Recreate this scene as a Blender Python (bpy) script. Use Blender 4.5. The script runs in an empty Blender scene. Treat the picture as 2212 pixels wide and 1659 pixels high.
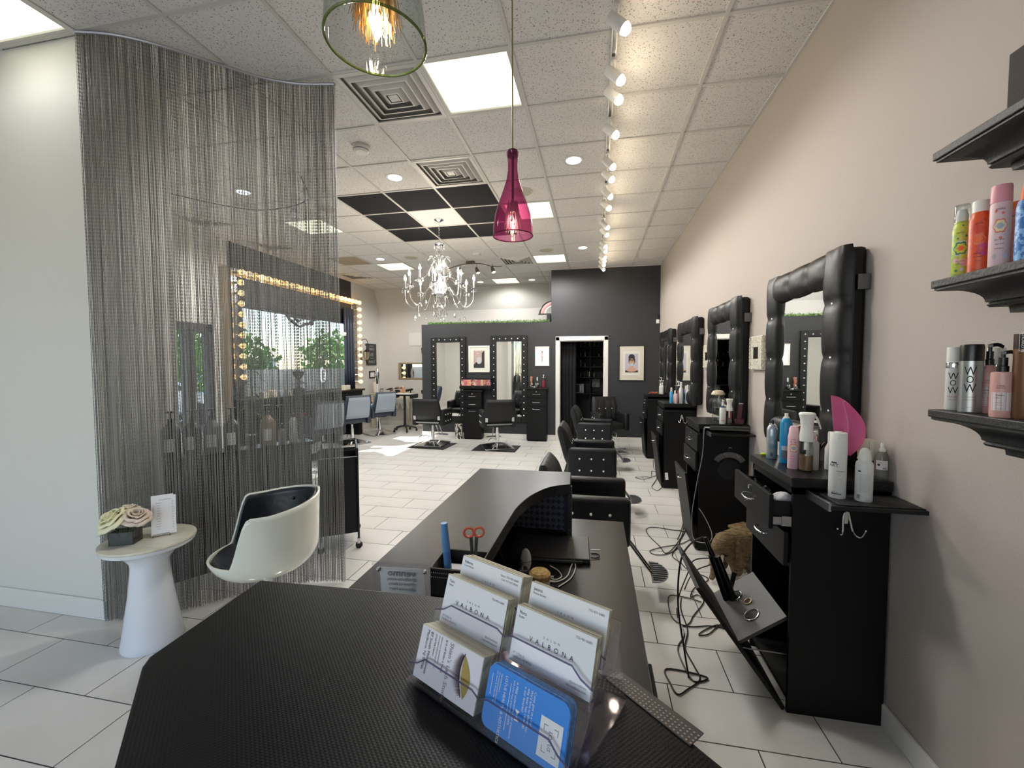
import bpy, bmesh, math, random
import numpy as np
from mathutils import Vector, Matrix
from math import sin, cos, pi, radians, sqrt
SC = bpy.context.scene
COL = SC.collection
random.seed(7)
# ------------------------------------------------------------------ camera
F, YAW, PITCH, ROLL = 905.94, .1955, .0467, -.0031
CAM = Vector((0, 0, 1.577))
_fw = Vector((-sin(YAW)*cos(PITCH), cos(YAW)*cos(PITCH), -sin(PITCH)))
_rt = Vector((cos(YAW), sin(YAW), 0)); _up = _rt.cross(_fw)
RT = _rt*cos(ROLL)+_up*sin(ROLL); UP = _up*cos(ROLL)-_rt*sin(ROLL); FW = _fw
cd = bpy.data.cameras.new('camera'); cam = bpy.data.objects.new('camera', cd); COL.objects.link(cam)
cd.sensor_width = 36; cd.lens = F/2212*36; cd.clip_start = .02; cd.clip_end = 300
cam.matrix_world = Matrix(((RT.x, UP.x, -FW.x, CAM.x), (RT.y, UP.y, -FW.y, CAM.y), (RT.z, UP.z, -FW.z, CAM.z), (0, 0, 0, 1)))
SC.camera = cam
def ray(px, py): return FW+RT*((px-1106)/F)+UP*((829.5-py)/F)
def atz(px, py, z): r = ray(px, py); return CAM+r*((z-CAM.z)/r.z)
def atx(px, py, x): r = ray(px, py); return CAM+r*(x/r.x)
def aty(px, py, y): r = ray(px, py); return CAM+r*(y/r.y)
# ------------------------------------------------------------------ world, sun, view
w = bpy.data.worlds.new('world'); SC.world = w; w.use_nodes = True
nt = w.node_tree; nt.nodes.clear()
out = nt.nodes.new('ShaderNodeOutputWorld'); bg = nt.nodes.new('ShaderNodeBackground')
sky = nt.nodes.new('ShaderNodeTexSky'); sky.sky_type = 'NISHITA'; sky.sun_disc = False
sky.sun_elevation = radians(42); sky.sun_rotation = radians(285); sky.air_density = 1.0; sky.dust_density = .4; sky.ozone_density = 1
tc = nt.nodes.new('ShaderNodeTexCoord'); no = nt.nodes.new('ShaderNodeTexNoise'); no.inputs['Scale'].default_value = 2.6; no.inputs['Detail'].default_value = 7
mp = nt.nodes.new('ShaderNodeMapping'); mp.inputs['Scale'].default_value = (1, 1, 2.6)
cr = nt.nodes.new('ShaderNodeValToRGB'); cr.color_ramp.elements[0].position = .47; cr.color_ramp.elements[1].position = .72
mx = nt.nodes.new('ShaderNodeMixRGB'); mx.inputs[2].default_value = (4.2, 4.4, 4.8, 1)
L = nt.links.new
L(tc.outputs['Generated'], mp.inputs[0]); L(mp.outputs[0], no.inputs['Vector']); L(no.outputs['Fac'], cr.inputs[0])
L(cr.outputs[0], mx.inputs[0]); L(sky.outputs[0], mx.inputs[1]); L(mx.outputs[0], bg.inputs[0]); L(bg.outputs[0], out.inputs[0])
bg.inputs[1].default_value = .37
sl = bpy.data.lights.new('sun', 'SUN'); sl.energy = 9.0; sl.angle = radians(.6); sl.color = (1, .96, .9)
so = bpy.data.objects.new('sun', sl); COL.objects.link(so)
so.rotation_euler = Vector((2.0, .62, -2.2)).to_track_quat('-Z', 'Y').to_euler()
def portal(loc, rot, sx, sy):
    d = bpy.data.lights.new('daylight_portal', 'AREA'); d.shape = 'RECTANGLE'; d.size = sx; d.size_y = sy; d.cycles.is_portal = True
    o = bpy.data.objects.new('daylight_portal', d); COL.objects.link(o); o.location = loc; o.rotation_euler = rot
SC.view_settings.view_transform = 'Standard'; SC.view_settings.look = 'None'; SC.view_settings.gamma = 1
SC.view_settings.exposure = 0.93; SC.view_settings.use_curve_mapping = False
SC.cycles.max_bounces = 8; SC.cycles.diffuse_bounces = 6; SC.cycles.glossy_bounces = 4; SC.cycles.transparent_max_bounces = 24
SC.cycles.transmission_bounces = 6; SC.cycles.caustics_reflective = False; SC.cycles.caustics_refractive = False
SC.cycles.sample_clamp_indirect = 6; SC.cycles.use_denoising = True
PANEL_E, DOWN_E, SPOT_W = .74, 2.2, 2.3     # light panels, downlights, track spots
# ------------------------------------------------------------------ materials
def lin(c):
    if isinstance(c, str): c = [int(c[i:i+2], 16)/255 for i in (0, 2, 4)]
    return tuple((x/12.92 if x <= .04045 else ((x+.055)/1.055)**2.4) for x in c)
MATS = {}
def mat(name, col='808080', rough=.5, metal=0, emit=None, es=1, bump=None, spec=.5, coat=0, noise=None, trans=0, alpha=1):
    """bump=(scale, strength, detail)  noise=(scale, colour2, lo, hi[, stretch])"""
    if name in MATS: return MATS[name]
    m = bpy.data.materials.new(name); m.use_nodes = True; n = m.node_tree; b = n.nodes['Principled BSDF']
    c = lin(col); b.inputs['Base Color'].default_value = (*c, 1); b.inputs['Roughness'].default_value = rough
    b.inputs['Metallic'].default_value = metal; b.inputs['Specular IOR Level'].default_value = spec
    b.inputs['Coat Weight'].default_value = coat; b.inputs['Coat Roughness'].default_value = .08
    b.inputs['Transmission Weight'].default_value = trans; b.inputs['Alpha'].default_value = alpha
    if emit: b.inputs['Emission Color'].default_value = (*lin(emit), 1); b.inputs['Emission Strength'].default_value = es
    if bump or noise: t = n.nodes.new('ShaderNodeTexCoord')
    if bump:
        x = n.nodes.new('ShaderNodeTexNoise'); x.inputs['Scale'].default_value = bump[0]; x.inputs['Detail'].default_value = bump[2] if len(bump) > 2 else 3
        u = n.nodes.new('ShaderNodeBump'); u.inputs['Strength'].default_value = bump[1]; u.inputs['Distance'].default_value = .01
        n.links.new(t.outputs['Object'], x.inputs['Vector']); n.links.new(x.outputs['Fac'], u.inputs['Height']); n.links.new(u.outputs[0], b.inputs['Normal'])
    if noise:
        x = n.nodes.new('ShaderNodeTexNoise'); x.inputs['Scale'].default_value = noise[0]; x.inputs['Detail'].default_value = 6
        q = n.nodes.new('ShaderNodeMapping'); q.inputs['Scale'].default_value = noise[4] if len(noise) > 4 else (1, 1, 1)
        r = n.nodes.new('ShaderNodeValToRGB'); r.color_ramp.elements[0].position = noise[2]; r.color_ramp.elements[1].position = noise[3]
        r.color_ramp.elements[0].color = (*c, 1); r.color_ramp.elements[1].color = (*lin(noise[1]), 1)
        n.links.new(t.outputs['Object'], q.inputs[0]); n.links.new(q.outputs[0], x.inputs['Vector']); n.links.new(x.outputs['Fac'], r.inputs[0]); n.links.new(r.outputs[0], b.inputs['Base Color'])
    MATS[name] = m; return m
def thin_glass(name, tint='f4f8f6', edge=None, rough=.03, refl=1.0, dens=0.0, f0=.05):
    if name in MATS: return MATS[name]
    m = bpy.data.materials.new(name); m.use_nodes = True; n = m.node_tree; n.nodes.clear()
    o = n.nodes.new('ShaderNodeOutputMaterial'); t = n.nodes.new('ShaderNodeBsdfTransparent'); g = n.nodes.new('ShaderNodeBsdfGlossy')
    g.inputs['Roughness'].default_value = rough; g.inputs['Color'].default_value = (refl, refl, refl, 1)
    lf = n.nodes.new('ShaderNodeLayerWeight'); lf.inputs['Blend'].default_value = .5; mxs = n.nodes.new('ShaderNodeMixShader')
    pw = n.nodes.new('ShaderNodeMath'); pw.operation = 'POWER'; pw.inputs[1].default_value = 5; n.links.new(lf.outputs['Facing'], pw.inputs[0])
    f = n.nodes.new('ShaderNodeMath'); f.operation = 'MULTIPLY_ADD'; f.inputs[1].default_value = .97-f0; f.inputs[2].default_value = f0; n.links.new(pw.outputs[0], f.inputs[0])
    lw = n.nodes.new('ShaderNodeLayerWeight'); lw.inputs['Blend'].default_value = .35
    r = n.nodes.new('ShaderNodeMixRGB'); r.inputs[1].default_value = (*lin(tint), 1); r.inputs[2].default_value = (*lin(edge or tint), 1)
    n.links.new(lw.outputs['Facing'], r.inputs[0]); n.links.new(r.outputs[0], t.inputs['Color'])
    n.links.new(f.outputs[0], mxs.inputs[0]); n.links.new(t.outputs[0], mxs.inputs[1]); n.links.new(g.outputs[0], mxs.inputs[2])
    last = mxs
    if dens:
        d = n.nodes.new('ShaderNodeBsdfDiffuse'); d.inputs['Color'].default_value = (*lin(edge or tint), 1); m2 = n.nodes.new('ShaderNodeMixShader'); m2.inputs[0].default_value = dens
        n.links.new(mxs.outputs[0], m2.inputs[1]); n.links.new(d.outputs[0], m2.inputs[2]); last = m2
    n.links.new(last.outputs[0], o.inputs['Surface']); MATS[name] = m; return m
def ceiling_mat(name, base, hole):
    m = bpy.data.materials.new(name); m.use_nodes = True; n = m.node_tree; b = n.nodes['Principled BSDF']; b.inputs['Roughness'].default_value = .95
    b.inputs['Specular IOR Level'].default_value = .1
    t = n.nodes.new('ShaderNodeTexCoord'); v = n.nodes.new('ShaderNodeTexVoronoi'); v.inputs['Scale'].default_value = 75
    x = n.nodes.new('ShaderNodeTexNoise'); x.inputs['Scale'].default_value = 40; x.inputs['Detail'].default_value = 4
    wv = n.nodes.new('ShaderNodeMixRGB'); wv.blend_type = 'ADD'; wv.inputs[0].default_value = .03
    n.links.new(t.outputs['Object'], wv.inputs[1]); n.links.new(x.outputs['Color'], wv.inputs[2]); n.links.new(wv.outputs[0], v.inputs['Vector'])
    r = n.nodes.new('ShaderNodeValToRGB'); e = r.color_ramp.elements
    e[0].position = .13; e[0].color = (*lin(hole), 1); e[1].position = .30; e[1].color = (*lin(base), 1)
    n.links.new(v.outputs['Distance'], r.inputs[0]); n.links.new(r.outputs[0], b.inputs['Base Color'])
    u = n.nodes.new('ShaderNodeBump'); u.inputs['Strength'].default_value = .35; u.inputs['Distance'].default_value = .004
    n.links.new(v.outputs['Distance'], u.inputs['Height']); n.links.new(u.outputs[0], b.inputs['Normal']); MATS[name] = m; return m
def dots_mat(name, base, rough, pitch, strength, metal=0):
    m = bpy.data.materials.new(name); m.use_nodes = True; n = m.node_tree; b = n.nodes['Principled BSDF']
    b.inputs['Base Color'].default_value = (*lin(base), 1); b.inputs['Roughness'].default_value = rough; b.inputs['Metallic'].default_value = metal; b.inputs['Specular IOR Level'].default_value = .13
    t = n.nodes.new('ShaderNodeTexCoord'); q = n.nodes.new('ShaderNodeMapping'); q.inputs['Rotation'].default_value = (0, 0, radians(45)); s = n.nodes.new('ShaderNodeSeparateXYZ')
    n.links.new(t.outputs['Object'], q.inputs[0]); n.links.new(q.outputs[0], s.inputs[0]); sg = []
    for k in (0, 1):
        a = n.nodes.new('ShaderNodeMath'); a.operation = 'MULTIPLY'; a.inputs[1].default_value = pi/pitch; n.links.new(s.outputs[k], a.inputs[0])
        c = n.nodes.new('ShaderNodeMath'); c.operation = 'SINE'; n.links.new(a.outputs[0], c.inputs[0]); sg.append(c)
    p = n.nodes.new('ShaderNodeMath'); p.operation = 'MULTIPLY'; n.links.new(sg[0].outputs[0], p.inputs[0]); n.links.new(sg[1].outputs[0], p.inputs[1])
    p2 = n.nodes.new('ShaderNodeMath'); p2.operation = 'MULTIPLY'; n.links.new(p.outputs[0], p2.inputs[0]); n.links.new(p.outputs[0], p2.inputs[1])
    u = n.nodes.new('ShaderNodeBump'); u.inputs['Strength'].default_value = strength; u.inputs['Distance'].default_value = .0012
    n.links.new(p2.outputs[0], u.inputs['Height']); n.links.new(u.outputs[0], b.inputs['Normal']); MATS[name] = m; return m
WALL = mat('taupe_paint', 'aea59e', .75, bump=(160, .12)); WALLG = mat('light_grey_paint', 'cfcdc8', .75, bump=(160, .1))
WALLW = mat('cream_paint', 'd6d5cf', .7, bump=(160, .1)); DARK = mat('charcoal_paint', '292a2e', .55, bump=(160, .15))
TRIM = mat('white_trim', 'dddcd7', .4); GRID = mat('ceiling_grid_white', 'c9c7c2', .5)
TILE_C = ceiling_mat('ceiling_tile_white', 'dcdad6', '66635f'); TILE_B = ceiling_mat('ceiling_tile_black', '2f2f33', '232326')
FLOORT = mat('porcelain_tile', 'd4d2ce', .28, noise=(1.3, 'c3c0ba', .5, .75), spec=.45); GROUT = mat('dark_grout', '3a3835', .9)
BLK = mat('black_laminate', '0c0c0d', .5, bump=(60, .12), spec=.25); BLK2 = mat('black_worktop', '161617', .34, bump=(90, .12), spec=.35)
BLKT = mat('black_inside', '0b0b0c', .7); LEA = mat('black_leather', '131416', .45, bump=(55, .35), spec=.35)
LEA2 = mat('blue_grey_leather', '2c3442', .38, bump=(55, .25), spec=.5); LEAG = mat('grey_leather_back', '8f9aa6', .5, bump=(50, .2))
CHR = mat('chrome', 'd8dade', .12, 1); STEEL = mat('brushed_steel', 'a9abae', .32, 1); GUN = mat('gunmetal', '6f7175', .35, 1)
MIR = mat('mirror_glass', 'eef0ef', .015, 1); CRY = mat('crystal', 'ffffff', .08, .2, emit=None, spec=1, coat=1)
WHT = mat('white_plastic', 'e3e2dc', .35); WHG = mat('white_gloss', 'e6e8e2', .12, coat=.6); BPL = mat('black_plastic', '111112', .3)
GLS = thin_glass('clear_glass', 'f6f9f8', 'b4bbb8'); ACR = thin_glass('clear_acrylic', 'ffffff', 'eceaf4', .04)
CRG = thin_glass('crystal_glass', 'ffffff', '9a9ea8', .03, f0=.30)
PNK = thin_glass('magenta_glass', 'f0a4cc', '9a2a6e', .04, dens=.16)
GOLDW = mat('gold_wire', 'a8895a', .3, .9); BRASS = mat('brass_cord', '9a8f62', .35, .7)
INK = mat('black_ink', '1c1c20', .6); INKG = mat('grey_ink', '5a5c66', .6); INKW = mat('white_ink', 'f2f2f2', .6); INKR = mat('red_ink', 'b8323a', .6)
CARD = mat('white_card', 'e9e9ec', .6); CARDC = mat('cream_card_edges', 'dedbc9', .8, noise=(220, 'b9b5a4', .35, .65, (.02, .02, 1)))
# ------------------------------------------------------------------ building helpers
def tag(o, label=None, cat=None, group=None, kind=None):
    if label: o['label'] = label
    if cat: o['category'] = cat
    if group: o['group'] = group
    if kind: o['kind'] = kind
    return o
def thing(name, label, cat, loc=(0, 0, 0), rz=0, group=None, rot=None):
    o = bpy.data.objects.new(name, None); COL.objects.link(o); o.empty_display_size = .05
    M = Matrix.Translation(Vector(loc)) @ (rot.to_4x4() if rot else Matrix.Rotation(rz, 4, 'Z'))
    o.matrix_world = M
    return tag(o, label, cat, group)
def copy_tree(o, parent=None, only=None):
    c = o.copy(); COL.objects.link(c)
    if parent: c.parent = parent
    for ch in o.children: copy_tree(ch, c)
    return c
def chain_matrix(o):
    M = Matrix.Identity(4)
    while o is not None: M = o.matrix_basis @ M; o = o.parent
    return M
class MB:
    def __init__(s): s.v = []; s.f = []; s.M = None
    def add(s, vs, fs):
        k = len(s.v)
        if s.M is not None: vs = [s.M @ Vector(v) for v in vs]
        s.v += [tuple(v) for v in vs]; s.f += [tuple(i+k for i in f) for f in fs]; return s
    def box(s, x0, x1, y0, y1, z0, z1):
        v = [(x, y, z) for x in (x0, x1) for y in (y0, y1) for z in (z0, z1)]
        return s.add(v, [(0, 1, 3, 2), (4, 6, 7, 5), (0, 4, 5, 1), (2, 3, 7, 6), (0, 2, 6, 4), (1, 5, 7, 3)])
    def obox(s, c, ax, h):
        c = Vector(c); a = [Vector(q).normalized()*k for q, k in zip(ax, h)]
        v = [c+a[0]*i+a[1]*j+a[2]*k for i in (-1, 1) for j in (-1, 1) for k in (-1, 1)]
        return s.add(v, [(0, 1, 3, 2), (4, 6, 7, 5), (0, 4, 5, 1), (2, 3, 7, 6), (0, 2, 6, 4), (1, 5, 7, 3)])
    def prism(s, poly, z0, z1):
        n = len(poly); v = [(x, y, z0) for x, y in poly]+[(x, y, z1) for x, y in poly]
        return s.add(v, [tuple(range(n))[::-1], tuple(range(n, 2*n))]+[(i, (i+1) % n, n+(i+1) % n, n+i) for i in range(n)])
    def plate(s, O, u, v, poly, t):      # polygon in the (u, v) frame, thickness t along u x v
        O, u, v = Vector(O), Vector(u), Vector(v); w_ = u.cross(v).normalized()*t; n = len(poly)
        P = [O+u*a+v*b for a, b in poly]
        return s.add([p for p in P]+[p+w_ for p in P], [tuple(range(n))[::-1], tuple(range(n, 2*n))]+[(i, (i+1) % n, n+(i+1) % n, n+i) for i in range(n)])
    def cyl(s, p0, p1, r0, r1=None, n=16, cap=True):
        p0, p1 = Vector(p0), Vector(p1); r1 = r0 if r1 is None else r1; d = (p1-p0).normalized()
        a = d.orthogonal().normalized(); b = d.cross(a)
        v = [p0+(a*cos(2*pi*i/n)+b*sin(2*pi*i/n))*r0 for i in range(n)]+[p1+(a*cos(2*pi*i/n)+b*sin(2*pi*i/n))*r1 for i in range(n)]
        f = [(i, (i+1) % n, n+(i+1) % n, n+i) for i in range(n)]
        if cap: f += [tuple(range(n))[::-1], tuple(range(n, 2*n))]
        return s.add(v, f)
    def tube(s, path, r, n=8, closed=False, smooth=0):
        P = [Vector(p) for p in path]
        if smooth:
            if isinstance(r, (list, tuple)): r = [r[min(k//smooth, len(r)-1)]*(1-(k % smooth)/smooth)+r[min(k//smooth+1, len(r)-1)]*(k % smooth)/smooth for k in range((len(P)-1)*smooth+1)]
            P = catmull(P, smooth, closed)
        m = len(P); v = []; f = []; a = None
        for i, p in enumerate(P):
            q0 = P[i-1] if (i or closed) else P[0]; q1 = P[(i+1) % m] if (i < m-1 or closed) else P[-1]
            d = (q1-q0)
            d = d.normalized() if d.length > 1e-9 else Vector((0, 0, 1))
            if a is None: a = d.orthogonal().normalized()
            a = (a-d*a.dot(d)); a = a.normalized() if a.length > 1e-6 else d.orthogonal().normalized()
            b = d.cross(a); rr = r[i] if isinstance(r, (list, tuple)) else r
            v += [p+(a*cos(2*pi*j/n)+b*sin(2*pi*j/n))*rr for j in range(n)]
        for i in range(m if closed else m-1):
            for j in range(n): f.append((i*n+j, i*n+(j+1) % n, ((i+1) % m)*n+(j+1) % n, ((i+1) % m)*n+j))
        if not closed: f += [tuple(range(n))[::-1], tuple(range((m-1)*n, m*n))]
        return s.add(v, f)
    def lathe(s, prof, c=(0, 0, 0), n=24, ax=None, cap=True, ell=1.0):
        c = Vector(c); v = []; f = []; R = Vector((0, 0, 1)).rotation_difference(Vector(ax)).to_matrix() if ax else Matrix.Identity(3)
        for r, z in prof:
            for i in range(n): v.append(c+R @ Vector((r*cos(2*pi*i/n), r*ell*sin(2*pi*i/n), z)))
        m = len(prof)
        for k in range(m-1):
            for i in range(n): f.append((k*n+i, k*n+(i+1) % n, (k+1)*n+(i+1) % n, (k+1)*n+i))
        if cap: f += [tuple(range(n))[::-1], tuple(range((m-1)*n, m*n))]
        return s.add(v, f)
    def sphere(s, c, r, n=12, m=8, sc=(1, 1, 1)):
        c = Vector(c); v = []; f = []
        for k in range(m+1):
            t = pi*k/m
            for i in range(n): v.append(c+Vector((r*sc[0]*sin(t)*cos(2*pi*i/n), r*sc[1]*sin(t)*sin(2*pi*i/n), -r*sc[2]*cos(t))))
        for k in range(m):
            for i in range(n): f.append((k*n+i, k*n+(i+1) % n, (k+1)*n+(i+1) % n, (k+1)*n+i))
        return s.add(v, f)
    def torus(s, c, R, r, ax=(0, 0, 1), n=24, m=8):
        c = Vector(c); ax = Vector(ax).normalized(); a = ax.orthogonal().normalized(); b = ax.cross(a)
        return s.tube([c+(a*cos(2*pi*i/n)+b*sin(2*pi*i/n))*R for i in range(n)], r, m, True)
    def grid(s, fn, nu, nv, closed_u=False):
        v = [fn(i/(nu if closed_u else nu), j/nv) for j in range(nv+1) for i in range(nu+(0 if closed_u else 1))]
        k = nu if closed_u else nu+1; f = []
        for j in range(nv):
            for i in range(nu): f.append((j*k+i, j*k+(i+1) % k, (j+1)*k+(i+1) % k, (j+1)*k+i))
        return s.add(v, f)
    def build(s, name, m, parent=None, smooth=False, world=False, bevel=0, solid=0, angle=35, sub=0):
        me = bpy.data.meshes.new(name); vs = s.v
        if world and parent is not None:
            Mi = chain_matrix(parent).inverted(); vs = [tuple(Mi @ Vector(v)) for v in vs]
        me.from_pydata(vs, [], s.f); me.materials.append(m)
        bm = bmesh.new(); bm.from_mesh(me); bmesh.ops.remove_doubles(bm, verts=bm.verts, dist=1e-6)
        bmesh.ops.recalc_face_normals(bm, faces=bm.faces); bm.to_mesh(me); bm.free()
        if smooth: me.shade_smooth(); me.set_sharp_from_angle(angle=radians(angle))
        o = bpy.data.objects.new(name, me); COL.objects.link(o)
        if parent is not None: o.parent = parent
        if solid: d = o.modifiers.new('solid', 'SOLIDIFY'); d.thickness = solid; d.offset = 0
        if bevel: d = o.modifiers.new('bevel', 'BEVEL'); d.width = bevel; d.segments = 2; d.limit_method = 'ANGLE'; d.angle_limit = radians(40)
        if sub: d = o.modifiers.new('sub', 'SUBSURF'); d.levels = sub; d.render_levels = sub
        return o
def catmull(P, k, closed=False):
    m = len(P); R = []
    for i in range(m if closed else m-1):
        p0 = P[i-1] if (i or closed) else P[0]*2-P[1]; p1 = P[i]; p2 = P[(i+1) % m]
        p3 = P[(i+2) % m] if (closed or i+2 < m) else P[-1]*2-P[-2]
        for j in range(k):
            t = j/k; R.append(.5*((2*p1)+(p2-p0)*t+(2*p0-5*p1+4*p2-p3)*t*t+(3*p1-p0-3*p2+p3)*t**3))
    if not closed: R.append(P[-1])
    return R
def struct(name, mb, m, **k): return tag(mb.build(name, m, **k), kind='structure')
def sthing(name, label, loc=(0, 0, 0)):
    o = bpy.data.objects.new(name, None); COL.objects.link(o); o.location = loc; return tag(o, label, kind='structure')
_TX = {}
def text_verts(s, size):
    key = s
    if key not in _TX:
        c = bpy.data.curves.new('t', 'FONT'); c.body = s; c.size = 1; c.resolution_u = 2; c.align_x = 'CENTER'; c.align_y = 'CENTER'
        o = bpy.data.objects.new('t', c); me = bpy.data.meshes.new_from_object(o)
        _TX[key] = ([tuple(v.co) for v in me.vertices], [tuple(p.vertices) for p in me.polygons])
        bpy.data.objects.remove(o); bpy.data.curves.remove(c); bpy.data.meshes.remove(me)
    v, f = _TX[key]
    return [(x*size, y*size) for x, y, z in v], f
def write(s, size, O, u, v, m, parent=None, world=False, sx=1, name='lettering', mb=None, off=.0004):
    """flat lettering centred at O in the plane of u (reading direction) and v (up)"""
    O, u, v = Vector(O), Vector(u).normalized(), Vector(v).normalized(); nn = u.cross(v)*off
    vs, fs = text_verts(s, size); b = mb or MB()
    b.add([O+nn+u*(x*sx)+v*y for x, y in vs], fs)
    return b if mb is not None else b.build(name, m, parent, world=world)
def wrap(vs, fs, mb, C, R, ang, z, eps=.0006):
    """2-D shapes (u, v) onto an upright cylinder; ang = facing direction in the thing's frame"""
    C = Vector(C)
    mb.add([(C.x+(R+eps)*cos(ang+x/R), C.y+(R+eps)*sin(ang+x/R), C.z+z+y) for x, y in vs], fs); return mb
def wtext(mb, s, size, C, R, ang, z, rot=0, sx=1):
    vs, fs = text_verts(s, size); c, q = cos(rot), sin(rot)
    return wrap([(x*sx*c-y*q, x*sx*q+y*c) for x, y in vs], fs, mb, C, R, ang, z)
def wrect(mb, x0, x1, z0, z1, C, R, ang, n=8, eps=.0005):
    vs = [(x0+(x1-x0)*i/n, zz) for zz in (z0, z1) for i in range(n+1)]
    return wrap(vs, [(i, i+1, n+2+i, n+1+i) for i in range(n)], mb, C, R, ang, 0, eps)
def wdisc(mb, x, y, r, C, R, ang, n=12, eps=.0007, lob=0):
    vs = [(x, y)]+[(x+r*(1+lob*cos(6*t))*cos(t), y+r*(1+lob*cos(6*t))*sin(t)) for t in (2*pi*i/n for i in range(n))]
    return wrap(vs, [(0, 1+i, 1+(i+1) % n) for i in range(n)], mb, C, R, ang, 0, eps)
# ------------------------------------------------------------------ the room
T = .6096; GX, GY = 1.3122, 2.589; CH = 3.502; XR = 1.245; XL = -5.6; YB = 8.68; YR = 10.25; YF = -2.6
def wall_boxes(name, m, boxes, **k):
    b = MB()
    for q in boxes: b.box(*q)
    return struct(name, b, m, **k)
# floor: slab with recessed grout, tiles proud of it
wall_boxes('ground_slab', mat('concrete', '8a8782', .9), [(XL-.15, XR+.15, YF-.15, YR+.15, -.12, -.021)])
fl = struct('floor', MB().box(XL, XR, YF, YR, -.02, -.003), GROUT)
tiles = []
FXo, FYo, FW_, FH_ = .6624, 2.1095, .61, .305
for j in range(-16, 28):
    y0 = FYo+FH_*j; xo = FXo+(FW_/2 if j % 2 else 0)
    for i in range(-11, 3):
        x0 = xo+FW_*i; a, b_ = max(x0+.003, XL), min(x0+FW_-.003, XR); c, d = max(y0+.003, YF), min(y0+FH_-.003, YR)
        if b_-a < .02 or d-c < .02: continue
        cx, cy = (a+b_)/2, (c+d)/2; dd = Vector((cx, cy, -1.577)); z = dd.dot(FW)
        px = 1106+F*dd.dot(RT)/z if z > .1 else -1e4; py = 829.5-F*dd.dot(UP)/z if z > .1 else 1e4
        vis = z > .2 and -150 < px < 2400 and py < 1850 and not (cx < -3.0 and cy > 2.0 and cy < 5.2) and not (cx < -3.2 and cy < 1.8)
        tiles.append((0 if vis else 1, dd.length, a, b_, c, d))
tiles.sort(); me_full = None; rest = MB()
for k, (v_, _, a, b_, c, d) in enumerate(tiles):
    if k < 292:
        full = abs(b_-a-(FW_-.006)) < 1e-4 and abs(d-c-(FH_-.006)) < 1e-4
        if full and me_full is not None: o = bpy.data.objects.new('floor_tile', me_full); COL.objects.link(o); o.parent = fl
        else:
            o = MB().box(-(b_-a)/2, (b_-a)/2, -(d-c)/2, (d-c)/2, -.003, 0).build('floor_tile', FLOORT, fl, bevel=0)
            if full: me_full = o.data
        o.location = ((a+b_)/2, (c+d)/2, random.uniform(-.0002, .0002))
    else: rest.box(a, b_, c, d, -.003, 0)
tag(rest.build('far_floor_tiles', FLOORT, fl), kind='stuff')
# walls
wall_boxes('wall_right', WALL, [(XR, XR+.15, YF, YR+.15, 0, CH+.1)])
wall_boxes('wall_back', DARK, [(-.89, -.715, YB, YB+.12, 0, CH), (.175, XR, YB, YB+.12, 0, CH), (-.715, .175, YB, YB+.12, 2.055, CH), (-3.735, -.89, YB, YB+.12, 0, 2.45)])
wall_boxes('wall_rear', WALLG, [(XL, XR, YR, YR+.15, 0, CH+.1)])
tag(MB().add([(XL, 10.03, CH), (XR, 10.03, CH), (XR, YR, 2.95), (XL, YR, 2.95), (XL, YR, CH), (XR, YR, CH)], [(0, 1, 2, 3), (0, 3, 4), (1, 5, 2), (3, 2, 5, 4), (0, 4, 5, 1)]).build('wall_soffit', WALLG), kind='structure')
# left wall: door opening Y 4.48-5.27, window opening Y 5.78-8.95
WY0, WY1, WZ0, WZ1 = 5.80, 8.90, 1.02, 2.56; DY0, DY1, DZ = 4.46, 5.28, 2.18
wall_boxes('wall_left', WALLG, [(XL-.15, XL, 2.0, DY0, 0, CH+.1), (XL-.15, XL, DY0, DY1, DZ, CH+.1), (XL-.15, XL, DY1, 5.60, 0, CH+.1), (XL-.15, XL, 8.95, YR+.15, 0, CH+.1),
    (XL-.15, XL, 5.60, WY0, 0, CH+.1), (XL-.15, XL, WY1, 8.95, 0, CH+.1), (XL-.15, XL, WY0, WY1, 0, WZ0), (XL-.15, XL, WY0, WY1, WZ1, CH+.1)])
wall_boxes('wall_left_charcoal_panel', DARK, [(XL, XL+.02, 5.60, 8.93, WZ1-.01, CH), (XL, XL+.02, 5.60, WY0+.01, 0, WZ1), (XL, XL+.02, WY1-.01, 8.93, 0, WZ1), (XL, XL+.02, WY0, WY1, 0, WZ0+.01)])
# front left wall beside the chain curtain, and its return
wall_boxes('wall_front_left', WALLW, [(XL, -2.955, 2.0, 2.12, 0, CH), (-3.08, -2.955, 2.12, 2.5, 0, CH)])
wall_boxes('wall_far_left', WALLW, [(XL-.15, XL, YF, 2.0, 0, CH+.1)])
wall_boxes('wall_front', WALLW, [(XL, -4.9, YF-.15, YF, 0, CH+.1), (-.4, XR, YF-.15, YF, 0, CH+.1), (-4.9, -.4, YF-.15, YF, 2.9, CH+.1), (-4.9, -.4, YF-.15, YF, 0, .2), (-2.72, -2.62, YF-.15, YF, .2, 2.9)])
portal((-2.65, YF-.02, 1.55), (radians(-90), 0, 0), 4.5, 2.7)
portal((XL+.0, (WY0+WY1)/2, (WZ0+WZ1)/2), (0, radians(-90), 0), WZ1-WZ0, WY1-WY0)
# closet behind the doorway
CL = mat('closet_dark_paint', '232327', .8)
wall_boxes('wall_closet', CL, [(-1.0, -.92, YB+.12, YR, 0, 2.6), (XR-.6, XR-.52, YB+.12, YR, 0, 2.6), (-1.0, XR-.52, YR-.03, YR, 0, 2.6), (-1.0, XR-.52, YB+.12, YR, 2.6, 2.64)])
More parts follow.
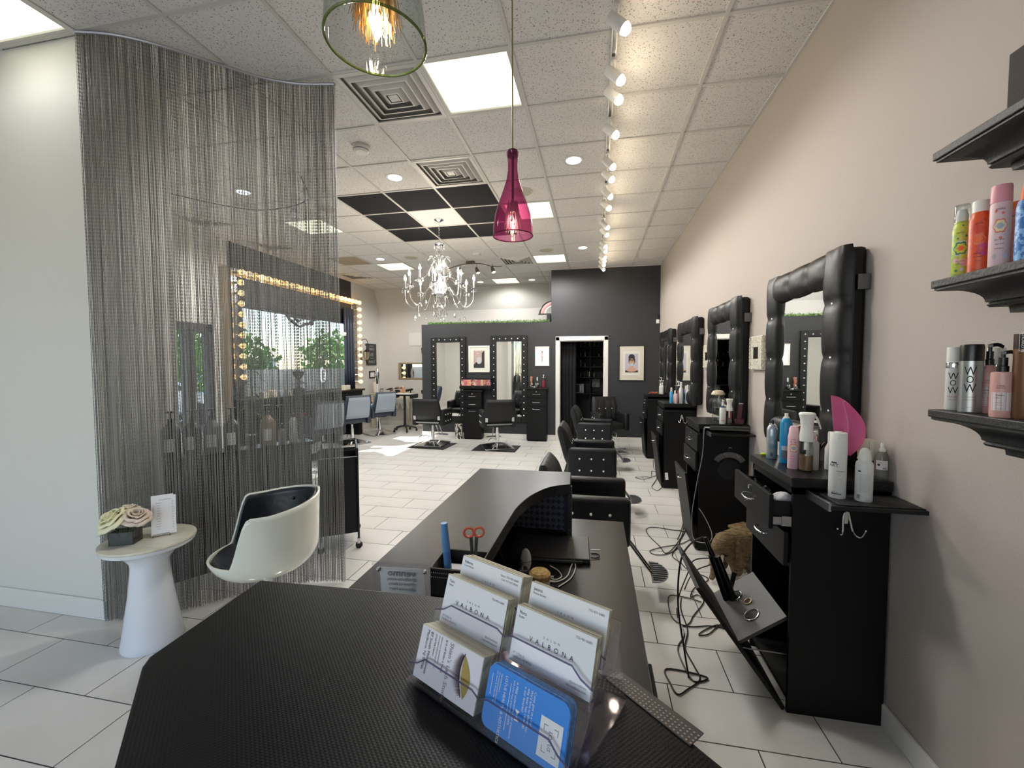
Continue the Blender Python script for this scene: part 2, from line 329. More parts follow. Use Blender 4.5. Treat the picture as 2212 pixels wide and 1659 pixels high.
# baseboards
wall_boxes('baseboard_right', TRIM, [(XR-.016, XR, YF, YB, 0, .1)], bevel=.004)
wall_boxes('baseboard_back', TRIM, [(-3.735, -.80, YB-.016, YB, 0, .105), (.26, XR-.016, YB-.016, YB, 0, .105), (-3.751, -3.735, YB-.016, YB+.12, 0, .105)], bevel=.004)
wall_boxes('baseboard_left', TRIM, [(XL, XL+.016, 8.93, YR, 0, .1), (XL, -3.8, YR-.016, YR, 0, .1)], bevel=.004)
wall_boxes('baseboard_front_left', TRIM, [(XL, -2.94, 1.984, 2.0, 0, .125), (-2.955, -2.939, 1.984, 2.5, 0, .125)], bevel=.006)
# doorway casing
for nm, q in (('door_1_casing', (-.80, -.715, YB-.022, YB, 0, 2.14)), ('door_1_casing', (.175, .26, YB-.022, YB, 0, 2.14)), ('door_1_casing', (-.80, .26, YB-.022, YB, 2.055, 2.145))):
    struct('trim_1', MB().box(*q), TRIM, bevel=.008)
struct('door_1', MB().box(-.715, -.705, YB, YB+.12, 0, 2.055).box(.165, .175, YB, YB+.12, 0, 2.055).box(-.715, .175, YB, YB+.12, 2.045, 2.055), TRIM)
# left entrance door: dark frame with glass and a glazed leaf
DF = mat('dark_door_frame', '3a3b40', .45)
d2 = struct('door_2', MB().box(XL-.1, XL+.02, DY0, DY0+.07, 0, DZ).box(XL-.1, XL+.02, DY1-.07, DY1, 0, DZ).box(XL-.1, XL+.02, DY0, DY1, DZ-.12, DZ).box(XL-.1, XL+.02, 4.86, 5.0, 0, DZ-.1).box(XL-.1, XL+.02, DY0, DY1, 0, .12), DF, bevel=.004)
MB().box(XL-.045, XL-.04, DY0+.07, 4.86, .12, DZ-.12).build('pane', GLS, d2); MB().box(XL-.045, XL-.04, 5.0, DY1-.07, .12, DZ-.12).build('pane', GLS, d2)
MB().tube([(XL+.02, 4.94, .95), (XL+.07, 4.94, .95), (XL+.07, 4.94, 1.2), (XL+.02, 4.94, 1.2)], .011, 8).build('handle', CHR, d2, smooth=True)
# window 1: dark frame, glass, frosted lower band
w1 = struct('window_1', MB().box(XL-.12, XL+.0, WY0, WY0+.05, WZ0, WZ1).box(XL-.12, XL+.0, WY1-.05, WY1, WZ0, WZ1).box(XL-.12, XL+.0, WY0, WY1, WZ0, WZ0+.04).box(XL-.12, XL+.0, WY0, WY1, WZ1-.04, WZ1), DF, bevel=.003)
MB().box(XL-.06, XL-.055, WY0+.05, WY1-.05, WZ0+.04, WZ1-.04).build('pane', GLS, w1)
tag(MB().box(XL-.04, XL-.036, WY0+.05, WY1-.05, WZ0+.04, 1.50).build('frosted_film', mat('frosted_film', 'c9cdd0', .6, trans=.55), w1), 'pale frosted band across the bottom of the glass')
# ------------------------------------------------------------------ ceiling grid
struct('roof_slab', MB().box(XL-.15, XR+.15, YF-.15, YR+.15, CH+.12, CH+.3), mat('roof_board', '77746f', .9))
cl = struct('ceiling', MB().box(XL, XR, YF, 10.03, CH+.035, CH+.05), mat('ceiling_void', '6a6864', .95))
PANELS = {(-4, 0), (-4, 4), (-4, 8), (-6, 11), (-9, 8), (-9, 4), (-8, -2)}
VENTS = {(-5, 0): 0, (-5, 2): 0, (-5, 8): 0, (-11, 3): 0, (-11, 5): 0, (-11, 9): 1}
GRILLE = {(-10, 7)}
BLACKT = {(i, j) for i in (-7, -6, -5) for j in (3, 4, 5)}-{(-6, 4)}
gb = MB()
for j in range(-8, 13):
    y = GY+T*j
    if YF < y < 10.03: gb.box(XL, XR, y-.012, y+.012, CH-.001, CH+.03)
for i in range(-11, 1):
    x = GX+T*i
    if XL < x < XR: gb.box(x-.012, x+.012, YF, 10.03, CH-.0015, CH+.029)
gb.box(XR-.02, XR, YF, 10.03, CH-.002, CH+.03).box(XL, XL+.02, YF, 10.03, CH-.002, CH+.03).box(XL, XR, 10.01, 10.03, CH-.0025, CH+.03)
gb.build('ceiling_grid', GRID, cl)
tme = {}
for i in range(-12, 0):
    for j in range(-9, 13):
        if (i, j) in PANELS or (i, j) in VENTS or (i, j) in GRILLE: continue
        x0, x1 = max(GX+T*i+.010, XL), min(GX+T*(i+1)-.010, XR-.018); y0, y1 = max(GY+T*j+.010, YF), min(GY+T*(j+1)-.010, 10.02)
        if x1-x0 < .03 or y1-y0 < .03: continue
        key = (round(x1-x0, 3), round(y1-y0, 3), (i, j) in BLACKT)
        if key not in tme:
            o = MB().box(-(x1-x0)/2, (x1-x0)/2, -(y1-y0)/2, (y1-y0)/2, 0, .016).build('ceiling_tile', TILE_B if key[2] else TILE_C, cl); tme[key] = o.data
        else: o = bpy.data.objects.new('ceiling_tile', tme[key]); COL.objects.link(o); o.parent = cl
        o.location = ((x0+x1)/2, (y0+y1)/2, CH+.006+random.uniform(0, .002))
        if key[2]: o['label'] = 'black ceiling tile around the chandelier'
def cell(i, j): return GX+T*(i+.5), GY+T*(j+.5)
# light panels
PE = mat('panel_diffuser', 'e9e9d8', .6, emit='fdfddc', es=PANEL_E)
plab = {(-4, 0): 'large lit square ceiling panel beside the nearest air diffuser', (-4, 4): 'lit ceiling panel right behind the magenta pendant lamp', (-4, 8): 'lit ceiling panel just before the tall charcoal wall',
        (-6, 11): 'farthest lit ceiling panel, between two small downlights', (-9, 8): 'lit ceiling panel left of the chandelier, out in the open', (-9, 4): 'lit ceiling panel seen through the right edge of the chain curtain', (-8, -2): 'lit ceiling panel in the top left corner above the cream wall'}
for (i, j) in sorted(PANELS):
    x, y = cell(i, j); t = thing('ceiling_light_panel', plab[(i, j)], 'ceiling light', (x, y, CH), group='square light panels in the ceiling')
    MB().box(-.295, .295, -.295, -.275, 0, .03).box(-.295, .295, .275, .295, 0, .03).box(-.295, -.275, -.275, .275, 0, .03).box(.275, .295, -.275, .275, 0, .03).build('frame', GRID, t)
    MB().box(-.28, .28, -.28, .28, .012, .018).build('diffuser', PE, t)
    ld = bpy.data.lights.new('panel_lamp', 'SPOT'); ld.energy = 7 if j == -2 else 45 if j == 11 else 95 if (i, j) == (-4, 0) else 122; ld.color = (1, .975, .94); ld.spot_size = radians(172); ld.spot_blend = .25; ld.shadow_soft_size = .25
    lo = bpy.data.objects.new('panel_lamp', ld); COL.objects.link(lo); lo.location = (x, y, CH-.02)
# air diffusers: nested square cones
VW = mat('vent_white', 'cfccc6', .45)
vlab = {(-5, 0): 'big square air diffuser partly hidden by the clear glass pendant', (-5, 2): 'square air diffuser above the three front black ceiling tiles', (-5, 8): 'small far air diffuser beside the last light panels, right of the chandelier',
        (-11, 3): 'air diffuser seen faintly through the middle of the chain curtain', (-11, 5): 'air diffuser seen through the chain curtain above the bulb frame', (-11, 9): 'air vent near the far left end of the charcoal panel'}
vme = None
for (i, j) in sorted(VENTS):
    x, y = cell(i, j)
    if vme is None:
        t = thing('air_diffuser', vlab[(i, j)], 'air vent', (x, y, CH), group='square air diffusers in the ceiling'); vme = t
        b = MB().box(-.297, .297, -.297, .297, .026, .03); b.build('backing', mat('vent_backing', 'a3a19d', .8), t)
        MB().box(-.297, .297, -.297, -.265, -.004, .004).box(-.297, .297, .265, .297, -.004, .004).box(-.297, -.265, -.265, .265, -.004, .004).box(.265, .297, -.265, .265, -.004, .004).build('flange', VW, t, bevel=.002)
        for q in (.262, .205, .148, .091):
            o = MB(); a, c_ = q, q-.048
            vs = [(sx*a, sy*a, .022) for sx, sy in ((-1, -1), (1, -1), (1, 1), (-1, 1))]+[(sx*(c_+.012), sy*(c_+.012), -.008) for sx, sy in ((-1, -1), (1, -1), (1, 1), (-1, 1))]+[(sx*(c_+.002), sy*(c_+.002), -.009) for sx, sy in ((-1, -1), (1, -1), (1, 1), (-1, 1))]
            o.add(vs, [(k, (k+1) % 4, 4+(k+1) % 4, 4+k) for k in range(4)]+[(4+k, 4+(k+1) % 4, 8+(k+1) % 4, 8+k) for k in range(4)]).build('louvre', VW, t, solid=.0015)
        MB().box(-.036, .036, -.036, .036, -.008, -.004).cyl((0, 0, -.009), (0, 0, -.005), .006, n=8).build('centre_plate', VW, t)
    else:
        t = copy_tree(vme); t.location = (x, y, CH); t['label'] = vlab[(i, j)]
x, y = cell(-10, 7)
t = thing('return_air_grille', 'beige return air grille with a round knob at the ceiling left of the panel', 'air vent', (x, y, CH))
MB().box(-.29, .29, -.29, .29, 0, .008).build('plate', mat('beige_grille', 'aca08c', .6), t)
for k in range(9): MB().box(-.25, .25, -.24+k*.06-.012, -.24+k*.06+.012, -.006, 0).build('slat', MATS['beige_grille'], t)
MB().cyl((0, 0, -.015), (0, 0, 0), .02, n=12).build('knob', MATS['beige_grille'], t)
# recessed downlights
DE = mat('downlight_cool', 'ffffff', .5, emit='e3eeff', es=DOWN_E); DE2 = mat('downlight_warm', 'ffffff', .5, emit='fff2d8', es=DOWN_E*.8)
dl = {(-3, 2): 'cool downlight between the magenta pendant and the track lights', (-6, 2): 'cool downlight left of the second air diffuser', (-9, 2): 'cool downlight shining through the chain curtain', (-9, 7): 'small cool downlight left of the chandelier, above a light panel',
      (-3, 7): 'small cool downlight near the top of the tall charcoal wall', (-7, 11): 'tiny warm downlight left of the farthest light panel', (-5, 11): 'tiny warm downlight right of the farthest light panel'}
for (i, j), lb in dl.items():
    x, y = cell(i, j); t = thing('recessed_downlight', lb, 'downlight', (x, y, CH+.006), group='round downlights')
    MB().lathe([(.075, 0), (.095, -.004), (.1, 0)], n=28, cap=False).lathe([(.075, 0), (.068, .02)], n=28, cap=False).build('trim_ring', VW, t, smooth=True)
    MB().cyl((0, 0, -.003), (0, 0, -.001), .07, n=24).build('lens', DE2 if j == 11 else DE, t)
SPK = mat('speaker_cloth', 'b4b09f', .9)
for (i, j), lb in {(-4, 3): 'round ceiling speaker just right of the magenta pendant', (-8, 7): 'round ceiling speaker left of the chandelier stem', (-4, 7): 'round ceiling speaker in front of the panel near the charcoal wall', (-8, 3): 'round ceiling speaker behind the right edge of the chain curtain'}.items():
    x, y = cell(i, j); t = thing('ceiling_speaker', lb, 'speaker', (x, y, CH+.004), group='round ceiling speakers')
    MB().lathe([(.0, -.008), (.11, -.008), (.115, -.004), (.115, .004), (0, .004)], n=32, cap=False).build('grille', SPK, t, smooth=True)
    MB().lathe([(.115, -.006), (.125, -.006), (.128, .003)], n=32, cap=False).build('rim', VW, t)
x, y = cell(-6, 7); tag(MB().lathe([(0, -.03), (.06, -.03), (.075, -.012), (.08, .004), (0, .004)], (x, y, CH+.004), 28, cap=False).build('ceiling_sensor', VW, smooth=True), 'low white ceiling disc right of the chandelier stem', 'sensor')
t = thing('smoke_detector', 'white round smoke detector on the ceiling right of the chain curtain', 'smoke detector', (-2.044, 3.476, CH))
MB().lathe([(0, -.002), (.08, -.002), (.08, .006), (0, .006)], n=28, cap=False).build('base', VW, t); MB().lathe([(0, -.05), (.05, -.05), (.066, -.035), (.07, -.004), (0, -.004)], n=28, cap=False).build('body', WHT, t, smooth=True)
MB().torus((0, 0, -.03), .067, .003).build('slot_ring', GUN, t)
# track with white heads along the right side
t = thing('track_light', 'long white ceiling track carrying a row of spotlights along the right side', 'track light', (.1, 5.2, CH-.002))
MB().box(-.018, .018, -3.4, 3.05, -.03, 0).build('rail', WHT, t, bevel=.002); MB().box(-.01, .01, -3.4, 3.05, -.0315, -.03).build('slot', GUN, t)
SPOTE = mat('spot_lens', 'fff4e0', .4, emit='ffe3b8', es=55)
ys = [2.37, 2.78, 2.98, 3.42, 3.95, 4.21, 4.62, 4.97, 5.64, 5.95, 6.55, 6.80, 7.2, 7.45, 7.75, 8.1]
hd = None
for k, y in enumerate(ys):
    lb = ['glaring bare spotlight head at the top of the ceiling track', 'white spotlight head second from the camera on the track', 'white spotlight head third from the camera on the track'][k] if k < 3 else \
        ('last white spotlight head, nearest the charcoal wall' if k == len(ys)-1 else 'white track spotlight head, %s along the row from the camera' % ['', '', '', 'fourth', 'fifth', 'sixth', 'seventh', 'eighth', 'ninth', 'tenth', 'eleventh', 'twelfth', 'thirteenth', 'fourteenth', 'fifteenth'][k])
    if hd is None:
        h_ = thing('track_spotlight', lb, 'spotlight', (.1, y, CH-.032), group='white spotlights on the long track'); hd = h_
        MB().box(-.016, .016, -.035, .035, -.02, 0).cyl((0, 0, -.06), (0, 0, -.018), .006, n=8).build('mount', WHT, h_, bevel=.002)
        d = Vector((.72, -.12, -.75)).normalized(); c0 = Vector((0, 0, -.085))
        MB().cyl(c0-d*.05, c0+d*.06, .03, .033, 20).build('can', WHT, h_, smooth=True)
        MB().cyl(c0+d*.0605, c0+d*.062, .026, n=18).build('lens', SPOTE, h_)
    else:
        h_ = copy_tree(hd); h_.location = (.1, y, CH-.032); h_['label'] = lb; h_.rotation_euler = (0, 0, radians(random.uniform(-14, 14)) if k else radians(-83))
    if k == 0: MB().sphere(c0+d*.066, .030, 16, 10).build('glowing_bulb', mat('bare_bulb', 'fff4e0', .4, emit='ffe9c8', es=40), h_, smooth=True)
for k, y in enumerate(ys):
    if k == 0: continue
    ld = bpy.data.lights.new('spotlight_lamp', 'SPOT'); ld.energy = SPOT_W*(1.6 if k < 4 else 3 if k < 6 else 4.4); ld.color = (1, .83, .62); ld.spot_size = radians(75); ld.spot_blend = .8; ld.shadow_soft_size = .03
    lo = bpy.data.objects.new('spotlight_lamp', ld); COL.objects.link(lo); lo.location = (.15, y, CH-.17); lo.rotation_euler = Vector((.72, -.12, -.85)).to_track_quat('-Z', 'Y').to_euler()
# small three-head track by the chandelier, and the curved monorail behind the curtain
BRZ = mat('bronze', '6b5f50', .4, .7)
t = thing('bronze_spot_bar', 'curved bronze bar with three small spotlights right of the chandelier', 'track light', (-2.3, 7.65, CH))
MB().box(-.08, .08, -.04, .04, -.03, 0).build('canopy', BRZ, t, bevel=.004)
MB().tube([Vector(p) for p in ((-.45, .05, -.10), (-.2, .0, -.05), (0, 0, -.04), (.22, -.03, -.06), (.42, .03, -.10), (.58, .1, -.09))], .008, 8, smooth=6).build('bar', BRZ, t, smooth=True)
for x in (-.2, .12, .42):
    h_ = MB().cyl((x, 0, -.13), (x, 0, -.06), .005, n=6).cyl((x-.01, 0, -.12), (x+.03, -.02, -.22), .022, .042, 14).build('spot_head', BRZ, t, smooth=True)
    MB().cyl((x+.0305, -.0203, -.2205), (x+.031, -.0206, -.222), .034, n=14).build('lens', mat('bar_lens', 'fff2d6', .4, emit='ffe9c2', es=6), h_)
t = thing('monorail_spot_bar', 'thin dark rail with two chrome spotlights behind the chain curtain', 'track light', (-3.2, 4.2, CH))
MB().tube([Vector(p)-Vector((-3.2, 4.2, CH)) for p in ((-4.74, 3.7, 3.47), (-4.2, 4.4, 3.46), (-3.7, 4.5, 3.46), (-3.2, 4.3, 3.46), (-2.9, 3.8, 3.46))], .006, 6, smooth=6).build('rail', mat('dark_metal', '2b2b2e', .4, .8), t, smooth=True)
for p in ((-2.98, 3.95, 3.4), (-3.45, 4.4, 3.4)):
    p = Vector(p)-Vector((-3.2, 4.2, CH)); h_ = MB().cyl(p+Vector((0, 0, .06)), p, .006, n=6).cyl(p, p+Vector((.03, -.05, -.09)), .024, .045, 14).build('spot_head', CHR, t, smooth=True)
# ------------------------------------------------------------------ outside
struct('pavement_outside', MB().box(-60, XL-.16, -30, 60, -.25, -.14), mat('asphalt', '77797c', .9, noise=(3, '8d8e90', .4, .7)))
tb = thing('white_building', 'long low white building among the trees beyond the window', 'building', (-38, 26, -.14))
MB().box(-3, 3, -15, 15, 0, 2.2).build('wall', mat('white_siding', 'e6e6ea', .7), tb); MB().box(-3.3, 3.3, -15.3, 15.3, 2.2, 2.5).build('roof', mat('roof_grey', '9fa3aa', .8), tb)
for k in range(7): MB().box(3.0, 3.03, -13+k*4, -11.2+k*4, .9, 1.7).build('window', mat('far_window', '3f4a58', .2), tb)
LEAF = [mat('leaf_a', '4d7a34', .7, noise=(6, '7aa548', .4, .65)), mat('leaf_b', '5e8f3c', .7, noise=(6, '8fbb58', .4, .65)), mat('leaf_c', '35592f', .7, noise=(6, '557f3e', .4, .65))]
BARK = mat('bark', '4d4035', .9)
def tree(x, y, h, r, m, label, n=900):
    t = thing('tree', label, 'tree', (x, y, -.14), group='trees beyond the window')
    MB().tube([(0, 0, 0), (.1, .05, h*.3), (-.05, .1, h*.6)], [.2, .15, .08], 8).build('trunk', BARK, t)
    b = MB(); rr = random.Random(int(x*10+y))
    for k in range(n):
        u, v = rr.uniform(0, 2*pi), rr.uniform(-.9, 1); q = r*rr.uniform(.55, 1.05)*(1+.15*sin(5*u)+.1*sin(9*v)); w_ = sqrt(1-v*v*.98)
        c = Vector((q*w_*cos(u), q*w_*sin(u), h*.62+q*v*.8)); a = Vector((rr.gauss(0, 1), rr.gauss(0, 1), rr.gauss(0, 1))).normalized(); e = a.orthogonal().normalized(); s_ = rr.uniform(.16, .34)*r/2.6
        b.add([c-a*s_, c+e*s_*.6, c+a*s_, c-e*s_*.6], [(0, 1, 2, 3)])
    tag(b.build('crown', m, t), kind='stuff')
for q in ((-23, 14.6, 4.4, 2.0, LEAF[2], 'tall dark tree at the left end of the window view'), (-25, 20.5, 3.1, 1.9, LEAF[1], 'bright green tree in the middle of the window view'), (-24.5, 25.2, 3.3, 2.2, LEAF[0], 'green tree right of the middle in the window view'), (-22, 32, 4.0, 2.2, LEAF[1], 'light green tree at the right end of the window view'), (-50, 30, 5.4, 4.0, LEAF[0], 'tree rising behind the white building roof'), (-50, 44, 5.4, 4.0, LEAF[0], 'far tree behind the right end of the white building'), (-26, 8.8, 5, 2.6, LEAF[2], 'dark tree seen through the entrance door glass'), (-19, 6.5, 5.5, 2.5, LEAF[0], 'second tree seen through the door, nearer the entrance')):
    tree(*q)
HB = MB(); rr = random.Random(3)
for k in range(2200):
    c = Vector((rr.uniform(-18.6, -17.6), rr.uniform(11, 30), rr.uniform(-.1, .8)+.1*sin(k))); a = Vector((rr.gauss(0, 1), rr.gauss(0, 1), rr.gauss(0, 1))).normalized(); e = a.orthogonal().normalized(); s_ = .17
    HB.add([c-a*s_, c+e*s_*.7, c+a*s_, c-e*s_*.7], [(0, 1, 2, 3)])
tag(HB.build('hedge_foliage', LEAF[0]), 'low green hedge across the bottom of the window view', 'hedge', kind='stuff')
tcar = thing('parked_car', 'pale silver car parked outside the entrance door', 'car', (-12.3, 8.9, -.14), rz=radians(70))
CARM = mat('car_silver', 'c9d0da', .2, .5, coat=.6)
MB().prism([(-2.1, .35), (2.1, .35), (2.15, .8), (1.3, 1.0), (.7, 1.45), (-1.1, 1.48), (-1.9, 1.05), (-2.15, .95)], -.85, .85).build('body', CARM, tcar, bevel=.08)
tcar.children[0].rotation_euler = (radians(90), 0, 0)
gl = MB().prism([(.62, 1.38), (1.15, 1.02), (-1.7, 1.05), (-1.05, 1.4)], -.87, .87).build('glass', mat('car_glass', '20262e', .1), tcar); gl.rotation_euler = (radians(90), 0, 0)
for sx in (-1.35, 1.35):
    for sy in (-.86, .66): MB().cyl((sx, sy, .33), (sx, sy+.2, .33), .33, n=20).build('wheel', BPL, tcar)
# ------------------------------------------------------------------ chain curtain on its curved ceiling track
arc = [Vector(p) for p in ((-2.935, 1.965, 0), (-2.74, 2.03, 0), (-2.57, 2.145, 0), (-2.385, 2.325, 0), (-2.2, 2.5, 0), (-2.0, 2.61, 0), (-1.757, 2.665, 0))]
dense = catmull(arc, 40)
cum = [0]
for a_, b_ in zip(dense[:-1], dense[1:]): cum.append(cum[-1]+(b_-a_).length)
def on_arc(s):
    k = min(max(int(np.searchsorted(cum, s))-1, 0), len(dense)-2); t = (s-cum[k])/(cum[k+1]-cum[k]); d = (dense[k+1]-dense[k]).normalized()
    return dense[k].lerp(dense[k+1], t), Vector((-d.y, d.x, 0))
ct = thing('chain_curtain', 'floor length grey metal chain curtain hanging from a curved ceiling track', 'curtain', (-2.3, 2.4, CH))
MB().tube([p+Vector((0, 0, CH-.012)) for p in dense[::6]+[dense[-1]]], .011, 8).build('curved_track', mat('track_aluminium', 'b9bcc2', .35, .8), ct, smooth=True, world=True)
rg = np.random.default_rng(5); V = []; Fc = []; base = 0; s = .002; total = cum[-1]; row = 0
while s < total:
    p, nn = on_arc(s); lay = (row % 2)*.011-.005; row += 1
    p = p+nn*(lay+rg.normal(0, .0012)); zt, zb = CH-.02, .012+rg.uniform(0, .02)
    step = .021; n = int((zt-zb)/step); z = np.linspace(zt, zb, n*2+1); r = np.where(np.arange(n*2+1) % 2 == 0, .00075, .00165)
    sway = .0022*np.sin(z*2.1+rg.uniform(0, 6))+rg.normal(0, .004)*(CH-z)/CH; ph = rg.uniform(0, 2*pi)
    vx = []
    for k in range(3):
        a_ = ph+2*pi*k/3; vx.append(np.stack([p.x+sway+r*np.cos(a_), p.y+r*np.sin(a_), z], 1))
    vx = np.stack(vx, 1).reshape(-1, 3); V.append(vx); m_ = len(z); i = np.arange(m_-1)[:, None]
    for k in range(3): Fc.append(np.concatenate([base+i*3+k, base+i*3+(k+1) % 3, base+(i+1)*3+(k+1) % 3, base+(i+1)*3+k], 1))
    base += m_*3
    s += max(.0012, rg.normal(.0018, .0005)) if rg.random() > .03 else .0065
V = np.concatenate(V)-np.array([-2.3, 2.4, CH]); Fc = np.concatenate(Fc)
me = bpy.data.meshes.new('chain_strands'); me.vertices.add(len(V)); me.vertices.foreach_set('co', V.astype('f').ravel()); me.loops.add(Fc.size); me.loops.foreach_set('vertex_index', Fc.astype('i').ravel())
me.polygons.add(len(Fc)); me.polygons.foreach_set('loop_start', (np.arange(len(Fc))*4).astype('i')); me.polygons.foreach_set('loop_total', np.full(len(Fc), 4, 'i')); me.update(); me.validate()
me.materials.append(mat('chain_metal', '969592', .5, .25)); me.shade_smooth()
o = bpy.data.objects.new('chain_strands', me); COL.objects.link(o); o.parent = ct; tag(o, kind='stuff')
# ------------------------------------------------------------------ round side table and what stands on it
TBX, TBY, TBZ = -2.475, 1.89, .60
t = thing('round_side_table', 'small round white table with a flared cone pedestal and marble top', 'table', (TBX, TBY, 0))
WTB = mat('white_lacquer', 'dfe3ea', .25, coat=.3)
MB().lathe([(.142, 0), (.146, .01), (.142, .03), (.122, .16), (.102, .30), (.09, .42), (.088, .455), (.092, .48), (.12, .52), (.16, .55), (.19, .565)], n=48).build('pedestal', WTB, t, smooth=True)
MB().lathe([(.165, .562), (.208, .566), (.213, .575), (.213, .585)], n=64).build('rim', WTB, t, smooth=True)
MB().lathe([(.0, .585), (.215, .585), (.218, .592), (.215, .60), (0, .60)], n=64, cap=False).build('marble_top', mat('cream_marble', 'd3d0be', .3, noise=(7, 'b7b5a8', .5, .72, (1, 3, 1))), t, smooth=True)
# roses in a glass cube
fx, fy = atz(268, 1165, .6).x, atz(268, 1165, .6).y
t = thing('rose_arrangement', 'three faux roses, yellow and blush, in a small smoky glass cube', 'flowers', (-2.535, 1.815, .601), rz=.4)
SMK = thin_glass('smoky_glass', 'c4c5ba', '85867c', .08, dens=.15)
for q in ((-.058, -.055, -.04, .04, 0, .07), (.055, .058, -.04, .04, 0, .07), (-.058, .058, -.04, -.037, 0, .07), (-.058, .058, .037, .04, 0, .07)): MB().box(*q).build('glass_wall', SMK, t)
MB().box(-.054, .054, -.036, .036, .002, .03).build('clear_gel', mat('gel', '8a8b7e', .3), t)
RS = [mat('rose_yellow', 'ece9c6', .6, noise=(20, 'ddd9a4', .45, .8)), mat('rose_pale', 'e9e2cf', .6, noise=(20, 'dfd0a8', .45, .8)), mat('rose_blush', 'e3d6c6', .6, noise=(20, 'd4bfae', .45, .8))]
def rose(parent, c, r, m, tilt):
    R = Matrix.Rotation(tilt[0], 3, 'X') @ Matrix.Rotation(tilt[1], 3, 'Y'); c = Vector(c)
    for ring, (k, rad, hh, op) in enumerate(((1, .22, .9, .05), (3, .36, .95, .18), (4, .58, .85, .45), (5, .85, .65, .8), (6, 1.05, .4, 1.15))):
        for i in range(k):
            a0 = 2*pi*i/k+ring*.7; sp = 2*pi/k*.72 if k > 1 else pi*.98
            def fn(u, v, a0=a0, sp=sp, rad=rad, hh=hh, op=op, i=i):
                a = a0+(u-.5)*2*sp; q = r*(.25+(rad-.25)*v**.8+.10*op*v**4); z = r*(hh*sin(v*pi/2)*(.9+.1*cos((u-.5)*5))-.35-.25*op*max(0, v-.7)*3)
                q += r*.05*sin(u*9+i*2)*v*v; return c+R @ Vector((q*cos(a), q*sin(a), z))
            MB().grid(fn, 8, 6).build('petal', m, parent, smooth=True, angle=80, solid=.0012)
rose(t, (-.045, -.02, .145), .075, RS[0], (.5, -.45)); rose(t, (-.005, .04, .165), .062, RS[1], (-.1, -.1)); rose(t, (.062, -.01, .15), .062, RS[2], (.35, .35))
for a in (2.6, 3.4): MB().grid(lambda u, v: Vector((cos(a)*(.05+.07*u), sin(a)*(.05+.07*u)-.02+(v-.5)*.035*sin(pi*min(u+.05, 1)), .085-.03*u)), 6, 2).build('leaf', mat('rose_leaf', '34523a', .5), t)
for q in ((-.045, -.02), (-.005, .03), (.055, -.01)): MB().tube([(q[0]*.4, q[1]*.4, .02), (q[0], q[1], .12)], .004, 6).build('stem', MATS['rose_leaf'], t)
# price list card on a wire stand
t = thing('price_card', 'white price list card leaning on a small black wire stand', 'card', (-2.415, 1.935, .601), rz=radians(48))
tl = radians(14); up = Vector((0, sin(tl), cos(tl)))
MB().plate((-.05, 0, .01), (1, 0, 0), up, [(0, 0), (.10, 0), (.10, .215), (0, .215)], -.0015).build('card', CARD, t)
MB().plate((-.062, .003, .01), (1, 0, 0), up, [(0, 0), (.10, 0), (.10, .222), (0, .222)], -.0012).build('second_card', CARD, t)
b = MB(); write('V A L B O N A', .009, Vector((0, -.001, .01))+up*.195, (1, 0, 0), up, INKG, mb=b, off=.001)
for k in range(11): write(random.choice(['Haircut', 'Blowout', 'Color', 'Highlights', 'Keratin', 'Updo', 'Gloss']), .0065, Vector((-.028, -.001, .01))+up*(.178-k*.0145), (1, 0, 0), up, INKG, mb=b, off=.001); write(str(random.randint(3, 20)*10), .0065, Vector((.035, -.001, .01))+up*(.178-k*.0145), (1, 0, 0), up, INKG, mb=b, off=.001)
b.build('lettering', INKG, t)
MB().tube([(-.055, .03, .002), (-.055, -.012, .002), (-.055, -.012, .018), (.02, -.012, .018), (.02, -.012, .002), (.02, .05, .002), (.03, .06, .06), (-.03, .06, .06), (-.055, .03, .002)], .0013, 6).build('wire_stand', BPL, t)
# ------------------------------------------------------------------ white swivel tub chair
t = thing('swivel_tub_chair', 'white glossy shell swivel chair with black button tufted upholstery', 'chair', (-1.83, 2.02, 0), rz=radians(224))
SH = mat('shell_white', 'dadccf', .12, coat=.7)
ZB_, RR_ = .425, .258
def rim(a):      # a=0 faces forward; height of the shell edge above the floor
    d = abs((a+pi) % (2*pi)-pi); q = min(max((d-radians(50))/radians(24), 0), 1); q = q*q*(3-2*q)
    return .535+.265*q+.05*max(0, (d-radians(92))/radians(88))
def shell(a, v, inset=0):
    z0 = ZB_+inset; z = z0+(rim(a)-z0)*v; h_ = max(z-z0, 0)
    R = .12+(RR_-.12)*(1-(1-min(h_/.15, 1))**2)**.5+.03*max(0, h_-.15)-inset
    return Vector((R*1.06*cos(a), R*sin(a), z))
MB().grid(lambda u, v: shell(2*pi*u, v**1.3), 96, 18, closed_u=True).lathe([(0, ZB_-.002), (.122, ZB_)], n=36, cap=False).build('shell', SH, t, smooth=True, angle=70, solid=.012)
MB().grid(lambda u, v: shell(2*pi*u, .2+.78*v, .018), 96, 10, closed_u=True).build('inner_upholstery', mat('tub_leather', '1b1d24', .38, bump=(14, .5)), t, smooth=True, angle=70, solid=.012)
for a in range(-2, 3):
    for zz, rr_ in ((.66, .248), (.75, .252)):
        an = pi+a*.42+(.21 if zz < .7 else 0); MB().sphere((rr_*cos(an)*1.02-.012*cos(an), rr_*sin(an)-.012*sin(an), zz), .010, 10, 6).build('button', BPL, t, smooth=True)
MB().lathe([(0, .49), (.19, .50), (.232, .512), (.244, .527), (.235, .543), (.15, .556), (0, .560)], n=40, cap=False).build('seat_cushion', MATS['tub_leather'], t, smooth=True, angle=80)
MB().cyl((0, 0, .02), (0, 0, .43), .022, n=20).build('post', WHG, t, smooth=True); MB().lathe([(.24, 0), (.24, .006), (.05, .022), (.03, .06)], n=40).build('base', CHR, t, smooth=True)
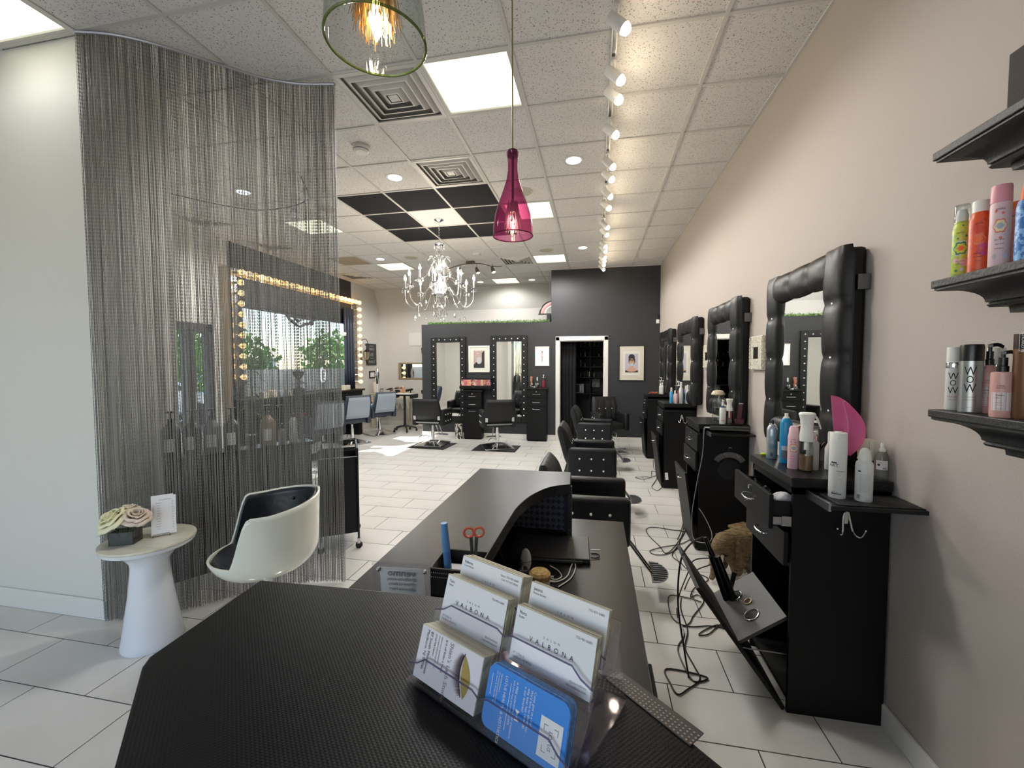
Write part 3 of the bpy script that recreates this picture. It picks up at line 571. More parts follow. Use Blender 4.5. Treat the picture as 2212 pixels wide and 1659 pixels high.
# ------------------------------------------------------------------ half partition behind the curtain with retail bottles
pa, pb = Vector((-2.80, 2.27, 0)), Vector((-2.30, 3.06, 0)); pd = (pb-pa).normalized(); pn = Vector((-pd.y, pd.x, 0))
t = thing('retail_display_unit', 'low charcoal display unit with a dark top behind the chain curtain', 'display unit', (-2.6, 2.6, 0))
q = [pa, pb, pb+pn*.15, pa+pn*.15]
MB().prism([(p.x, p.y) for p in q], .0, .925).build('body', DARK, t, world=True); MB().prism([(p.x, p.y) for p in (pa-pn*.015, pb-pn*.015+pd*.02, pb+pn*.16+pd*.02, pa+pn*.16)], .925, .95).build('top', BLK2, t, world=True)
MB().prism([(p.x, p.y) for p in (pa-pn*.012, pb-pn*.012, pb, pa)], 0, .1).build('plinth', TRIM, t, world=True)
def bottle(name, label, loc, prof, m, cap=None, capm=None, group=None, rz=0, n=24, cat='bottle'):
    t = thing(name, label, cat, loc, rz, group); MB().lathe(prof, n=n).build('body', m, t, smooth=True)
    if cap: MB().lathe(cap, n=20).build('cap', capm, t, smooth=True)
    return t
PB = [mat('bottle_dark_green', '3b4238', .3), mat('bottle_brown', '5a4538', .3), mat('bottle_grey', '77797a', .3), mat('bottle_black', '1d1e20', .3), mat('bottle_tan', '8f7a63', .3), mat('bottle_white', 'd8d8d4', .35)]
big = [(.052, 0), (.055, .01), (.055, .17), (.048, .195), (.02, .225), (.016, .24)]; bigc = [(.017, .235), (.017, .26), (.008, .262), (.008, .30), (.03, .302), (.03, .312), (.008, .315)]
small = [(.022, 0), (.023, .01), (.023, .10), (.012, .115)]; smallc = [(.012, .112), (.012, .15), (.01, .155)]
spec = [(.04, big, 3, 'dark bottle at the left end of the row'), (.165, big, 3, 'second dark pump bottle'), (.29, big, 2, 'grey round shouldered bottle'), (.42, big, 0, 'green tinted bottle left of the plant'), (.68, big, 4, 'tan bottle right of the plant'), (.79, small, 2, 'small square shouldered bottle with dark cap'), (.88, [(.03, 0), (.031, .01), (.031, .16), (.02, .19), (.015, .20)], 5, 'tall pale bottle near the right end'), (.96, [(.018, 0), (.018, .04), (.01, .05)], 3, 'tiny dark jar next to the tall pale bottle')]
for s_, pr, mi, lb in spec:
    p = pa+(pb-pa)*s_+pn*.08; t = bottle('retail_bottle', lb+' behind the curtain', (p.x, p.y, .951), pr, PB[mi], bigc if pr is big else (smallc if pr is small else [(pr[-1][0], pr[-1][1]-.002), (pr[-1][0], pr[-1][1]+.03)]), BPL, 'retail bottles behind the chain curtain')
    if pr is big: wrect(MB(), -.03, .03, .04, .13, (0, 0, 0), .055, -.9).build('label', PB[5] if mi != 5 else PB[2], t)
p = pa+(pb-pa)*.56+pn*.09
t = thing('potted_dracaena', 'thin leafy plant in a narrow pot on the display behind the curtain', 'plant', (p.x, p.y, .951))
MB().lathe([(.03, 0), (.04, .09), (.036, .09)], n=20).build('pot', PB[3], t, smooth=True); MB().tube([(0, 0, .05), (.01, 0, .35), (0, .01, .62)], .006, 6, smooth=4).build('stem', LEAF[2], t)
for k in range(18):
    a = k*2.4; z = .25+.025*k; L_ = .13
    MB().grid(lambda u, v: Vector((cos(a)*L_*u-sin(a)*(v-.5)*.022*sin(pi*(u*.9+.08)), sin(a)*L_*u+cos(a)*(v-.5)*.022*sin(pi*(u*.9+.08)), z+.06*u-.10*u*u)), 5, 2).build('leaf', LEAF[2], t)
# black fabric laundry cart
t = thing('laundry_cart', 'black fabric cart with chrome top rail and casters at the curtain edge', 'cart', (-2.235, 3.33, 0), rz=radians(33))
FAB = mat('navy_black_fabric', '14161d', .8, bump=(9, .4))
def side(u, v):
    P = [(-.145, -.22), (.145, -.22), (.145, .22), (-.145, .22)]; k = int(u*4) % 4; f_ = u*4-int(u*4); a_, b_ = P[k], P[(k+1) % 4]
    bl = .018*sin(pi*v)*sin(pi*f_); x = a_[0]+(b_[0]-a_[0])*f_; y = a_[1]+(b_[1]-a_[1])*f_; return Vector((x*(1+bl*4), y*(1+bl*4), .14+.66*v))
MB().grid(side, 32, 10, closed_u=True).box(-.14, .14, -.21, .21, .135, .145).build('fabric_bag', FAB, t, smooth=True, angle=50)
MB().tube([(-.15, -.225, .86), (.15, -.225, .86), (.15, .225, .86), (-.15, .225, .86)], .011, 8, True).build('top_rail', BPL, t)
for sx in (-1, 1):
    for sy in (-1, 1):
        MB().cyl((.15*sx, .225*sy, .09), (.15*sx, .225*sy, .86), .009, n=8).build('post', BPL, t)
        c_ = MB().cyl((.15*sx, .225*sy-.008, .03), (.15*sx, .225*sy+.008, .03), .029, n=18).build('caster', BPL, t, smooth=True); MB().box(.15*sx-.012, .15*sx+.012, .225*sy-.013, .225*sy+.013, .045, .09).build('fork', CHR, c_)
MB().cyl((-.15, -.238, .80), (.15, -.238, .80), .004, n=8).build('front_rail', CHR, t)
# ------------------------------------------------------------------ glass pendants
def pendant(name, label, rim_c, R, Hh, gm, wire, cordm, n_w, seed):
    t = thing(name, label, 'pendant lamp', rim_c); s = Hh
    k = R/.076
    prof = [(.076, 0), (.0765, .012), (.075, .04), (.070, .08), (.060, .12), (.047, .16), (.034, .20), (.024, .235), (.0185, .27), (.018, .30), (.0205, .325), (.024, .345)]
    prof = [(r*k, z*s/.345) for r, z in prof]
    MB().lathe(prof, n=56, cap=False).build('glass_shade', gm, t, smooth=True, angle=80)
    MB().torus((0, 0, 0), R, .0022, n=56).build('shade_rim', thin_glass('rim_'+gm.name, 'c7cf9e' if gm is GLS else 'c24a8c', '7d8a50' if gm is GLS else '6d1048', .05, dens=.4), t, smooth=True)
    MB().cyl((0, 0, s-.015), (0, 0, s+.008), .019*k, n=20).cyl((0, 0, .115), (0, 0, s-.01), .005, n=8).build('socket_cap', CHR if gm is GLS else mat('plum_metal', '5b1540', .35, .5), t, smooth=True)
    MB().cyl((0, 0, s), (0, 0, CH-rim_c[2]), .0028, n=8).build('cord', cordm, t); MB().lathe([(.06, 0), (.06, -.01), (.02, -.022), (.004, -.03)], (0, 0, CH-rim_c[2]), n=28).build('canopy', CHR, t, smooth=True)
    MB().cyl((0, 0, .09), (0, 0, .125), .012, n=14).build('lamp_socket', BRASS, t, smooth=True)
    MB().lathe([(.008, .092), (.014, .075), (.0165, .05), (.013, .028), (.004, .006), (.0015, 0)], n=18).build('bulb', GLS, t, smooth=True, angle=80)
    b = MB(); rr = random.Random(seed)
    for q in range(4): a = q*pi/2; b.cyl((.005*cos(a), .005*sin(a), .03), (.006*cos(a), .006*sin(a), .078), .0013, n=6)
    b.build('filament', mat('filament', 'ffd9a0', .5, emit='ffe0ad', es=30), t)
    b = MB()
    for q in range(n_w):
        a = rr.uniform(0, 2*pi); r0 = rr.uniform(.012, .02)*k; r1 = rr.uniform(.018, .036)*k; z0, z1 = rr.uniform(.12, .15)*s/.345, rr.uniform(.012, .05)
        p0 = Vector((r0*cos(a), r0*sin(a), z0)); p1 = Vector((r1*cos(a+rr.gauss(0, .25)), r1*sin(a+rr.gauss(0, .25)), z1)); m_ = p0.lerp(p1, .5)+Vector((rr.gauss(0, .003), rr.gauss(0, .003), 0))
        b.tube([p0, m_, p1], .00055, 3)
    tag(b.build('hanging_wires', wire, t), 'fine metal wires hanging around the bulb', kind='stuff')
    return t
rc = atz(813, 92, 2.10)
pendant('glass_pendant_lamp', 'clear glass bottle shaped pendant full of fine gold wires, top of view', rc, .079, .345, GLS, GOLDW, BRASS, 260, 1)
pendant('glass_pendant_lamp', 'magenta glass bottle shaped pendant lamp on a thin brass cord', aty(1108, 510, 1.62)+Vector((0, 0, .0)), .0765, .315, PNK, mat('pale_wire', 'c9b9b0', .3, .8), BRASS, 200, 2)
for (pw, loc) in ((1.6, rc), (1.6, aty(1108, 505, 1.62))):
    ld = bpy.data.lights.new('pendant_bulb_glow', 'POINT'); ld.energy = pw; ld.color = (1, .88, .72); ld.shadow_soft_size = .02; lo = bpy.data.objects.new('pendant_bulb_glow', ld); COL.objects.link(lo); lo.location = loc+Vector((0, 0, .055))
# ------------------------------------------------------------------ crystal chandelier
t = thing('crystal_chandelier', 'crystal chandelier with candle bulbs hanging from the tile framed by black ones', 'chandelier', (-2.052, 5.384, CH+.006))
Z0 = -1.0      # plane of the arm hub, below the ceiling
MB().lathe([(.065, 0), (.065, -.012), (.03, -.03), (.008, -.04)], n=28).build('ceiling_canopy', CHR, t, smooth=True)
def link(p, ax, m, par, r=.011): return MB().torus(p, r, .0018, ax, 12, 5).build('chain_link', m, par)
for k in range(13): link((0, 0, -.05-k*.019), (1, 0, 0) if k % 2 else (0, 1, 0), CHR, t)
MB().lathe([(.006, -.30), (.05, -.31), (.06, -.33), (.012, -.345), (.01, -.45), (.02, -.47), (.012, -.5), (.016, -.60), (.035, -.62), (.045, -.66), (.02, -.70), (.012, -.76), (.02, -.80), (.055, -.84), (.06, -.88), (.022, -.92), (.02, -.95), (.075, -.975), (.09, -.99), (.07, -1.01), (.03, -1.04), (.02, -1.10), (.04, -1.14), (.05, -1.18), (.02, -1.22), (.004, -1.25)], n=24).build('centre_column', CRG, t, smooth=True)
MB().lathe([(.095, -.982), (.10, -.99), (.095, -.998), (.03, -1.0)], n=28).lathe([(.07, -.325), (.075, -.33), (.07, -.336)], n=24).build('bobeche_ring', CHR, t, smooth=True)
BULBE = mat('candle_bulb', 'fff6e6', .3, emit='fff0d8', es=26); CAND = mat('candle_sleeve', 'a9abb0', .25, .4)
drop_me = MB().lathe([(.0005, 0), (.004, -.004), (.0135, -.03), (.0105, -.043), (.0005, -.052)], n=6).build('crystal_drop', CRG, t).data
bpy.data.objects.remove([c for c in t.children if c.name.startswith('crystal_drop')][0])
bead_me = None
def drop(p, sc=1.0, par=None):
    o = bpy.data.objects.new('crystal_drop', drop_me); COL.objects.link(o); o.parent = par or t; o.location = p; o.scale = (sc, sc, sc); o.rotation_euler = (0, 0, random.uniform(0, 3)); return o
def beads(path, r, par, name='bead_string'):
    P = catmull([Vector(p) for p in path], 8); b = MB(); acc = 0; last = P[0]
    for p in P:
        if (p-last).length >= r*2.1 or p is P[0]: b.sphere(p, r, 6, 4); last = p
    return b.build(name, CRG, par, smooth=True)
for tier, (n_, R0, zc, ph) in enumerate(((8, .46, -.82, .2), (4, .26, -.70, .6))):
    for k in range(n_):
        a = ph+2*pi*k/n_; d = Vector((cos(a), sin(a), 0)); e = Vector((0, 0, 1)); q = [d*.05+e*Z0, d*(R0*.28)+e*(Z0+.10), d*(R0*.45)+e*(Z0+.02), d*(R0*.72)+e*(Z0-.16*(R0/.46)), d*(R0*.96)+e*(Z0-.09), d*R0+e*(zc-.10)]
        if tier: q = [v+Vector((0, 0, .12)) for v in q[:-1]]+[q[-1]]
        arm = MB().tube(q, .0075, 7, smooth=5).build('arm', CRG, t, smooth=True)
        c = d*R0+e*(zc-.10)
        MB().lathe([(.008, -.006), (.038, .0), (.043, .010), (.012, .006)], c, n=16).build('drip_pan', CHR, arm, smooth=True)
        MB().cyl(c, c+e*.115, .011, n=10).build('candle_sleeve', CAND, arm, smooth=True)
        MB().lathe([(.010, .115), (.0175, .135), (.016, .15), (.008, .172), (.001, .192)], c, n=12).build('candle_bulb', BULBE, arm, smooth=True)
        for j in range(5):
            aa = a+j*2*pi/5; drop(c+Vector((.04*cos(aa), .04*sin(aa), -.004)), .8)
        low = d*(R0*.72)+e*(Z0-.17*(R0/.46)+(.12 if tier else 0)); beads([low, low-e*.05, low-e*.10], .004, t); drop(low-e*.10, 1.25)
        if tier == 0: beads([d*.06+e*-.50, d*.18+e*-.74, d*.32+e*-.83, d*.44+e*-.88], .004, t)
for k in range(12):
    a = 2*pi*k/12; beads([Vector((.09*cos(a), .09*sin(a), -1.0)), Vector((.12*cos(a), .12*sin(a), -1.10)), Vector((.09*cos(a), .09*sin(a), -1.22))], .0045, t); drop(Vector((.09*cos(a), .09*sin(a), -1.22)), 1.1)
for k in range(8):
    a = 2*pi*k/8; beads([Vector((.065*cos(a), .065*sin(a), -.33)), Vector((.055*cos(a), .055*sin(a), -.45)), Vector((.10*cos(a), .10*sin(a), -.60)), Vector((.15*cos(a), .15*sin(a), -.70))], .0045, t); drop(Vector((.15*cos(a), .15*sin(a), -.70)), 1.0); drop(Vector((.07*cos(a), .07*sin(a), -.335)), 1.0)
    MB().tube([Vector((.02*cos(a), .02*sin(a), -.62)), Vector((.10*cos(a), .10*sin(a), -.50)), Vector((.16*cos(a), .16*sin(a), -.53)), Vector((.145*cos(a), .145*sin(a), -.58))], .005, 6, smooth=4).build('scroll', CRG, t, smooth=True)
drop(Vector((0, 0, -1.25)), 1.6)
ld = bpy.data.lights.new('chandelier_glow', 'POINT'); ld.energy = 22; ld.color = (1, .88, .7); ld.shadow_soft_size = .3; lo = bpy.data.objects.new('chandelier_glow', ld); COL.objects.link(lo); lo.location = (-2.052, 5.384, CH-.72)
# ------------------------------------------------------------------ reception desk
desk = thing('reception_desk', 'black L shaped reception desk with raised bar ledge and curved counter', 'desk', (-.3, 1.2, 0))
LZ = 1.235
_l = [atz(a, b, LZ) for a, b in ((745, 1268), (563, 1252), (322, 1418), (306, 1440), (245, 1659))]
ledge = [(p.x, p.y) for p in _l]+[(-.20, .055), (.20, .02), (.32, .155), (.110, .368), (.022, .455), (-.100, .574)]
LEDG = dots_mat('embossed_vinyl', '121316', .36, .0034, .12)
MB().prism(ledge, LZ-.035, LZ).build('bar_ledge', LEDG, desk, world=True, bevel=.003)
MB().prism([(-.37, .555), (-.49, .55), (-.49, .42), (-.36, .27), (-.19, .09), (.19, .06), (.27, .155), (.08, .35), (0, .43), (-.11, .545)], .02, LZ-.036).build('front_body', BLK, desk, world=True)
# painted reflections on the ledge's embossing: brownish sheen strip with rows of pale glints
b = MB(); e0, e1 = Vector((-.012, .482, LZ+.0006)), Vector((.089, .387, LZ+.0006)); du = (e1-e0).normalized(); dv = Vector((du.y, -du.x, 0))
b.obox((e0+e1)/2+dv*-.006, (du, dv, (0, 0, 1)), ((e1-e0).length/2, .011, .0006)); b.build('emboss_sheen_strip', mat('strip_dark', '3a3532', .5), desk, world=True)
b = MB()
for i in range(int((e1-e0).length/.0042)):
    for j in range(4): b.cyl(e0+du*(.003+i*.0042)-dv*(-.0035+j*.0042+.001)+Vector((0, 0, .0005)), e0+du*(.003+i*.0042)-dv*(-.0035+j*.0042+.001)+Vector((0, 0, .0009)), .0011, n=6)
tag(b.build('emboss_glint', mat('emboss_glint_pale', '968c80', .5), desk, world=True), kind='stuff')
# long counter at 1.05 m with the concave inner curve
CZ = 1.05
curve = catmull([Vector((x, y, 0)) for x, y in ((-.290, 1.00), (-.288, 1.18), (-.283, 1.40), (-.276, 1.52), (-.245, 1.66), (-.185, 1.78), (-.104, 1.836))], 8)
cpoly = [(-.57, .545), (-.57, 2.038), (-.112, 2.045), (-.104, 1.836)]+[(p.x, p.y) for p in reversed(curve)][1:]+[(-.29, .545)]
MB().prism(cpoly, CZ-.045, CZ).build('counter_top', mat('counter_laminate', '2c2b2b', .34, spec=.1), desk, world=True, bevel=.002)
MB().box(-.55, -.50, .56, 2.02, .02, CZ-.046).build('lobby_panel', BLK, desk, world=True, bevel=.002)
MB().box(-.50, -.125, 1.975, 2.02, .02, CZ-.046).build('end_panel', BLK, desk, world=True)
# diamond plate panel below the curved end
DPL = mat('diamond_plate', '4e5466', .35, .3)
MB().box(-.50, -.118, 1.968, 1.974, .78, CZ-.05).build('diamond_plate', DPL, desk, world=True)
b = MB()
for i in range(16):
    for j in range(9):
        cx, cz = -.49+i*.026, .79+j*.030; s = 1 if (i+j) % 2 else -1
        if cx > -.13: continue
        for k in (-1.5, -.5, .5, 1.5):
            ux, uz = cos(pi/4)*s, sin(pi/4); ox, oz = -uz*k*.0052*s, ux*k*.0052*s
            b.obox((cx+ox, 1.9675, cz+oz), ((ux, 0, uz), (-uz, 0, ux), (0, 1, 0)), (.0115, .0011, .0009))
tag(b.build('raised_treads', mat('plate_tread', '9aa1b4', .3, .4), desk, world=True), kind='stuff')
MB().box(-.125, -.103, 1.955, 1.979, .752, CZ-.046).build('corner_strip', GUN, desk, world=True, bevel=.001)
MB().box(-.5, -.14, 1.94, 1.968, .752, .79).build('ledger_strip', BLK, desk, world=True)
for z in (1.0-.012, .80): MB().cyl((-.114, 1.952, z), (-.114, 1.956, z), .004, n=10).build('screw', CHR, desk, world=True)
# lower work surface and pedestal
MB().prism([(-.50, .59), (.02, .59), (.148, .72), (.150, 2.236), (-.128, 2.236), (-.128, 1.99), (-.50, 1.96)], .722, .75).build('work_surface', mat('work_laminate', '202023', .3, spec=.25), desk, world=True, bevel=.002)
ped = MB().box(-.30, .158, .74, 1.28, .02, .70).build('drawer_pedestal', BLK, desk, world=True, bevel=.002)
MB().box(-.48, .12, 2.14, 2.16, .02, .72).build('rear_leg_panel', BLK, desk, world=True)
for z0, z1 in ((.06, .26), (.28, .48), (.50, .69)):
    MB().box(.158, .17, .76, 1.26, z0, z1).build('drawer_front', BLK, desk, world=True, bevel=.003)
# socket strip on the inner face
b = MB().box(-.502, -.49, 1.5, 1.62, .84, .89); b.build('cable_grommet', BPL, desk, world=True)
# ------------------------------------------------------------------ acrylic card holder and its seven cards stacks
HO = Vector((-.1910, .4082, 1.2429)); PS, TH = -.4646, .3146
hu = Vector((cos(PS), sin(PS), 0)); hn = Vector((-sin(PS), cos(PS), 0)); hz = Vector((0, 0, 1)); hv = hn*sin(TH)+hz*cos(TH); hw = hu.cross(hv).normalized()   # hw points to the viewer
offs = [(0, 0), (.0384, .0404), (.0634, .0538)]; CW, CHt, GP = .0889, .0508, .0127; FWD = 2*CW+GP+.008
holder = thing('card_holder', 'clear acrylic tiered business card holder on the black bar ledge', 'card holder', HO-Vector((0, 0, .0075)))
def hp(tier, u, v, d=0): a, b_ = offs[tier]; return HO+hn*a+hz*b_+hu*u+hv*v-hw*d
def slab(P, Q, R_, S, th, m, par, name):
    nn = (Q-P).cross(R_-P).normalized()*th; return MB().add([P, Q, R_, S, P+nn, Q+nn, R_+nn, S+nn], [(0, 1, 2, 3), (7, 6, 5, 4), (0, 4, 5, 1), (1, 5, 6, 2), (2, 6, 7, 3), (3, 7, 4, 0)]).build(name, m, par, world=True)
DK = [.030, .022, .024]
for tr in range(3):
    u0, u1 = -.004, FWD-.004
    lip = .023
    # front lip with a dip towards the outer corners
    b = MB(); pts = [(u0, -.004), (u1, -.004), (u1, .012), (u1-.012, .016), (u1-.022, lip), (CW+GP/2+.010, lip), (CW+GP/2, lip-.004), (CW+GP/2-.010, lip), (u0+.022, lip), (u0+.012, .016), (u0, .012)]
    O = hp(tr, 0, 0, -.004); nn = hw*.0022
    b.add([O+hu*x+hv*y for x, y in pts]+[O+hu*x+hv*y+nn for x, y in pts], [tuple(range(11))[::-1], tuple(range(11, 22))]+[(i, (i+1) % 11, 11+(i+1) % 11, 11+i) for i in range(11)]).build('front_lip', ACR, holder, world=True)
    MB().tube([O+hu*x+hv*y+nn*.5 for x, y in pts[2:]], .0009, 5).build('lip_edge', thin_glass('acrylic_edge', 'b7b4cc', '9c9ab2', .03, dens=.2), holder, world=True)
    slab(hp(tr, u0, -.004, -.004), hp(tr, u1, -.004, -.004), hp(tr, u1, -.004, DK[tr]), hp(tr, u0, -.004, DK[tr]), .002, ACR, holder, 'pocket_floor')
    slab(hp(tr, u0, -.004, DK[tr]), hp(tr, u1, -.004, DK[tr]), hp(tr, u1, .040, DK[tr]), hp(tr, u0, .040, DK[tr]), .002, ACR, holder, 'pocket_back')
    for u in (u0, CW+GP/2-.001, u1-.002): slab(hp(tr, u, -.004, -.004), hp(tr, u, -.004, DK[tr]), hp(tr, u, .032, DK[tr]), hp(tr, u, .014, -.004), .002, ACR, holder, 'divider')
bz = 1.2362
for u in (-.004, FWD-.006):
    A = HO+hu*u; q = [A+hn*-.004+hz*(bz-HO.z), A+hn*.112+hz*(bz-HO.z), A+hn*.085+hz*.09, A+hn*.03+hz*.03]
    slab(*q, .0022, ACR, holder, 'side_panel')
slab(*[HO+hu*u+hn*a+hz*(bz-HO.z) for u, a in ((-.004, -.004), (FWD-.004, -.004), (FWD-.004, .112), (-.004, .112))], .0022, ACR, holder, 'base')
def stack(label, tr, u, w_, thick, edge, face, v=0.0, h_=CHt, rnd=0, dx=0):
    t = thing('business_card_stack', label, 'business cards', hp(tr, u, v), group='stacks of business cards in the acrylic holder')
    if rnd:
        pts = []
        for cx, cy, a0 in ((w_-rnd, rnd, -90), (w_-rnd, h_-rnd, 0), (rnd, h_-rnd, 90), (rnd, rnd, 180)):
            for q in range(5): a = radians(a0+q*22.5); pts.append((cx+rnd*cos(a), cy+rnd*sin(a)))
    else: pts = [(0, 0), (w_, 0), (w_, h_), (0, h_)]
    rr = random.Random(int(u*1e4)+tr); n_ = 6; d = .0006
    MB().plate(hp(tr, u, v, .0006), hu, hv, pts, .0006).build('front_card', face, t, world=True)
    for k in range(n_):
        th = (thick-.0006)/n_; j = rr.uniform(-.0006, .0006); q = rr.uniform(-.0005, .0009)
        MB().plate(hp(tr, u+j+dx*k, v+q, d+th), hu, hv, pts, th-.00012).build('card_bundle', edge, t, world=True); d += th
    return t
def txt(t, tr, u, v, s, size, m, rot=False, sx=1, al='L', off=.0003):
    vs, fs = text_verts(s, size); xs = [p[0]*sx for p in vs]; w_ = max(xs)-min(xs); sh = w_/2 if al == 'L' else (-w_/2 if al == 'R' else 0)
    b = MB(); O = hp(tr, u, v)+hw*off
    if rot: b.add([O-hv*(x*sx+sh)+hu*y for x, y in vs], fs)      # reads downwards, line tops to the right
    else: b.add([O+hu*(x*sx+sh)+hv*y for x, y in vs], fs)
    return b.build('lettering', m, t, world=True)
def salon_card(label, tr, u, thick, name, role, ph):
    t = stack(label, tr, u, CW, thick, CARDC, CARD)
    txt(t, tr, u+.004, .0455, name, .0042, INK); txt(t, tr, u+.004, .0415, role, .0028, INKG)
    txt(t, tr, u+CW-.004, .0455, ph[0], .0030, INKG, al='R')
    if len(ph) > 1: txt(t, tr, u+CW-.004, .0415, ph[1], .0030, INKG, al='R')
    txt(t, tr, u+CW/2, .0325, 'S   A   L   O   N', .0028, INK, al='C'); txt(t, tr, u+CW/2, .0262, 'V  A  L  B  O  N  A', .0062, INK, al='C')
    txt(t, tr, u+.004, .0085, '87 S Main St', .0028, INKG); txt(t, tr, u+.004, .0050, 'Marlboro, NJ 07746', .0028, INKG)
    txt(t, tr, u+CW-.004, .0085, '@salonvalbona', .0028, INKG, al='R'); txt(t, tr, u+CW-.004, .0050, 'salonvalbona.com', .0028, INKG, al='R')
U2 = CW+GP
salon_card('thick white card stack at the back left of the holder', 2, 0, .021, 'Valbona', 'Owner/Stylist', ['Salon: 732-431-5683', 'Cell: 917-497-8540'])
salon_card('long white card stack at the back right of the holder', 2, U2, .007, 'Jessica', 'Master Barber', ['732-431-5683'])
salon_card('white card stack in the middle left pocket, above the eyelash cards', 1, 0, .016, 'Tara', 'Stylist', ['732-431-5683'])
salon_card('white card stack in the middle right pocket, above the blue cards', 1, U2, .012, 'Flora', 'Stylist', ['732-431-5683'])
t = stack('tall white card stack with a drawn eyelash on the front', 0, 0, CW, .026, CARDC, mat('lash_card', 'e3dfe6', .6))
uu = 0
for s_, x, sz, m in (('87 South Main Street', .0160, .0048, INK), ('Marlboro, NJ 07746', .0105, .0048, INK), ('$10 off Refer a friend', .0385, .0036, INK), ('Email your appointment', .0315, .0026, INKG), ('shianslashstudio.glossgenius.com', .0275, .0024, INKG), ('STARTER MENU', .0225, .0030, INK), ("Shian's Lash Studio", .0465, .0072, mat('taupe_ink', '8b7180', .6))):
    txt(t, 0, x, .0485, s_, sz, m, rot=True)
# the eyelash drawing
b = MB(); O = hp(0, .066, .026)+hw*.0003
def leafshape(P0, P1, bow, n=10): return [P0.lerp(P1, i/n)+hu*bow*sin(pi*i/n) for i in range(n+1)]
L1 = leafshape(O+hv*.019, O-hv*.019+hu*.006, .0085); L2 = leafshape(O+hv*.019, O-hv*.017+hu*.004, -.003)
b.add(L1+L2[::-1][1:-1], [tuple(range(len(L1)+len(L2)-2))]); b.build('eyelid_print', mat('gold_ink', 'a89248', .5), t, world=True)
b = MB(); base_ = leafshape(O+hv*.020+hw*.0002, O-hv*.018+hu*.003+hw*.0002, -.0045, 44)
for i in range(3, 43):
    p = base_[i]; ln = .0115*sin(pi*i/46)**.6+.001; dirv = (-hu+hv*(.25-.9*i/44)).normalized(); tip = p+dirv*ln+hv*.001; s_ = hv*.00042; b.add([p-s_, p+s_, tip], [(0, 1, 2)])
b.tube(base_, .0004, 4); b.build('eyelash_print', mat('plum_ink', '3a2438', .6), t, world=True)
BLUEC = mat('blue_card', '2f88e4', .5); BLUEE = mat('blue_card_edge', '7fa6d8', .6, noise=(300, '5f8fd0', .4, .6))
t = stack('bright blue rounded card stack at the front right of the holder', 0, U2-.0035, CW-.001, .014, BLUEE, BLUEC, v=-.001, h_=.053, rnd=.0075)
for s_, x, sz in (('LOTUS HEALTH & AESTHETICS', .021, .0040), ('A FREE underarms laser treatment', .0335, .0032), ('with your next treatment (of $99)', .0300, .0026), ('TESTIMONIALS', .0150, .0024), ('At lotushealthaesthetics.com', .0125, .0022), ('601 Route 9, Morganville, NJ', .0100, .0022), ('Come give us a try!', .0530, .0034), ("We'd love to show you", .0495, .0034), ('why laser hair removal', .0460, .0034), ('is our favorite!', .0425, .0034)):
    txt(t, 0, U2-.0035+x, .0475, s_, sz, INKW, rot=True, off=.0004)
b = MB()
for x in (.0265, .0048): b.plate(hp(0, U2-.0035+x, .006 if x > .01 else .026)+hw*.0003, hu, hv, [(0, 0), (.0005, 0), (.0005, .038 if x > .01 else .018), (0, .038 if x > .01 else .018)], .0001)
b.build('line_print', INKW, t, world=True)
b = MB().plate(hp(0, U2-.0035+.062, .0045)+hw*.0003, hu, hv, [(0, 0), (.022, 0), (.022, .030), (0, .030)], .0001); b.build('logo_field', CARD, t, world=True)
b = MB()
for x0, x1, y0, y1 in ((.066, .070, .0292, .0296), (.066, .0664, .0252, .0296), (.076, .080, .0292, .0296), (.0796, .080, .0252, .0296), (.066, .070, .0092, .0096), (.066, .0664, .0092, .0136), (.076, .080, .0092, .0096), (.0796, .080, .0092, .0136)):
    b.plate(hp(0, U2-.0035+x0, y0)+hw*.0005, hu, hv, [(0, 0), (x1-x0, 0), (x1-x0, y1-y0), (0, y1-y0)], .0001)
b.build('logo_bracket', INKG, t, world=True); txt(t, 0, U2-.0035+.073, .0262, 'LOTUS', .0048, INKG, rot=True, off=.0006)
b = MB()
for s_ in (-1, 1): b.add([hp(0, U2-.0035+.0375, .0225)+hw*.0004, hp(0, U2-.0035+.0375-.0022, .0225+.0045*s_)+hw*.0004, hp(0, U2-.0035+.0375+.0025, .0225+.0040*s_)+hw*.0004], [(0, 1, 2)])
b.build('bow_print', INKW, t, world=True)
# ------------------------------------------------------------------ things on the long counter
t = thing('payment_sign', 'clear acrylic sign with payment names on paper, seen from behind', 'sign', (-.43, .875, CZ))
su = Vector((.997, .075, 0)); sv = Vector((0, -.10, .995)); P = Vector((-.497, .868, CZ+.001))
MB().plate(P, su, sv, [(0, 0), (.142, 0), (.142, .078), (0, .078)], .003).build('panel', ACR, t, world=True)
MB().plate(P+su*.016+sv*.001, su, sv, [(0, 0), (.105, 0), (.105, .064), (0, .064)], .0006).build('paper', mat('grey_paper', 'd0cdca', .7), t, world=True)
MB().plate(P+sv*.071, su, sv, [(0, 0), (.142, 0), (.142, .007), (0, .007)], .005).build('top_fold', ACR, t, world=True)
b = MB()
for s_, sz, z in (('venmo', .024, .053), ('@valbona-novaj', .0105, .038), ('@tara-siciliano', .0105, .026), ('@Jessica-Hart', .0105, .014)):
    vs, fs = text_verts(s_, sz); O = P+su*.0685+sv*z+Vector((0, -.0035, 0)); b.add([O-su*x*1.02+sv*y for x, y in vs], fs)
b.build('lettering', mat('show_through_ink', '5f616b', .7), t, world=True)
for x in (.014, .124): MB().sphere(P+su*x+sv*.060+Vector((0, -.004, 0)), .0048, 10, 8).build('stud', STEEL, t, world=True, smooth=True)
t = thing('mesh_pen_tray', 'small dark metal mesh desk tray left of the card holder', 'tray', (-.31, .93, CZ))
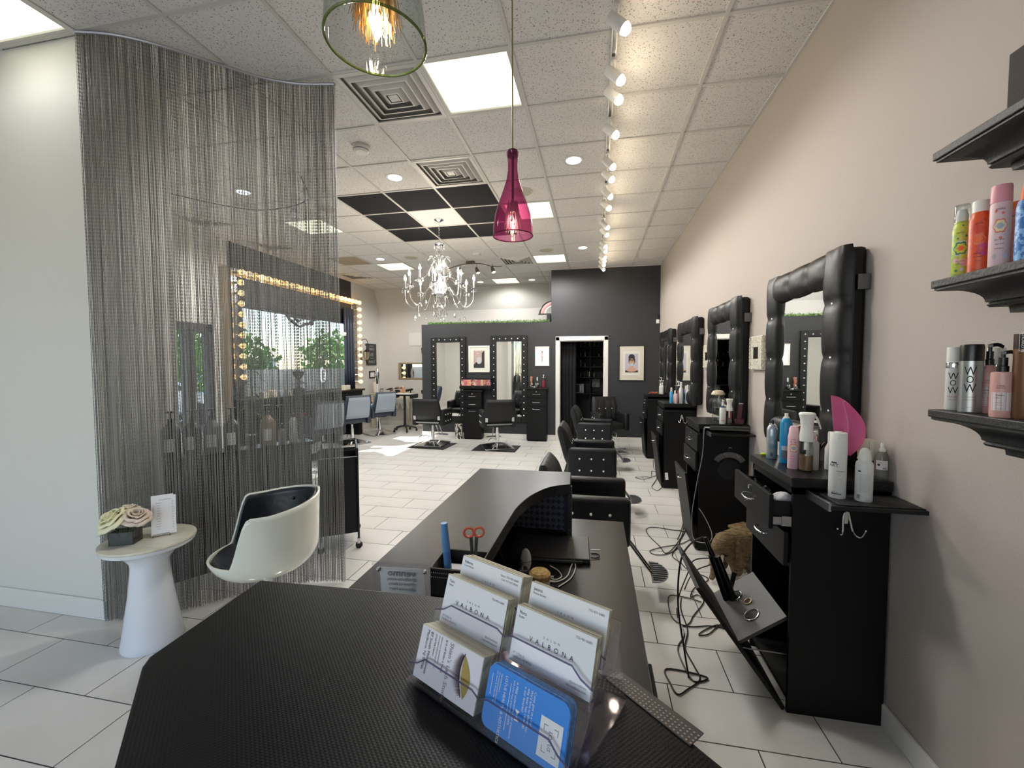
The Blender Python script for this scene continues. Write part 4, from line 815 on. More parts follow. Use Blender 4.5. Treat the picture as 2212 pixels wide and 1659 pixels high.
for q in ((-.055, .055, -.05, -.048, .0, .065), (-.055, .055, .048, .05, 0, .065), (-.055, -.053, -.05, .05, 0, .065), (.053, .055, -.05, .05, 0, .065), (-.055, .055, -.05, .05, 0, .002)):
    MB().box(*q).build('mesh_side', mat('dark_mesh', '2c2a29', .4, .6), t)
b = MB().tube([(-.055, -.05, .065), (.055, -.05, .065), (.055, .05, .065), (-.055, .05, .065)], .0022, 6, True); b.build('rim', mat('aged_silver', '88847c', .35, .9), t)
b = MB()
for k in range(22):
    x = -.052+k*.005
    for z in (.055, .045): b.sphere((x, -.051, z), .0017, 6, 4)
    y = -.048+k*.0045
    for z in (.055, .045): b.sphere((-.056, y, z), .0017, 6, 4)
tag(b.build('metal_beads', mat('aged_silver'), t), kind='stuff')
MB().box(-.04, .03, -.04, .03, .003, .04).build('paper_block', CARD, t)
p = Vector((-.328, .905, CZ+.004)); t = thing('blue_marker', 'blue capped marker standing up in the mesh tray', 'marker', p)
MB().cyl((0, 0, 0), (-.006, -.004, .10), .0085, .0085, 14).build('barrel', mat('marker_blue', '4b7fb8', .5), t, smooth=True); MB().cyl((-.006, -.004, .095), (-.010, -.007, .160), .0095, .0075, 14).build('cap', mat('marker_cap', '5f93c9', .45), t, smooth=True)
p = Vector((-.278, .935, CZ+.004)); t = thing('scissors', 'coral handled scissors standing in the tray behind the cards', 'scissors', p, rz=.3)
for s_ in (-1, 1): MB().torus((s_*.012, 0, .128), .011, .003, (0, 1, 0), 18, 6).build('finger_loop', mat('coral_plastic', 'd9694c', .4), t, smooth=True); MB().obox((s_*.003, 0, .06), ((1, 0, 0), (0, 1, 0), (s_*.06, 0, 1)), (.004, .001, .058)).build('blade', STEEL, t)
# ------------------------------------------------------------------ things on the lower desk
WZ = .7502
t = thing('laptop', 'closed dark grey laptop on the lower desk', 'laptop', (-.19, 1.835, WZ), rz=radians(2.5))
LG = mat('laptop_grey', '3b3b3c', .5, bump=(200, .1)); MB().box(-.17, .17, -.118, .118, .002, .012).build('base', LG, t, bevel=.004); MB().box(-.17, .17, -.118, .118, .0125, .021).build('lid', LG, t, bevel=.004)
MB().box(-.172, .14, -.13, -.119, .004, .0155).build('hinge', LG, t, bevel=.003)
for x in (-.14, .14):
    for y in (-.09, .09): MB().cyl((x, y, 0), (x, y, .002), .008, n=10).build('rubber_foot', BPL, t)
t = thing('usb_stick_cable', 'white charging plug and black loop sticking out of the laptop', 'cable', (-.012, 1.83, WZ))
MB().tube([(.0, .012, .010), (.038, .016, .010)], .0035, 8).build('plug', WHT, t, smooth=True); MB().tube([(0, -.025, .01), (.025, -.02, .01), (.036, -.035, .006), (.02, -.05, .003), (0, -.052, .006)], .0022, 6, smooth=5).build('cord', BPL, t, smooth=True)
t = thing('cork_topped_tin', 'round tin with a tan cork top beside the white cables', 'tin', (-.185, 1.42, WZ), rz=.3)
MB().lathe([(.034, 0), (.036, .004), (.036, .082)], n=28).build('tin', mat('printed_tin', 'cfcdd0', .35, .3), t, smooth=True)
b = MB()
for k in range(9): wrect(b, -.03+k*.007, -.028+k*.007, .02, .05+.01*(k % 3), (0, 0, 0), .036, -.5, 1)
b.build('barcode_print', INK, t); MB().lathe([(.037, .082), (.038, .10), (.03, .108), (0, .11)], n=28, cap=False).build('cork_lid', mat('cork', 'c2a36b', .9, noise=(90, '9c7d48', .4, .65)), t, smooth=True)
t = thing('white_oval_gadget', 'small white oval device standing against the laptop', 'device', (-.265, 1.61, WZ)); MB().sphere((0, 0, .05), .022, 18, 12, (1, .45, 2.2)).build('shell', WHT, t, smooth=True); MB().torus((0, 0, .05), .0205, .0012, (0, 0, 1)).build('seam', GUN, t)
t = thing('white_charging_cables', 'looped white charging cables on the lower desk', 'cable', (-.10, 1.45, WZ))
def cbl(pts, r, m, par, nm='cord'): return MB().tube([Vector(p) for p in pts], r, 8, smooth=8).build(nm, m, par, smooth=True, world=True)
def dz(px, py, z=WZ+.004): return atz(px, py, z)
cbl([dz(1188, 1222), dz(1205, 1232), dz(1213, 1245), dz(1200, 1252), dz(1183, 1246)], .0025, WHT, t); cbl([dz(1182, 1256), dz(1205, 1256), dz(1225, 1245), dz(1233, 1225), dz(1240, 1213), dz(1243, 1228), dz(1232, 1250), dz(1206, 1268)], .0025, WHT, t)
for q in ((1180, 1245, 1196, 1246), (1180, 1254, 1198, 1257)): MB().cyl(dz(q[0], q[1]), dz(q[2], q[3]), .0042, n=10).build('connector', WHT, t, smooth=True, world=True)
t = thing('black_desk_phone', 'black desk phone handset behind the card holder', 'phone', (-.33, 1.62, WZ), rz=.4)
MB().box(-.06, .06, -.08, .08, 0, .03).build('base', BPL, t, bevel=.008); MB().tube([(-.045, -.07, .05), (-.045, -.03, .06), (-.045, .03, .06), (-.045, .07, .05)], [.02, .013, .013, .02], 10, smooth=4).build('handset', BPL, t, smooth=True); MB().cyl((.03, -.05, .03), (.03, -.05, .045), .012, n=14).build('dial', CHR, t)
t = thing('coiled_phone_cord', 'black coiled cord hanging beside the desk pedestal', 'cord', (.19, .84, .55))
b = MB(); P = [Vector((.0+.032*cos(k*.9)*(.6+.4*sin(k*.37)), .032*sin(k*.9+.4*cos(k*.5)), .03*sin(k*.61))) for k in range(60)]; b.tube(P, .0042, 6, smooth=2); b.build('coil', BPL, t, smooth=True)
MB().tube([(-.01, .01, .02), (-.012, .0, .10), (-.012, -.02, .17)], .004, 6).build('lead', BPL, t)
# ------------------------------------------------------------------ tufted mirrors on the right wall
TUFT = mat('tufted_black_leather', '0b0b0c', .4, bump=(30, .15), spec=.3)
def pad(L_, W_, D_, n_, nm, par, org, su, sv, sn, m=TUFT):
    """padded bar: length L_ along su, width W_ along sv, rising D_ along sn, with n_ tufts"""
    org, su, sv, sn = Vector(org), Vector(su), Vector(sv), Vector(sn)
    def fn(u, v):
        s_ = u*n_; f_ = s_-int(min(s_, n_-1e-6)); b_ = abs(sin(pi*f_))**.45
        q = (1-abs(2*v-1)**2.6)**.5; cen = 1-abs(2*v-1); h_ = D_*q*(.62+.38*(b_*(.35+.65*cen)+(1-cen)*.65))
        wob = .012*(b_-.5)*(2*v-1)
        return org+su*(u*L_)+sv*((v)*W_+wob)+sn*h_
    MB().grid(fn, n_*10, 14).build(nm, m, par, smooth=True, angle=80, world=True)
def wall_mirror(y0, y1, label, nt_=5):
    z0, z1, xf = 1.078, 2.135, 1.125; W_ = .205; t = thing('tufted_mirror', label, 'mirror', (XR, (y0+y1)/2, 1.2), group='tall tufted mirrors on the right wall')
    B = MB().box(xf+.045, XR-.004, y0+.01, y1-.01, z0+.01, z1-.01); B.build('frame_box', TUFT, t, world=True, bevel=.02)
    sn = (-1, 0, 0); D_ = .052; x = xf+.05
    pad(z1-z0, W_, D_, 4, 'frame_bar', t, (x, y0, z0), (0, 0, 1), (0, 1, 0), sn); pad(z1-z0, W_, D_, 4, 'frame_bar', t, (x, y1-W_, z0), (0, 0, 1), (0, 1, 0), sn)
    pad(y1-y0-W_*1.2, W_*.86, D_, 3, 'frame_bar', t, (x-.004, y0+W_*.6, z1-W_*.86), (0, 1, 0), (0, 0, 1), sn); pad(y1-y0-W_*1.2, W_*.8, D_, 3, 'frame_bar', t, (x-.004, y0+W_*.6, z0), (0, 1, 0), (0, 0, 1), sn)
    MB().box(xf+.038, xf+.044, y0+W_-.012, y1-W_+.012, z0+W_*.7, z1-W_*.78).build('mirror_glass', MIR, t, world=True)
    cs = [(y0+W_/2, z0+(z1-z0)*k/4) for k in range(1, 4)]+[(y1-W_/2, z0+(z1-z0)*k/4) for k in range(1, 4)]+[(y0+W_*.6+(y1-y0-W_*1.2)*k/3, z1-W_*.43) for k in (1, 2)]+[(y0+W_*.6, z1-W_*.43), (y1-W_*.6, z1-W_*.43)]
    MB().box(1.19, XR-.003, y0-.014, y0+.012, 1.92, 1.99).build('wall_bracket', GUN, t, world=True)
    for (yy, zz) in cs: MB().sphere((x-.030, yy, zz), .0085, 8, 5).build('crystal_button', CRY, t, world=True)
wall_mirror(2.245, 3.165, 'nearest tall mirror in black tufted leather frame above the open station')
wall_mirror(3.75, 4.68, 'second tall tufted mirror from the camera on the right wall')
wall_mirror(5.24, 6.30, 'third tall tufted mirror from the camera on the right wall')
wall_mirror(6.92, 7.95, 'farthest tall tufted mirror, next to the charcoal wall')
MOS = mat('mosaic_white', 'd2cec0', .35, noise=(90, '8f8a7c', .5, .62))
for yy, lb in ((3.55, 'small mosaic framed mirror right of the second tufted mirror'), (5.02, 'small mosaic framed mirror between the second and third tufted mirrors'), (6.62, 'small mosaic framed mirror half hidden before the farthest tufted mirror')):
    t = thing('mosaic_mirror', lb, 'mirror', (XR, yy, 1.66), group='small mosaic mirrors')
    MB().box(-.028, -.001, -.13, .13, -.13, .13).build('frame', MOS, t, bevel=.004); MB().box(-.031, -.028, -.045, .045, -.045, .045).build('mirror_glass', mat('dim_mirror', '5a5550', .1, .9), t)
    for k in range(9): MB().box(-.034, -.027, -.128, -.105, -.125+k*.028, -.105+k*.028).box(-.034, -.027, .105, .128, -.125+k*.028, -.105+k*.028).build('mosaic_piece', MOS, t)
# ------------------------------------------------------------------ black styling stations
SX0, SX1, SD, SH_ = .86, 1.235, .48, 1.077
def handle(y, z, x, par, L_=.11): return MB().tube([(x, y-L_/2, z), (x-.022, y-L_/2+.008, z-.003), (x-.028, y, z-.005), (x-.022, y+L_/2-.008, z-.003), (x, y+L_/2, z)], .0045, 8, smooth=5).build('handle', CHR, par, smooth=True)
def station(y0, label, open_front=True, tray=0, holes=False, tilt=35, ddr=0.0, hook=True, lip=False):
    t = thing('styling_station', label, 'cabinet', (SX0, y0, 0)); w_ = SX1-SX0
    P = .018
    MB().box(0, w_, 0, P, 0, SH_-.045).build('side_panel', BLK, t, bevel=.001); MB().box(0, w_, SD-P, SD, 0, SH_-.045).build('side_panel', BLK, t, bevel=.001)
    MB().box(w_-P, w_, P, SD-P, 0, SH_-.045).build('back_panel', BLKT, t); MB().box(.01, w_-P, P, SD-P, .04, .06).build('bottom_shelf', BLKT, t); MB().box(.02, w_-P, P, SD-P, .645, .66).build('divider_shelf', BLKT, t)
    MB().box(-.012, w_, -.012, SD+.012, SH_-.04, SH_).build('worktop', BLK2, t, bevel=.003)
    MB().box(.0, w_, .0, SD, SH_-.075, SH_-.041).build('top_rail', BLK, t)
    for k, (z0, z1, dx) in enumerate(((.838, .992, ddr), (.672, .828, .012))):
        dr = MB().box(-.018-dx, -.0-dx, .004, SD-.004, z0, z1).build('drawer', BLK, t, bevel=.002)
        handle(SD/2, (z0+z1)/2, -.018-dx, dr)
        if k == 0: MB().cyl((-.026-dx, SD/2, z1-.03), (-.018-dx, SD/2, z1-.03), .010, n=16).build('lock', CHR, dr, smooth=True)
        if dx > .05:
            MB().box(-dx, .10, .022, .028, z0+.01, z1-.03).box(-dx, .10, SD-.028, SD-.022, z0+.01, z1-.03).box(-dx, .10, .028, SD-.028, z0+.01, z0+.016).build('drawer_box', BLKT, dr)
            MB().box(-dx, .10, .008, .020, z0+.02, z0+.055).box(-.04, .02, .006, .022, z0+.015, z0+.06).build('runner', STEEL, dr, bevel=.001)
    # tilt-out bin door hinged at the floor
    a = radians(tilt); h_ = .645; d = Vector((-sin(a), 0, cos(a))); nn = Vector((cos(a), 0, sin(a)))
    O = Vector((-.004, 0, .015))
    dd = MB(); q = [O+Vector((0, .004, 0)), O+Vector((0, SD-.004, 0))]; q += [q[1]+d*h_, q[0]+d*h_]
    dd.add([*q, *[p-nn*.018 for p in q]], [(0, 1, 2, 3), (7, 6, 5, 4), (0, 4, 5, 1), (1, 5, 6, 2), (2, 6, 7, 3), (3, 7, 4, 0)]); dr = dd.build('tilt_door', BLK, t, bevel=.002)
    if tilt < 25: hh = O+d*(h_-.08)-nn*.018; MB().tube([hh+Vector((0, SD/2-.055, 0)), hh-nn*.024+Vector((0, SD/2-.045, 0)), hh-nn*.026+Vector((0, SD/2, 0)), hh-nn*.024+Vector((0, SD/2+.045, 0)), hh+Vector((0, SD/2+.055, 0))], .0045, 8, smooth=4).build('handle', CHR, dr, smooth=True)
    else:
        # tool holder plate square to the door, with three ringed holes
        P0 = O+d*.335; pw = .245; e = nn; y1 = SD-.03
        q = [P0+Vector((0, .03, 0)), P0+Vector((0, y1, 0)), P0+e*pw+Vector((0, y1, 0)), P0+e*pw+Vector((0, .03, 0))]
        pl = MB(); pl.add([*q, *[p-d*.016 for p in q]], [(0, 1, 2, 3), (7, 6, 5, 4), (0, 4, 5, 1), (1, 5, 6, 2), (2, 6, 7, 3), (3, 7, 4, 0)]); pl.build('tool_plate', mat('grey_laminate', '3a3a3a', .5), t, bevel=.001)
        for (s_, yy, r_, mm) in ((.115, .145, .036, CHR), (.095, .335, .036, CHR), (.135, .245, .019, BRASS)):
            c = P0+e*s_+Vector((0, yy, 0)); MB().torus(c+d*.002, r_, .0035, d, 28, 8).build('hole_ring', mm, t, smooth=True); MB().cyl(c+d*.0005, c+d*.0015, r_-.001, n=24).build('hole', BLKT, t)
        MB().cyl(O+d*.30+nn*.0+Vector((0, .03, 0)), Vector((.1, .03, .25)), .003, n=6).build('stay_bar', STEEL, t)
    if tray:
        MB().box(.055, w_+.012, -tray, .0, SH_-.078, SH_-.062).build('pull_out_tray', BLK2, t, bevel=.002)
        for x in (.048, w_+.012): MB().box(x, x+.010, -tray+.002, .02, SH_-.085, SH_-.052).build('slide_rail', STEEL, t, bevel=.001); MB().box(x+.002, x+.008, -tray*.5, .02, SH_-.088, SH_-.048).build('slide_rail', CHR, t)
    if hook:
        hx, hz_ = w_*.55, .915
        b = MB().tube([(hx-.035, -.012, hz_-.055), (hx-.03, -.028, hz_-.07), (hx-.02, -.022, hz_-.055), (hx-.012, -.006, hz_-.01), (hx-.004, -.004, hz_+.02), (hx+.008, -.004, hz_+.02), (hx+.014, -.006, hz_-.01), (hx+.02, -.022, hz_-.06), (hx+.04, -.034, hz_-.075), (hx+.06, -.03, hz_-.05)], .0038, 8, smooth=5)
        b.sphere((hx-.036, -.012, hz_-.05), .006).sphere((hx+.061, -.03, hz_-.046), .006).box(hx-.006, hx+.010, -.004, 0, hz_-.03, hz_+.02); b.build('double_hook', CHR, t, smooth=True)
    if holes:
        c = Vector((w_*.62, 0, .70)); MB().cyl(c+Vector((0, -.004, 0)), c+Vector((0, 0, 0)), .085, n=36).build('dryer_hole', BLKT, t)
        MB().plate((c.x, -.001, c.z), (1, 0, 0), (0, 0, 1), [(.105*cos(q), .105*sin(q)) for q in np.linspace(radians(35), radians(145), 12)]+[(.15*cos(q), .15*sin(q)) for q in np.linspace(radians(145), radians(35), 12)], .006).build('hook_plate', GUN, t)
        MB().tube([(c.x-.012, -.012, c.z+.16), (c.x-.012, -.014, c.z+.185), (c.x+.012, -.014, c.z+.185), (c.x+.012, -.012, c.z+.16)], .003, 6, smooth=3).tube([(c.x-.04, -.012, c.z+.135), (c.x-.04, -.02, c.z+.11), (c.x-.03, -.02, c.z+.105)], .003, 6).tube([(c.x+.05, -.012, c.z+.135), (c.x+.06, -.024, c.z+.11), (c.x+.075, -.02, c.z+.125)], .003, 6).build('hook', CHR, t, smooth=True)
    if lip: MB().tube([(.02, -.014, SH_-.10), (.03, -.03, SH_-.09), (w_-.05, -.03, SH_-.09), (w_-.04, -.014, SH_-.10)], .008, 8, smooth=4).build('towel_bar', BLK2, t, smooth=True)
    return t
station(2.03, 'nearest black station with its drawer and tilt door hanging open', tray=.19, tilt=35.5, ddr=.075)
station(3.715, 'second black styling station, with a flat iron on its pulled-out tray', tray=.13, tilt=8, holes=True, hook=False)
station(5.53, 'third black styling station, chrome hook on its near side', tilt=7, lip=True)
station(7.24, 'farthest black styling station by the charcoal wall', tilt=5, hook=False, lip=True)
# ------------------------------------------------------------------ crown moulding shelves with products
SHB = mat('shelf_black', '1d1d1f', .5, bump=(120, .2))
def shelf(z, yf, label):
    t = thing('crown_shelf', label, 'shelf', (XR, 1.0, z), group='black crown moulding shelves'); xf = 1.035
    MB().box(xf, XR, .55, yf, z-.024, z).build('top_board', SHB, t, world=True, bevel=.003)
    prof = [(.006, -.024), (.006, -.031), (.012, -.034)]+[(.012+.066*sin(a), -.034-.046*(1-cos(a))) for a in np.linspace(.1, pi/2, 10)]+[(.084, -.083), (.080, -.090), (.084, -.096), (.108, -.098), (.110, -.116)]
    b = MB(); rings = [[(xf+o, .55, z+q), (xf+o, yf-o*1.15, z+q), (XR, yf-o*1.15, z+q)] for o, q in prof]; vs = [p for r in rings for p in r]; fs = []
    for k in range(len(rings)-1):
        for i in range(2): fs.append((k*3+i, k*3+i+1, k*3+3+i+1, k*3+3+i))
    n = len(vs)-3; fs.append((n, n+1, n+2)); vs.append((XR, .55, z-.116)); fs.append((n, n+2, len(vs)-1)); b.add(vs, fs); b.build('crown_moulding', SHB, t, world=True, smooth=True, angle=25)
shelf(2.232, 1.58, 'top black moulded wall shelf at the right edge'); shelf(1.834, 1.565, 'middle black moulded wall shelf holding the colourful bottles'); shelf(1.432, 1.555, 'bottom black moulded wall shelf holding the silver can and pumps')
S1, S2, S3 = 2.2325, 1.8345, 1.4325
t = thing('brown_box', 'dark brown box on the top wall shelf', 'box', (1.13, 1.27, S1), rz=.05); MB().box(-.06, .08, -.20, .11, .001, .155).build('carton', mat('brown_board', '3b332e', .8, bump=(60, .2)), t, bevel=.003)
def face(x, y): return math.atan2(-y, -x)      # direction from a thing towards the camera
def product(name, label, loc, R, prof, m, caps, group, cat='bottle', rz=None, n=32):
    loc = Vector(loc); t = thing(name, label, cat, loc, face(loc.x, loc.y) if rz is None else rz, group)
    MB().lathe([(r*R, z) for r, z in prof], n=n).build('body', m, t, smooth=True)
    for nm, pr, cm in caps: MB().lathe([(r*R, z) for r, z in pr], n=24).build(nm, cm, t, smooth=True)
    return t
def deco(t, cols, R, items, nm='print'):
    """items: ('disc', x, z, r, colour, lobe) ('rect', x0, x1, z0, z1, colour) ('text', s, size, x, z, colour, rot)"""
    groups = {}
    for k, it in enumerate(items):
        c = it[5] if it[0] == 'text' else it[-1] if it[0] == 'rect' else it[4]; e = .0004+.00012*k
        b = groups.setdefault((c, k//6), MB())
        if it[0] == 'disc': wdisc(b, it[1], it[2], it[3], (0, 0, 0), R, 0, 20, e, it[5])
        elif it[0] == 'rect': wrect(b, it[1], it[2], it[3], it[4], (0, 0, 0), R, 0, 6, e)
        else: vs, fs = text_verts(it[1], it[2]); rr_ = it[6] if len(it) > 6 else 0; c_, q_ = cos(rr_), sin(rr_); wrap([(x*c_-y*q_+it[3], x*q_+y*c_) for x, y in vs], fs, b, (0, 0, 0), R, 0, it[4], e+.0003)
    for (c, _), b in groups.items(): b.build('lettering' if 'ink' in c.lower() else 'printed_flower', cols[c], t)
FC = {'ink': INK, 'green': mat('print_green', '2f8a5c', .5), 'lime': mat('print_lime', 'c9d64a', .5), 'sky': mat('print_sky', 'bcd3de', .5), 'orange': mat('print_orange', 'e8703a', .5), 'pink': mat('print_pink', 'e7b3c3', .5), 'coral': mat('print_coral', 'd9745a', .5), 'cream': mat('print_cream', 'ead6a8', .5), 'grey': mat('print_grey', 'a7adb5', .5), 'magenta': mat('print_magenta', 'c2447c', .5), 'lightblue': mat('print_lightblue', '7fb4e6', .5), 'navyblue': mat('print_navy', '2a6dbb', .5), 'white': mat('print_white', 'eeeeee', .5), 'redink': INKR, 'whiteink': INKW, 'greyink': INKG}
can = [(.9, 0), (1, .004), (1, .142), (.93, .155), (.72, .168), (.62, .172)]
P_ = atx(2071, 587, 1.155)
t = product('dry_shampoo_can', 'lime green floral can with a clear over white cap on the middle shelf', (1.09, atx(2077, 500, 1.09).y, S2), .0250, can, mat('can_lime', 'c3cf52', .35, noise=(60, '9fc26a', .5, .56)), [('spray_cap', [(.66, .168), (.7, .19), (.5, .205), (0, .207)], WHT), ('clear_cap', [(.86, .165), (.86, .215), (.82, .22), (0, .22)], GLS)], 'floral patterned hair products')
t.scale = (.80, .80, 1.0 if .80 != .85 else 1.15)
deco(t, FC, .0250, [('disc', 0, .088, .023, 'sky', .12), ('disc', 0, .088, .0195, 'green', .15), ('disc', 0, .088, .0145, 'lime', .15), ('disc', 0, .088, .0075, 'orange', .1), ('text', 'amika:', .0085, -.002, .135, 'ink'), ('disc', -.012, .052, .008, 'pink', 0), ('disc', .010, .045, .011, 'pink', 0), ('disc', .006, .066, .0045, 'lime', 0), ('disc', .014, .123, .0035, 'green', 0), ('disc', -.008, .118, .003, 'green', 0), ('disc', .004, .155, .003, 'green', 0), ('disc', .004, .024, .005, 'sky', .2), ('disc', -.01, .022, .004, 'green', 0), ('text', 'perk up plus', .0048, 0, .050, 'ink'), ('text', 'dry shampoo', .004, 0, .040, 'ink')])
t = product('dry_shampoo_can', 'orange can with a white cap, beside the lime green one on the shelf', (1.085, atx(2117, 500, 1.085).y, S2), .0305, [(.9, 0), (1, .004), (1, .150), (.9, .166), (.72, .176)], mat('can_orange', 'd9562c', .35, noise=(45, 'c8452e', .5, .56)), [('cap', [(.76, .174), (.78, .2), (.74, .206), (0, .208)], WHT)], 'floral patterned hair products')
t.scale = (.76, .76, 1.0 if .76 != .85 else 1.15)
deco(t, FC, .0305, [('disc', -.002, .095, .017, 'coral', .1), ('disc', -.002, .095, .010, 'orange', .1), ('disc', .012, .065, .018, 'magenta', 0), ('text', 'amika:', .0085, -.002, .140, 'ink'), ('text', 'perk up', .0055, -.004, .056, 'ink'), ('text', 'dry shampoo', .0048, -.002, .046, 'ink'), ('text', 'absorbs oil', .004, -.002, .034, 'ink')])
t = product('spray_bottle', 'tall pale pink floral spray can with a pink cap on the middle shelf', (1.075, atx(2160, 500, 1.075).y, S2), .0290, [(.92, 0), (1, .004), (1, .165), (.97, .172), (.9, .176)], mat('can_pale_pink', 'dfbfc4', .4), [('cap', [(1.02, .174), (1.03, .178), (1.0, .216), (.96, .220), (0, .221)], mat('cap_pink', 'd893a0', .35))], 'floral patterned hair products')
t.scale = (.70, .70, 1.0 if .70 != .85 else 1.15)
deco(t, FC, .0290, [('disc', 0, .110, .019, 'coral', .12), ('disc', 0, .110, .0155, 'cream', .1), ('disc', 0, .110, .0085, 'grey', .06), ('disc', -.012, .150, .004, 'coral', 0), ('disc', .006, .143, .0038, 'coral', 0), ('disc', .002, .078, .004, 'coral', 0), ('text', 'amika:', .0098, 0, .155, 'ink'), ('text', 'glass gloss', .006, 0, .074, 'ink'), ('text', 'shine spray', .0048, 0, .062, 'ink'), ('text', 'for brilliance', .0045, 0, .050, 'ink'), ('disc', .016, .028, .005, 'sky', 0), ('disc', -.012, .03, .006, 'grey', 0)])
t = thing('hair_mask_box', 'salmon pink box with orange top behind the pale pink can', 'box', (1.14, 1.425, S2), rz=radians(225), group=None); MB().box(-.018, .018, -.018, .018, .0005, .165).build('carton', mat('box_salmon', 'e29c8f', .5, noise=(240, 'd9877e', .5, .55)), t, bevel=.002); MB().box(-.015, .015, -.015, .015, .165, .185).build('top_flap', FC['orange'], t)
write('amika:', .009, (.0184, 0, .145), (0, 1, 0), (0, 0, 1), INK, t)
t = thing('shampoo_tube', 'blue patterned tube with a tapered orange cap at the right edge', 'tube', (1.06, atx(2216, 480, 1.06).y, S2), rz=face(1.055, 1.298)); t.scale = (.82, .82, .82)
MB().lathe([(.026, .0), (.027, .02), (.027, .16), (.022, .182)], n=32, ell=.8).build('body', mat('tube_blue', '2f6fb8', .4, noise=(75, '7fb2e2', .5, .52)), t, smooth=True); MB().lathe([(.014, .18), (.012, .215), (.007, .235), (0, .237)], n=20).build('cap', FC['orange'], t, smooth=True)
b = MB(); wtext(b, 'amika:', .0105, (0, 0, 0), .028, 0, .155); b.build('lettering', INK, t)
# bottom shelf
SILV = mat('silver_can', 'a9aaab', .3, .8)
t = product('volume_foam_bottle', 'slim white foam bottle with a chrome ring, leftmost on the bottom shelf', (1.085, atx(2060, 800, 1.085).y, S3), .0205, [(.92, 0), (1, .004), (1, .105), (.97, .112)], mat('bottle_pearl', 'd3d2cf', .35), [('ring', [(.98, .112), (1, .114), (1, .126), (.98, .127)], CHR), ('cap', [(.95, .127), (.95, .165), (.9, .168), (0, .169)], WHT)], None)
t.scale = (.85, .85, 1.0 if .85 != .85 else 1.15)
deco(t, FC, .0205, [('text', 'W', .026, 0, .090, 'ink'), ('text', 'O', .022, 0, .072, 'ink'), ('text', 'W', .026, 0, .052, 'ink'), ('text', 'XTRA LARGE', .0055, .001, .036, 'redink'), ('text', 'bombshell volumizer', .0028, .001, .028, 'ink')])
t = product('texture_spray_can', 'silver spray can with a tall black cap, standing on the bottom shelf', (1.075, atx(2098, 800, 1.075).y, S3), .0365, [(.94, 0), (1, .003), (1, .150)], SILV, [('cap', [(1.01, .150), (1.01, .192), (.96, .198), (0, .199)], BPL)], None)
t.scale = (.68, .68, 1.0 if .68 != .85 else 1.15)
deco(t, FC, .0365, [('text', 'W', .036, -.002, .120, 'ink'), ('text', 'O', .030, -.002, .096, 'ink'), ('text', 'W', .036, -.002, .070, 'ink'), ('text', 'STYLE ON STEROIDS', .0038, 0, .046, 'redink'), ('text', 'color-safe texture + finishing spray', .0028, 0, .038, 'ink'), ('text', '262 mL 7.0 oz', .0028, 0, .016, 'ink')])
t = product('volume_foam_bottle', 'white capped bottle with a chrome ring behind the silver can', (1.19, 1.530, S3), .0205, [(.92, 0), (1, .004), (1, .120), (.97, .127)], MATS['bottle_pearl'], [('ring', [(.98, .127), (1, .129), (1, .141), (.98, .142)], CHR), ('cap', [(.95, .142), (.95, .188), (.9, .19), (0, .191)], WHT)], None)
PK = mat('bottle_rose', 'cf9f98', .3); LBP = mat('label_pale', 'd8cfd2', .5)
for k, (x, y, R_, H_, lb) in enumerate(((1.115, atx(2137, 800, 1.115).y, .030, .118, 'round shouldered rose pink pump bottle behind the square one'), (1.060, atx(2166, 800, 1.06).y, .031, .118, 'straight sided rose pink pump bottle nearest the brown tube'))):
    pr = [(.94, 0), (1, .005), (1, .078), (.9, .098), (.6, .112), (.42, .118)] if k == 0 else [(.94, 0), (1, .004), (1, .108), (.97, .113), (.8, .115)]
    zt = pr[-1][1]
    t = product('pump_bottle', lb, (x, y, S3), R_, pr, PK, [('collar', [(.42, zt-.001), (.45, zt+.014), (.36, zt+.016), (.36, zt+.034), (0, zt+.035)] if k == 0 else [(.52, zt), (.54, zt+.014), (.42, zt+.016), (.42, zt+.036), (0, zt+.037)], BPL)], 'rose pink pump bottles')
    MB().cyl((0, 0, zt+.03), (0, 0, zt+.046), .006, n=10).box(-.012, .012, -.007, .007, zt+.044, zt+.051).tube([(0, 0, zt+.048), (-.01, .02, zt+.050), (-.014, .036, zt+.044)], .0045, 8, smooth=4).build('pump_head', BPL, t, smooth=True)
    t.scale = (.70, .70, 1.05 if k else 1.17)
    deco(t, {**FC, 'lab': LBP}, R_, [('rect', -.028, .04, .018, .064, 'lab'), ('text', "L'OREAL", .0055, -.002, .080, 'ink'), ('text', 'PROFESSIONNEL', .003, -.002, .0745, 'ink'), ('text', 'vitamino', .0068, -.004, .057, 'ink'), ('text', 'color', .0055, -.010, .050, 'ink'), ('text', 'A-OX shampoo', .003, -.006, .038, 'greyink'), ('text', 'for color-treated hair', .0026, -.004, .032, 'greyink'), ('text', '500 ml 16.9 fl.oz', .0026, 0, .022, 'greyink')])
t = thing('brown_shampoo_tube', 'tall bronze brown shampoo tube at the right end of the bottom shelf', 'tube', (1.085, atx(2214, 800, 1.085).y, S3), rz=face(1.085, 1.3)); t.scale = (.82, .82, 1.17)
MB().lathe([(.027, 0), (.029, .006), (.029, .16), (.027, .187)], n=32, ell=.9).build('body', mat('tube_bronze', '6e4a32', .35, .3), t, smooth=True); MB().lathe([(.028, .150), (.0293, .155), (.0293, .187), (.0, .188)], n=32, ell=.9, cap=False).build('top_band', mat('dark_brown', '2b1c16', .4), t, smooth=True)
b = MB(); wtext(b, 'ANTI-FRIZZ', .0125, (0, 0, 0), .0296, .32, .080, rot=pi/2); b.build('lettering', INKW, t); b = MB(); wtext(b, 'SHAMPOO', .0105, (0, 0, 0), .0296, .32, .128, rot=pi/2); b.build('lettering', MATS['cream_card_edges'], t)
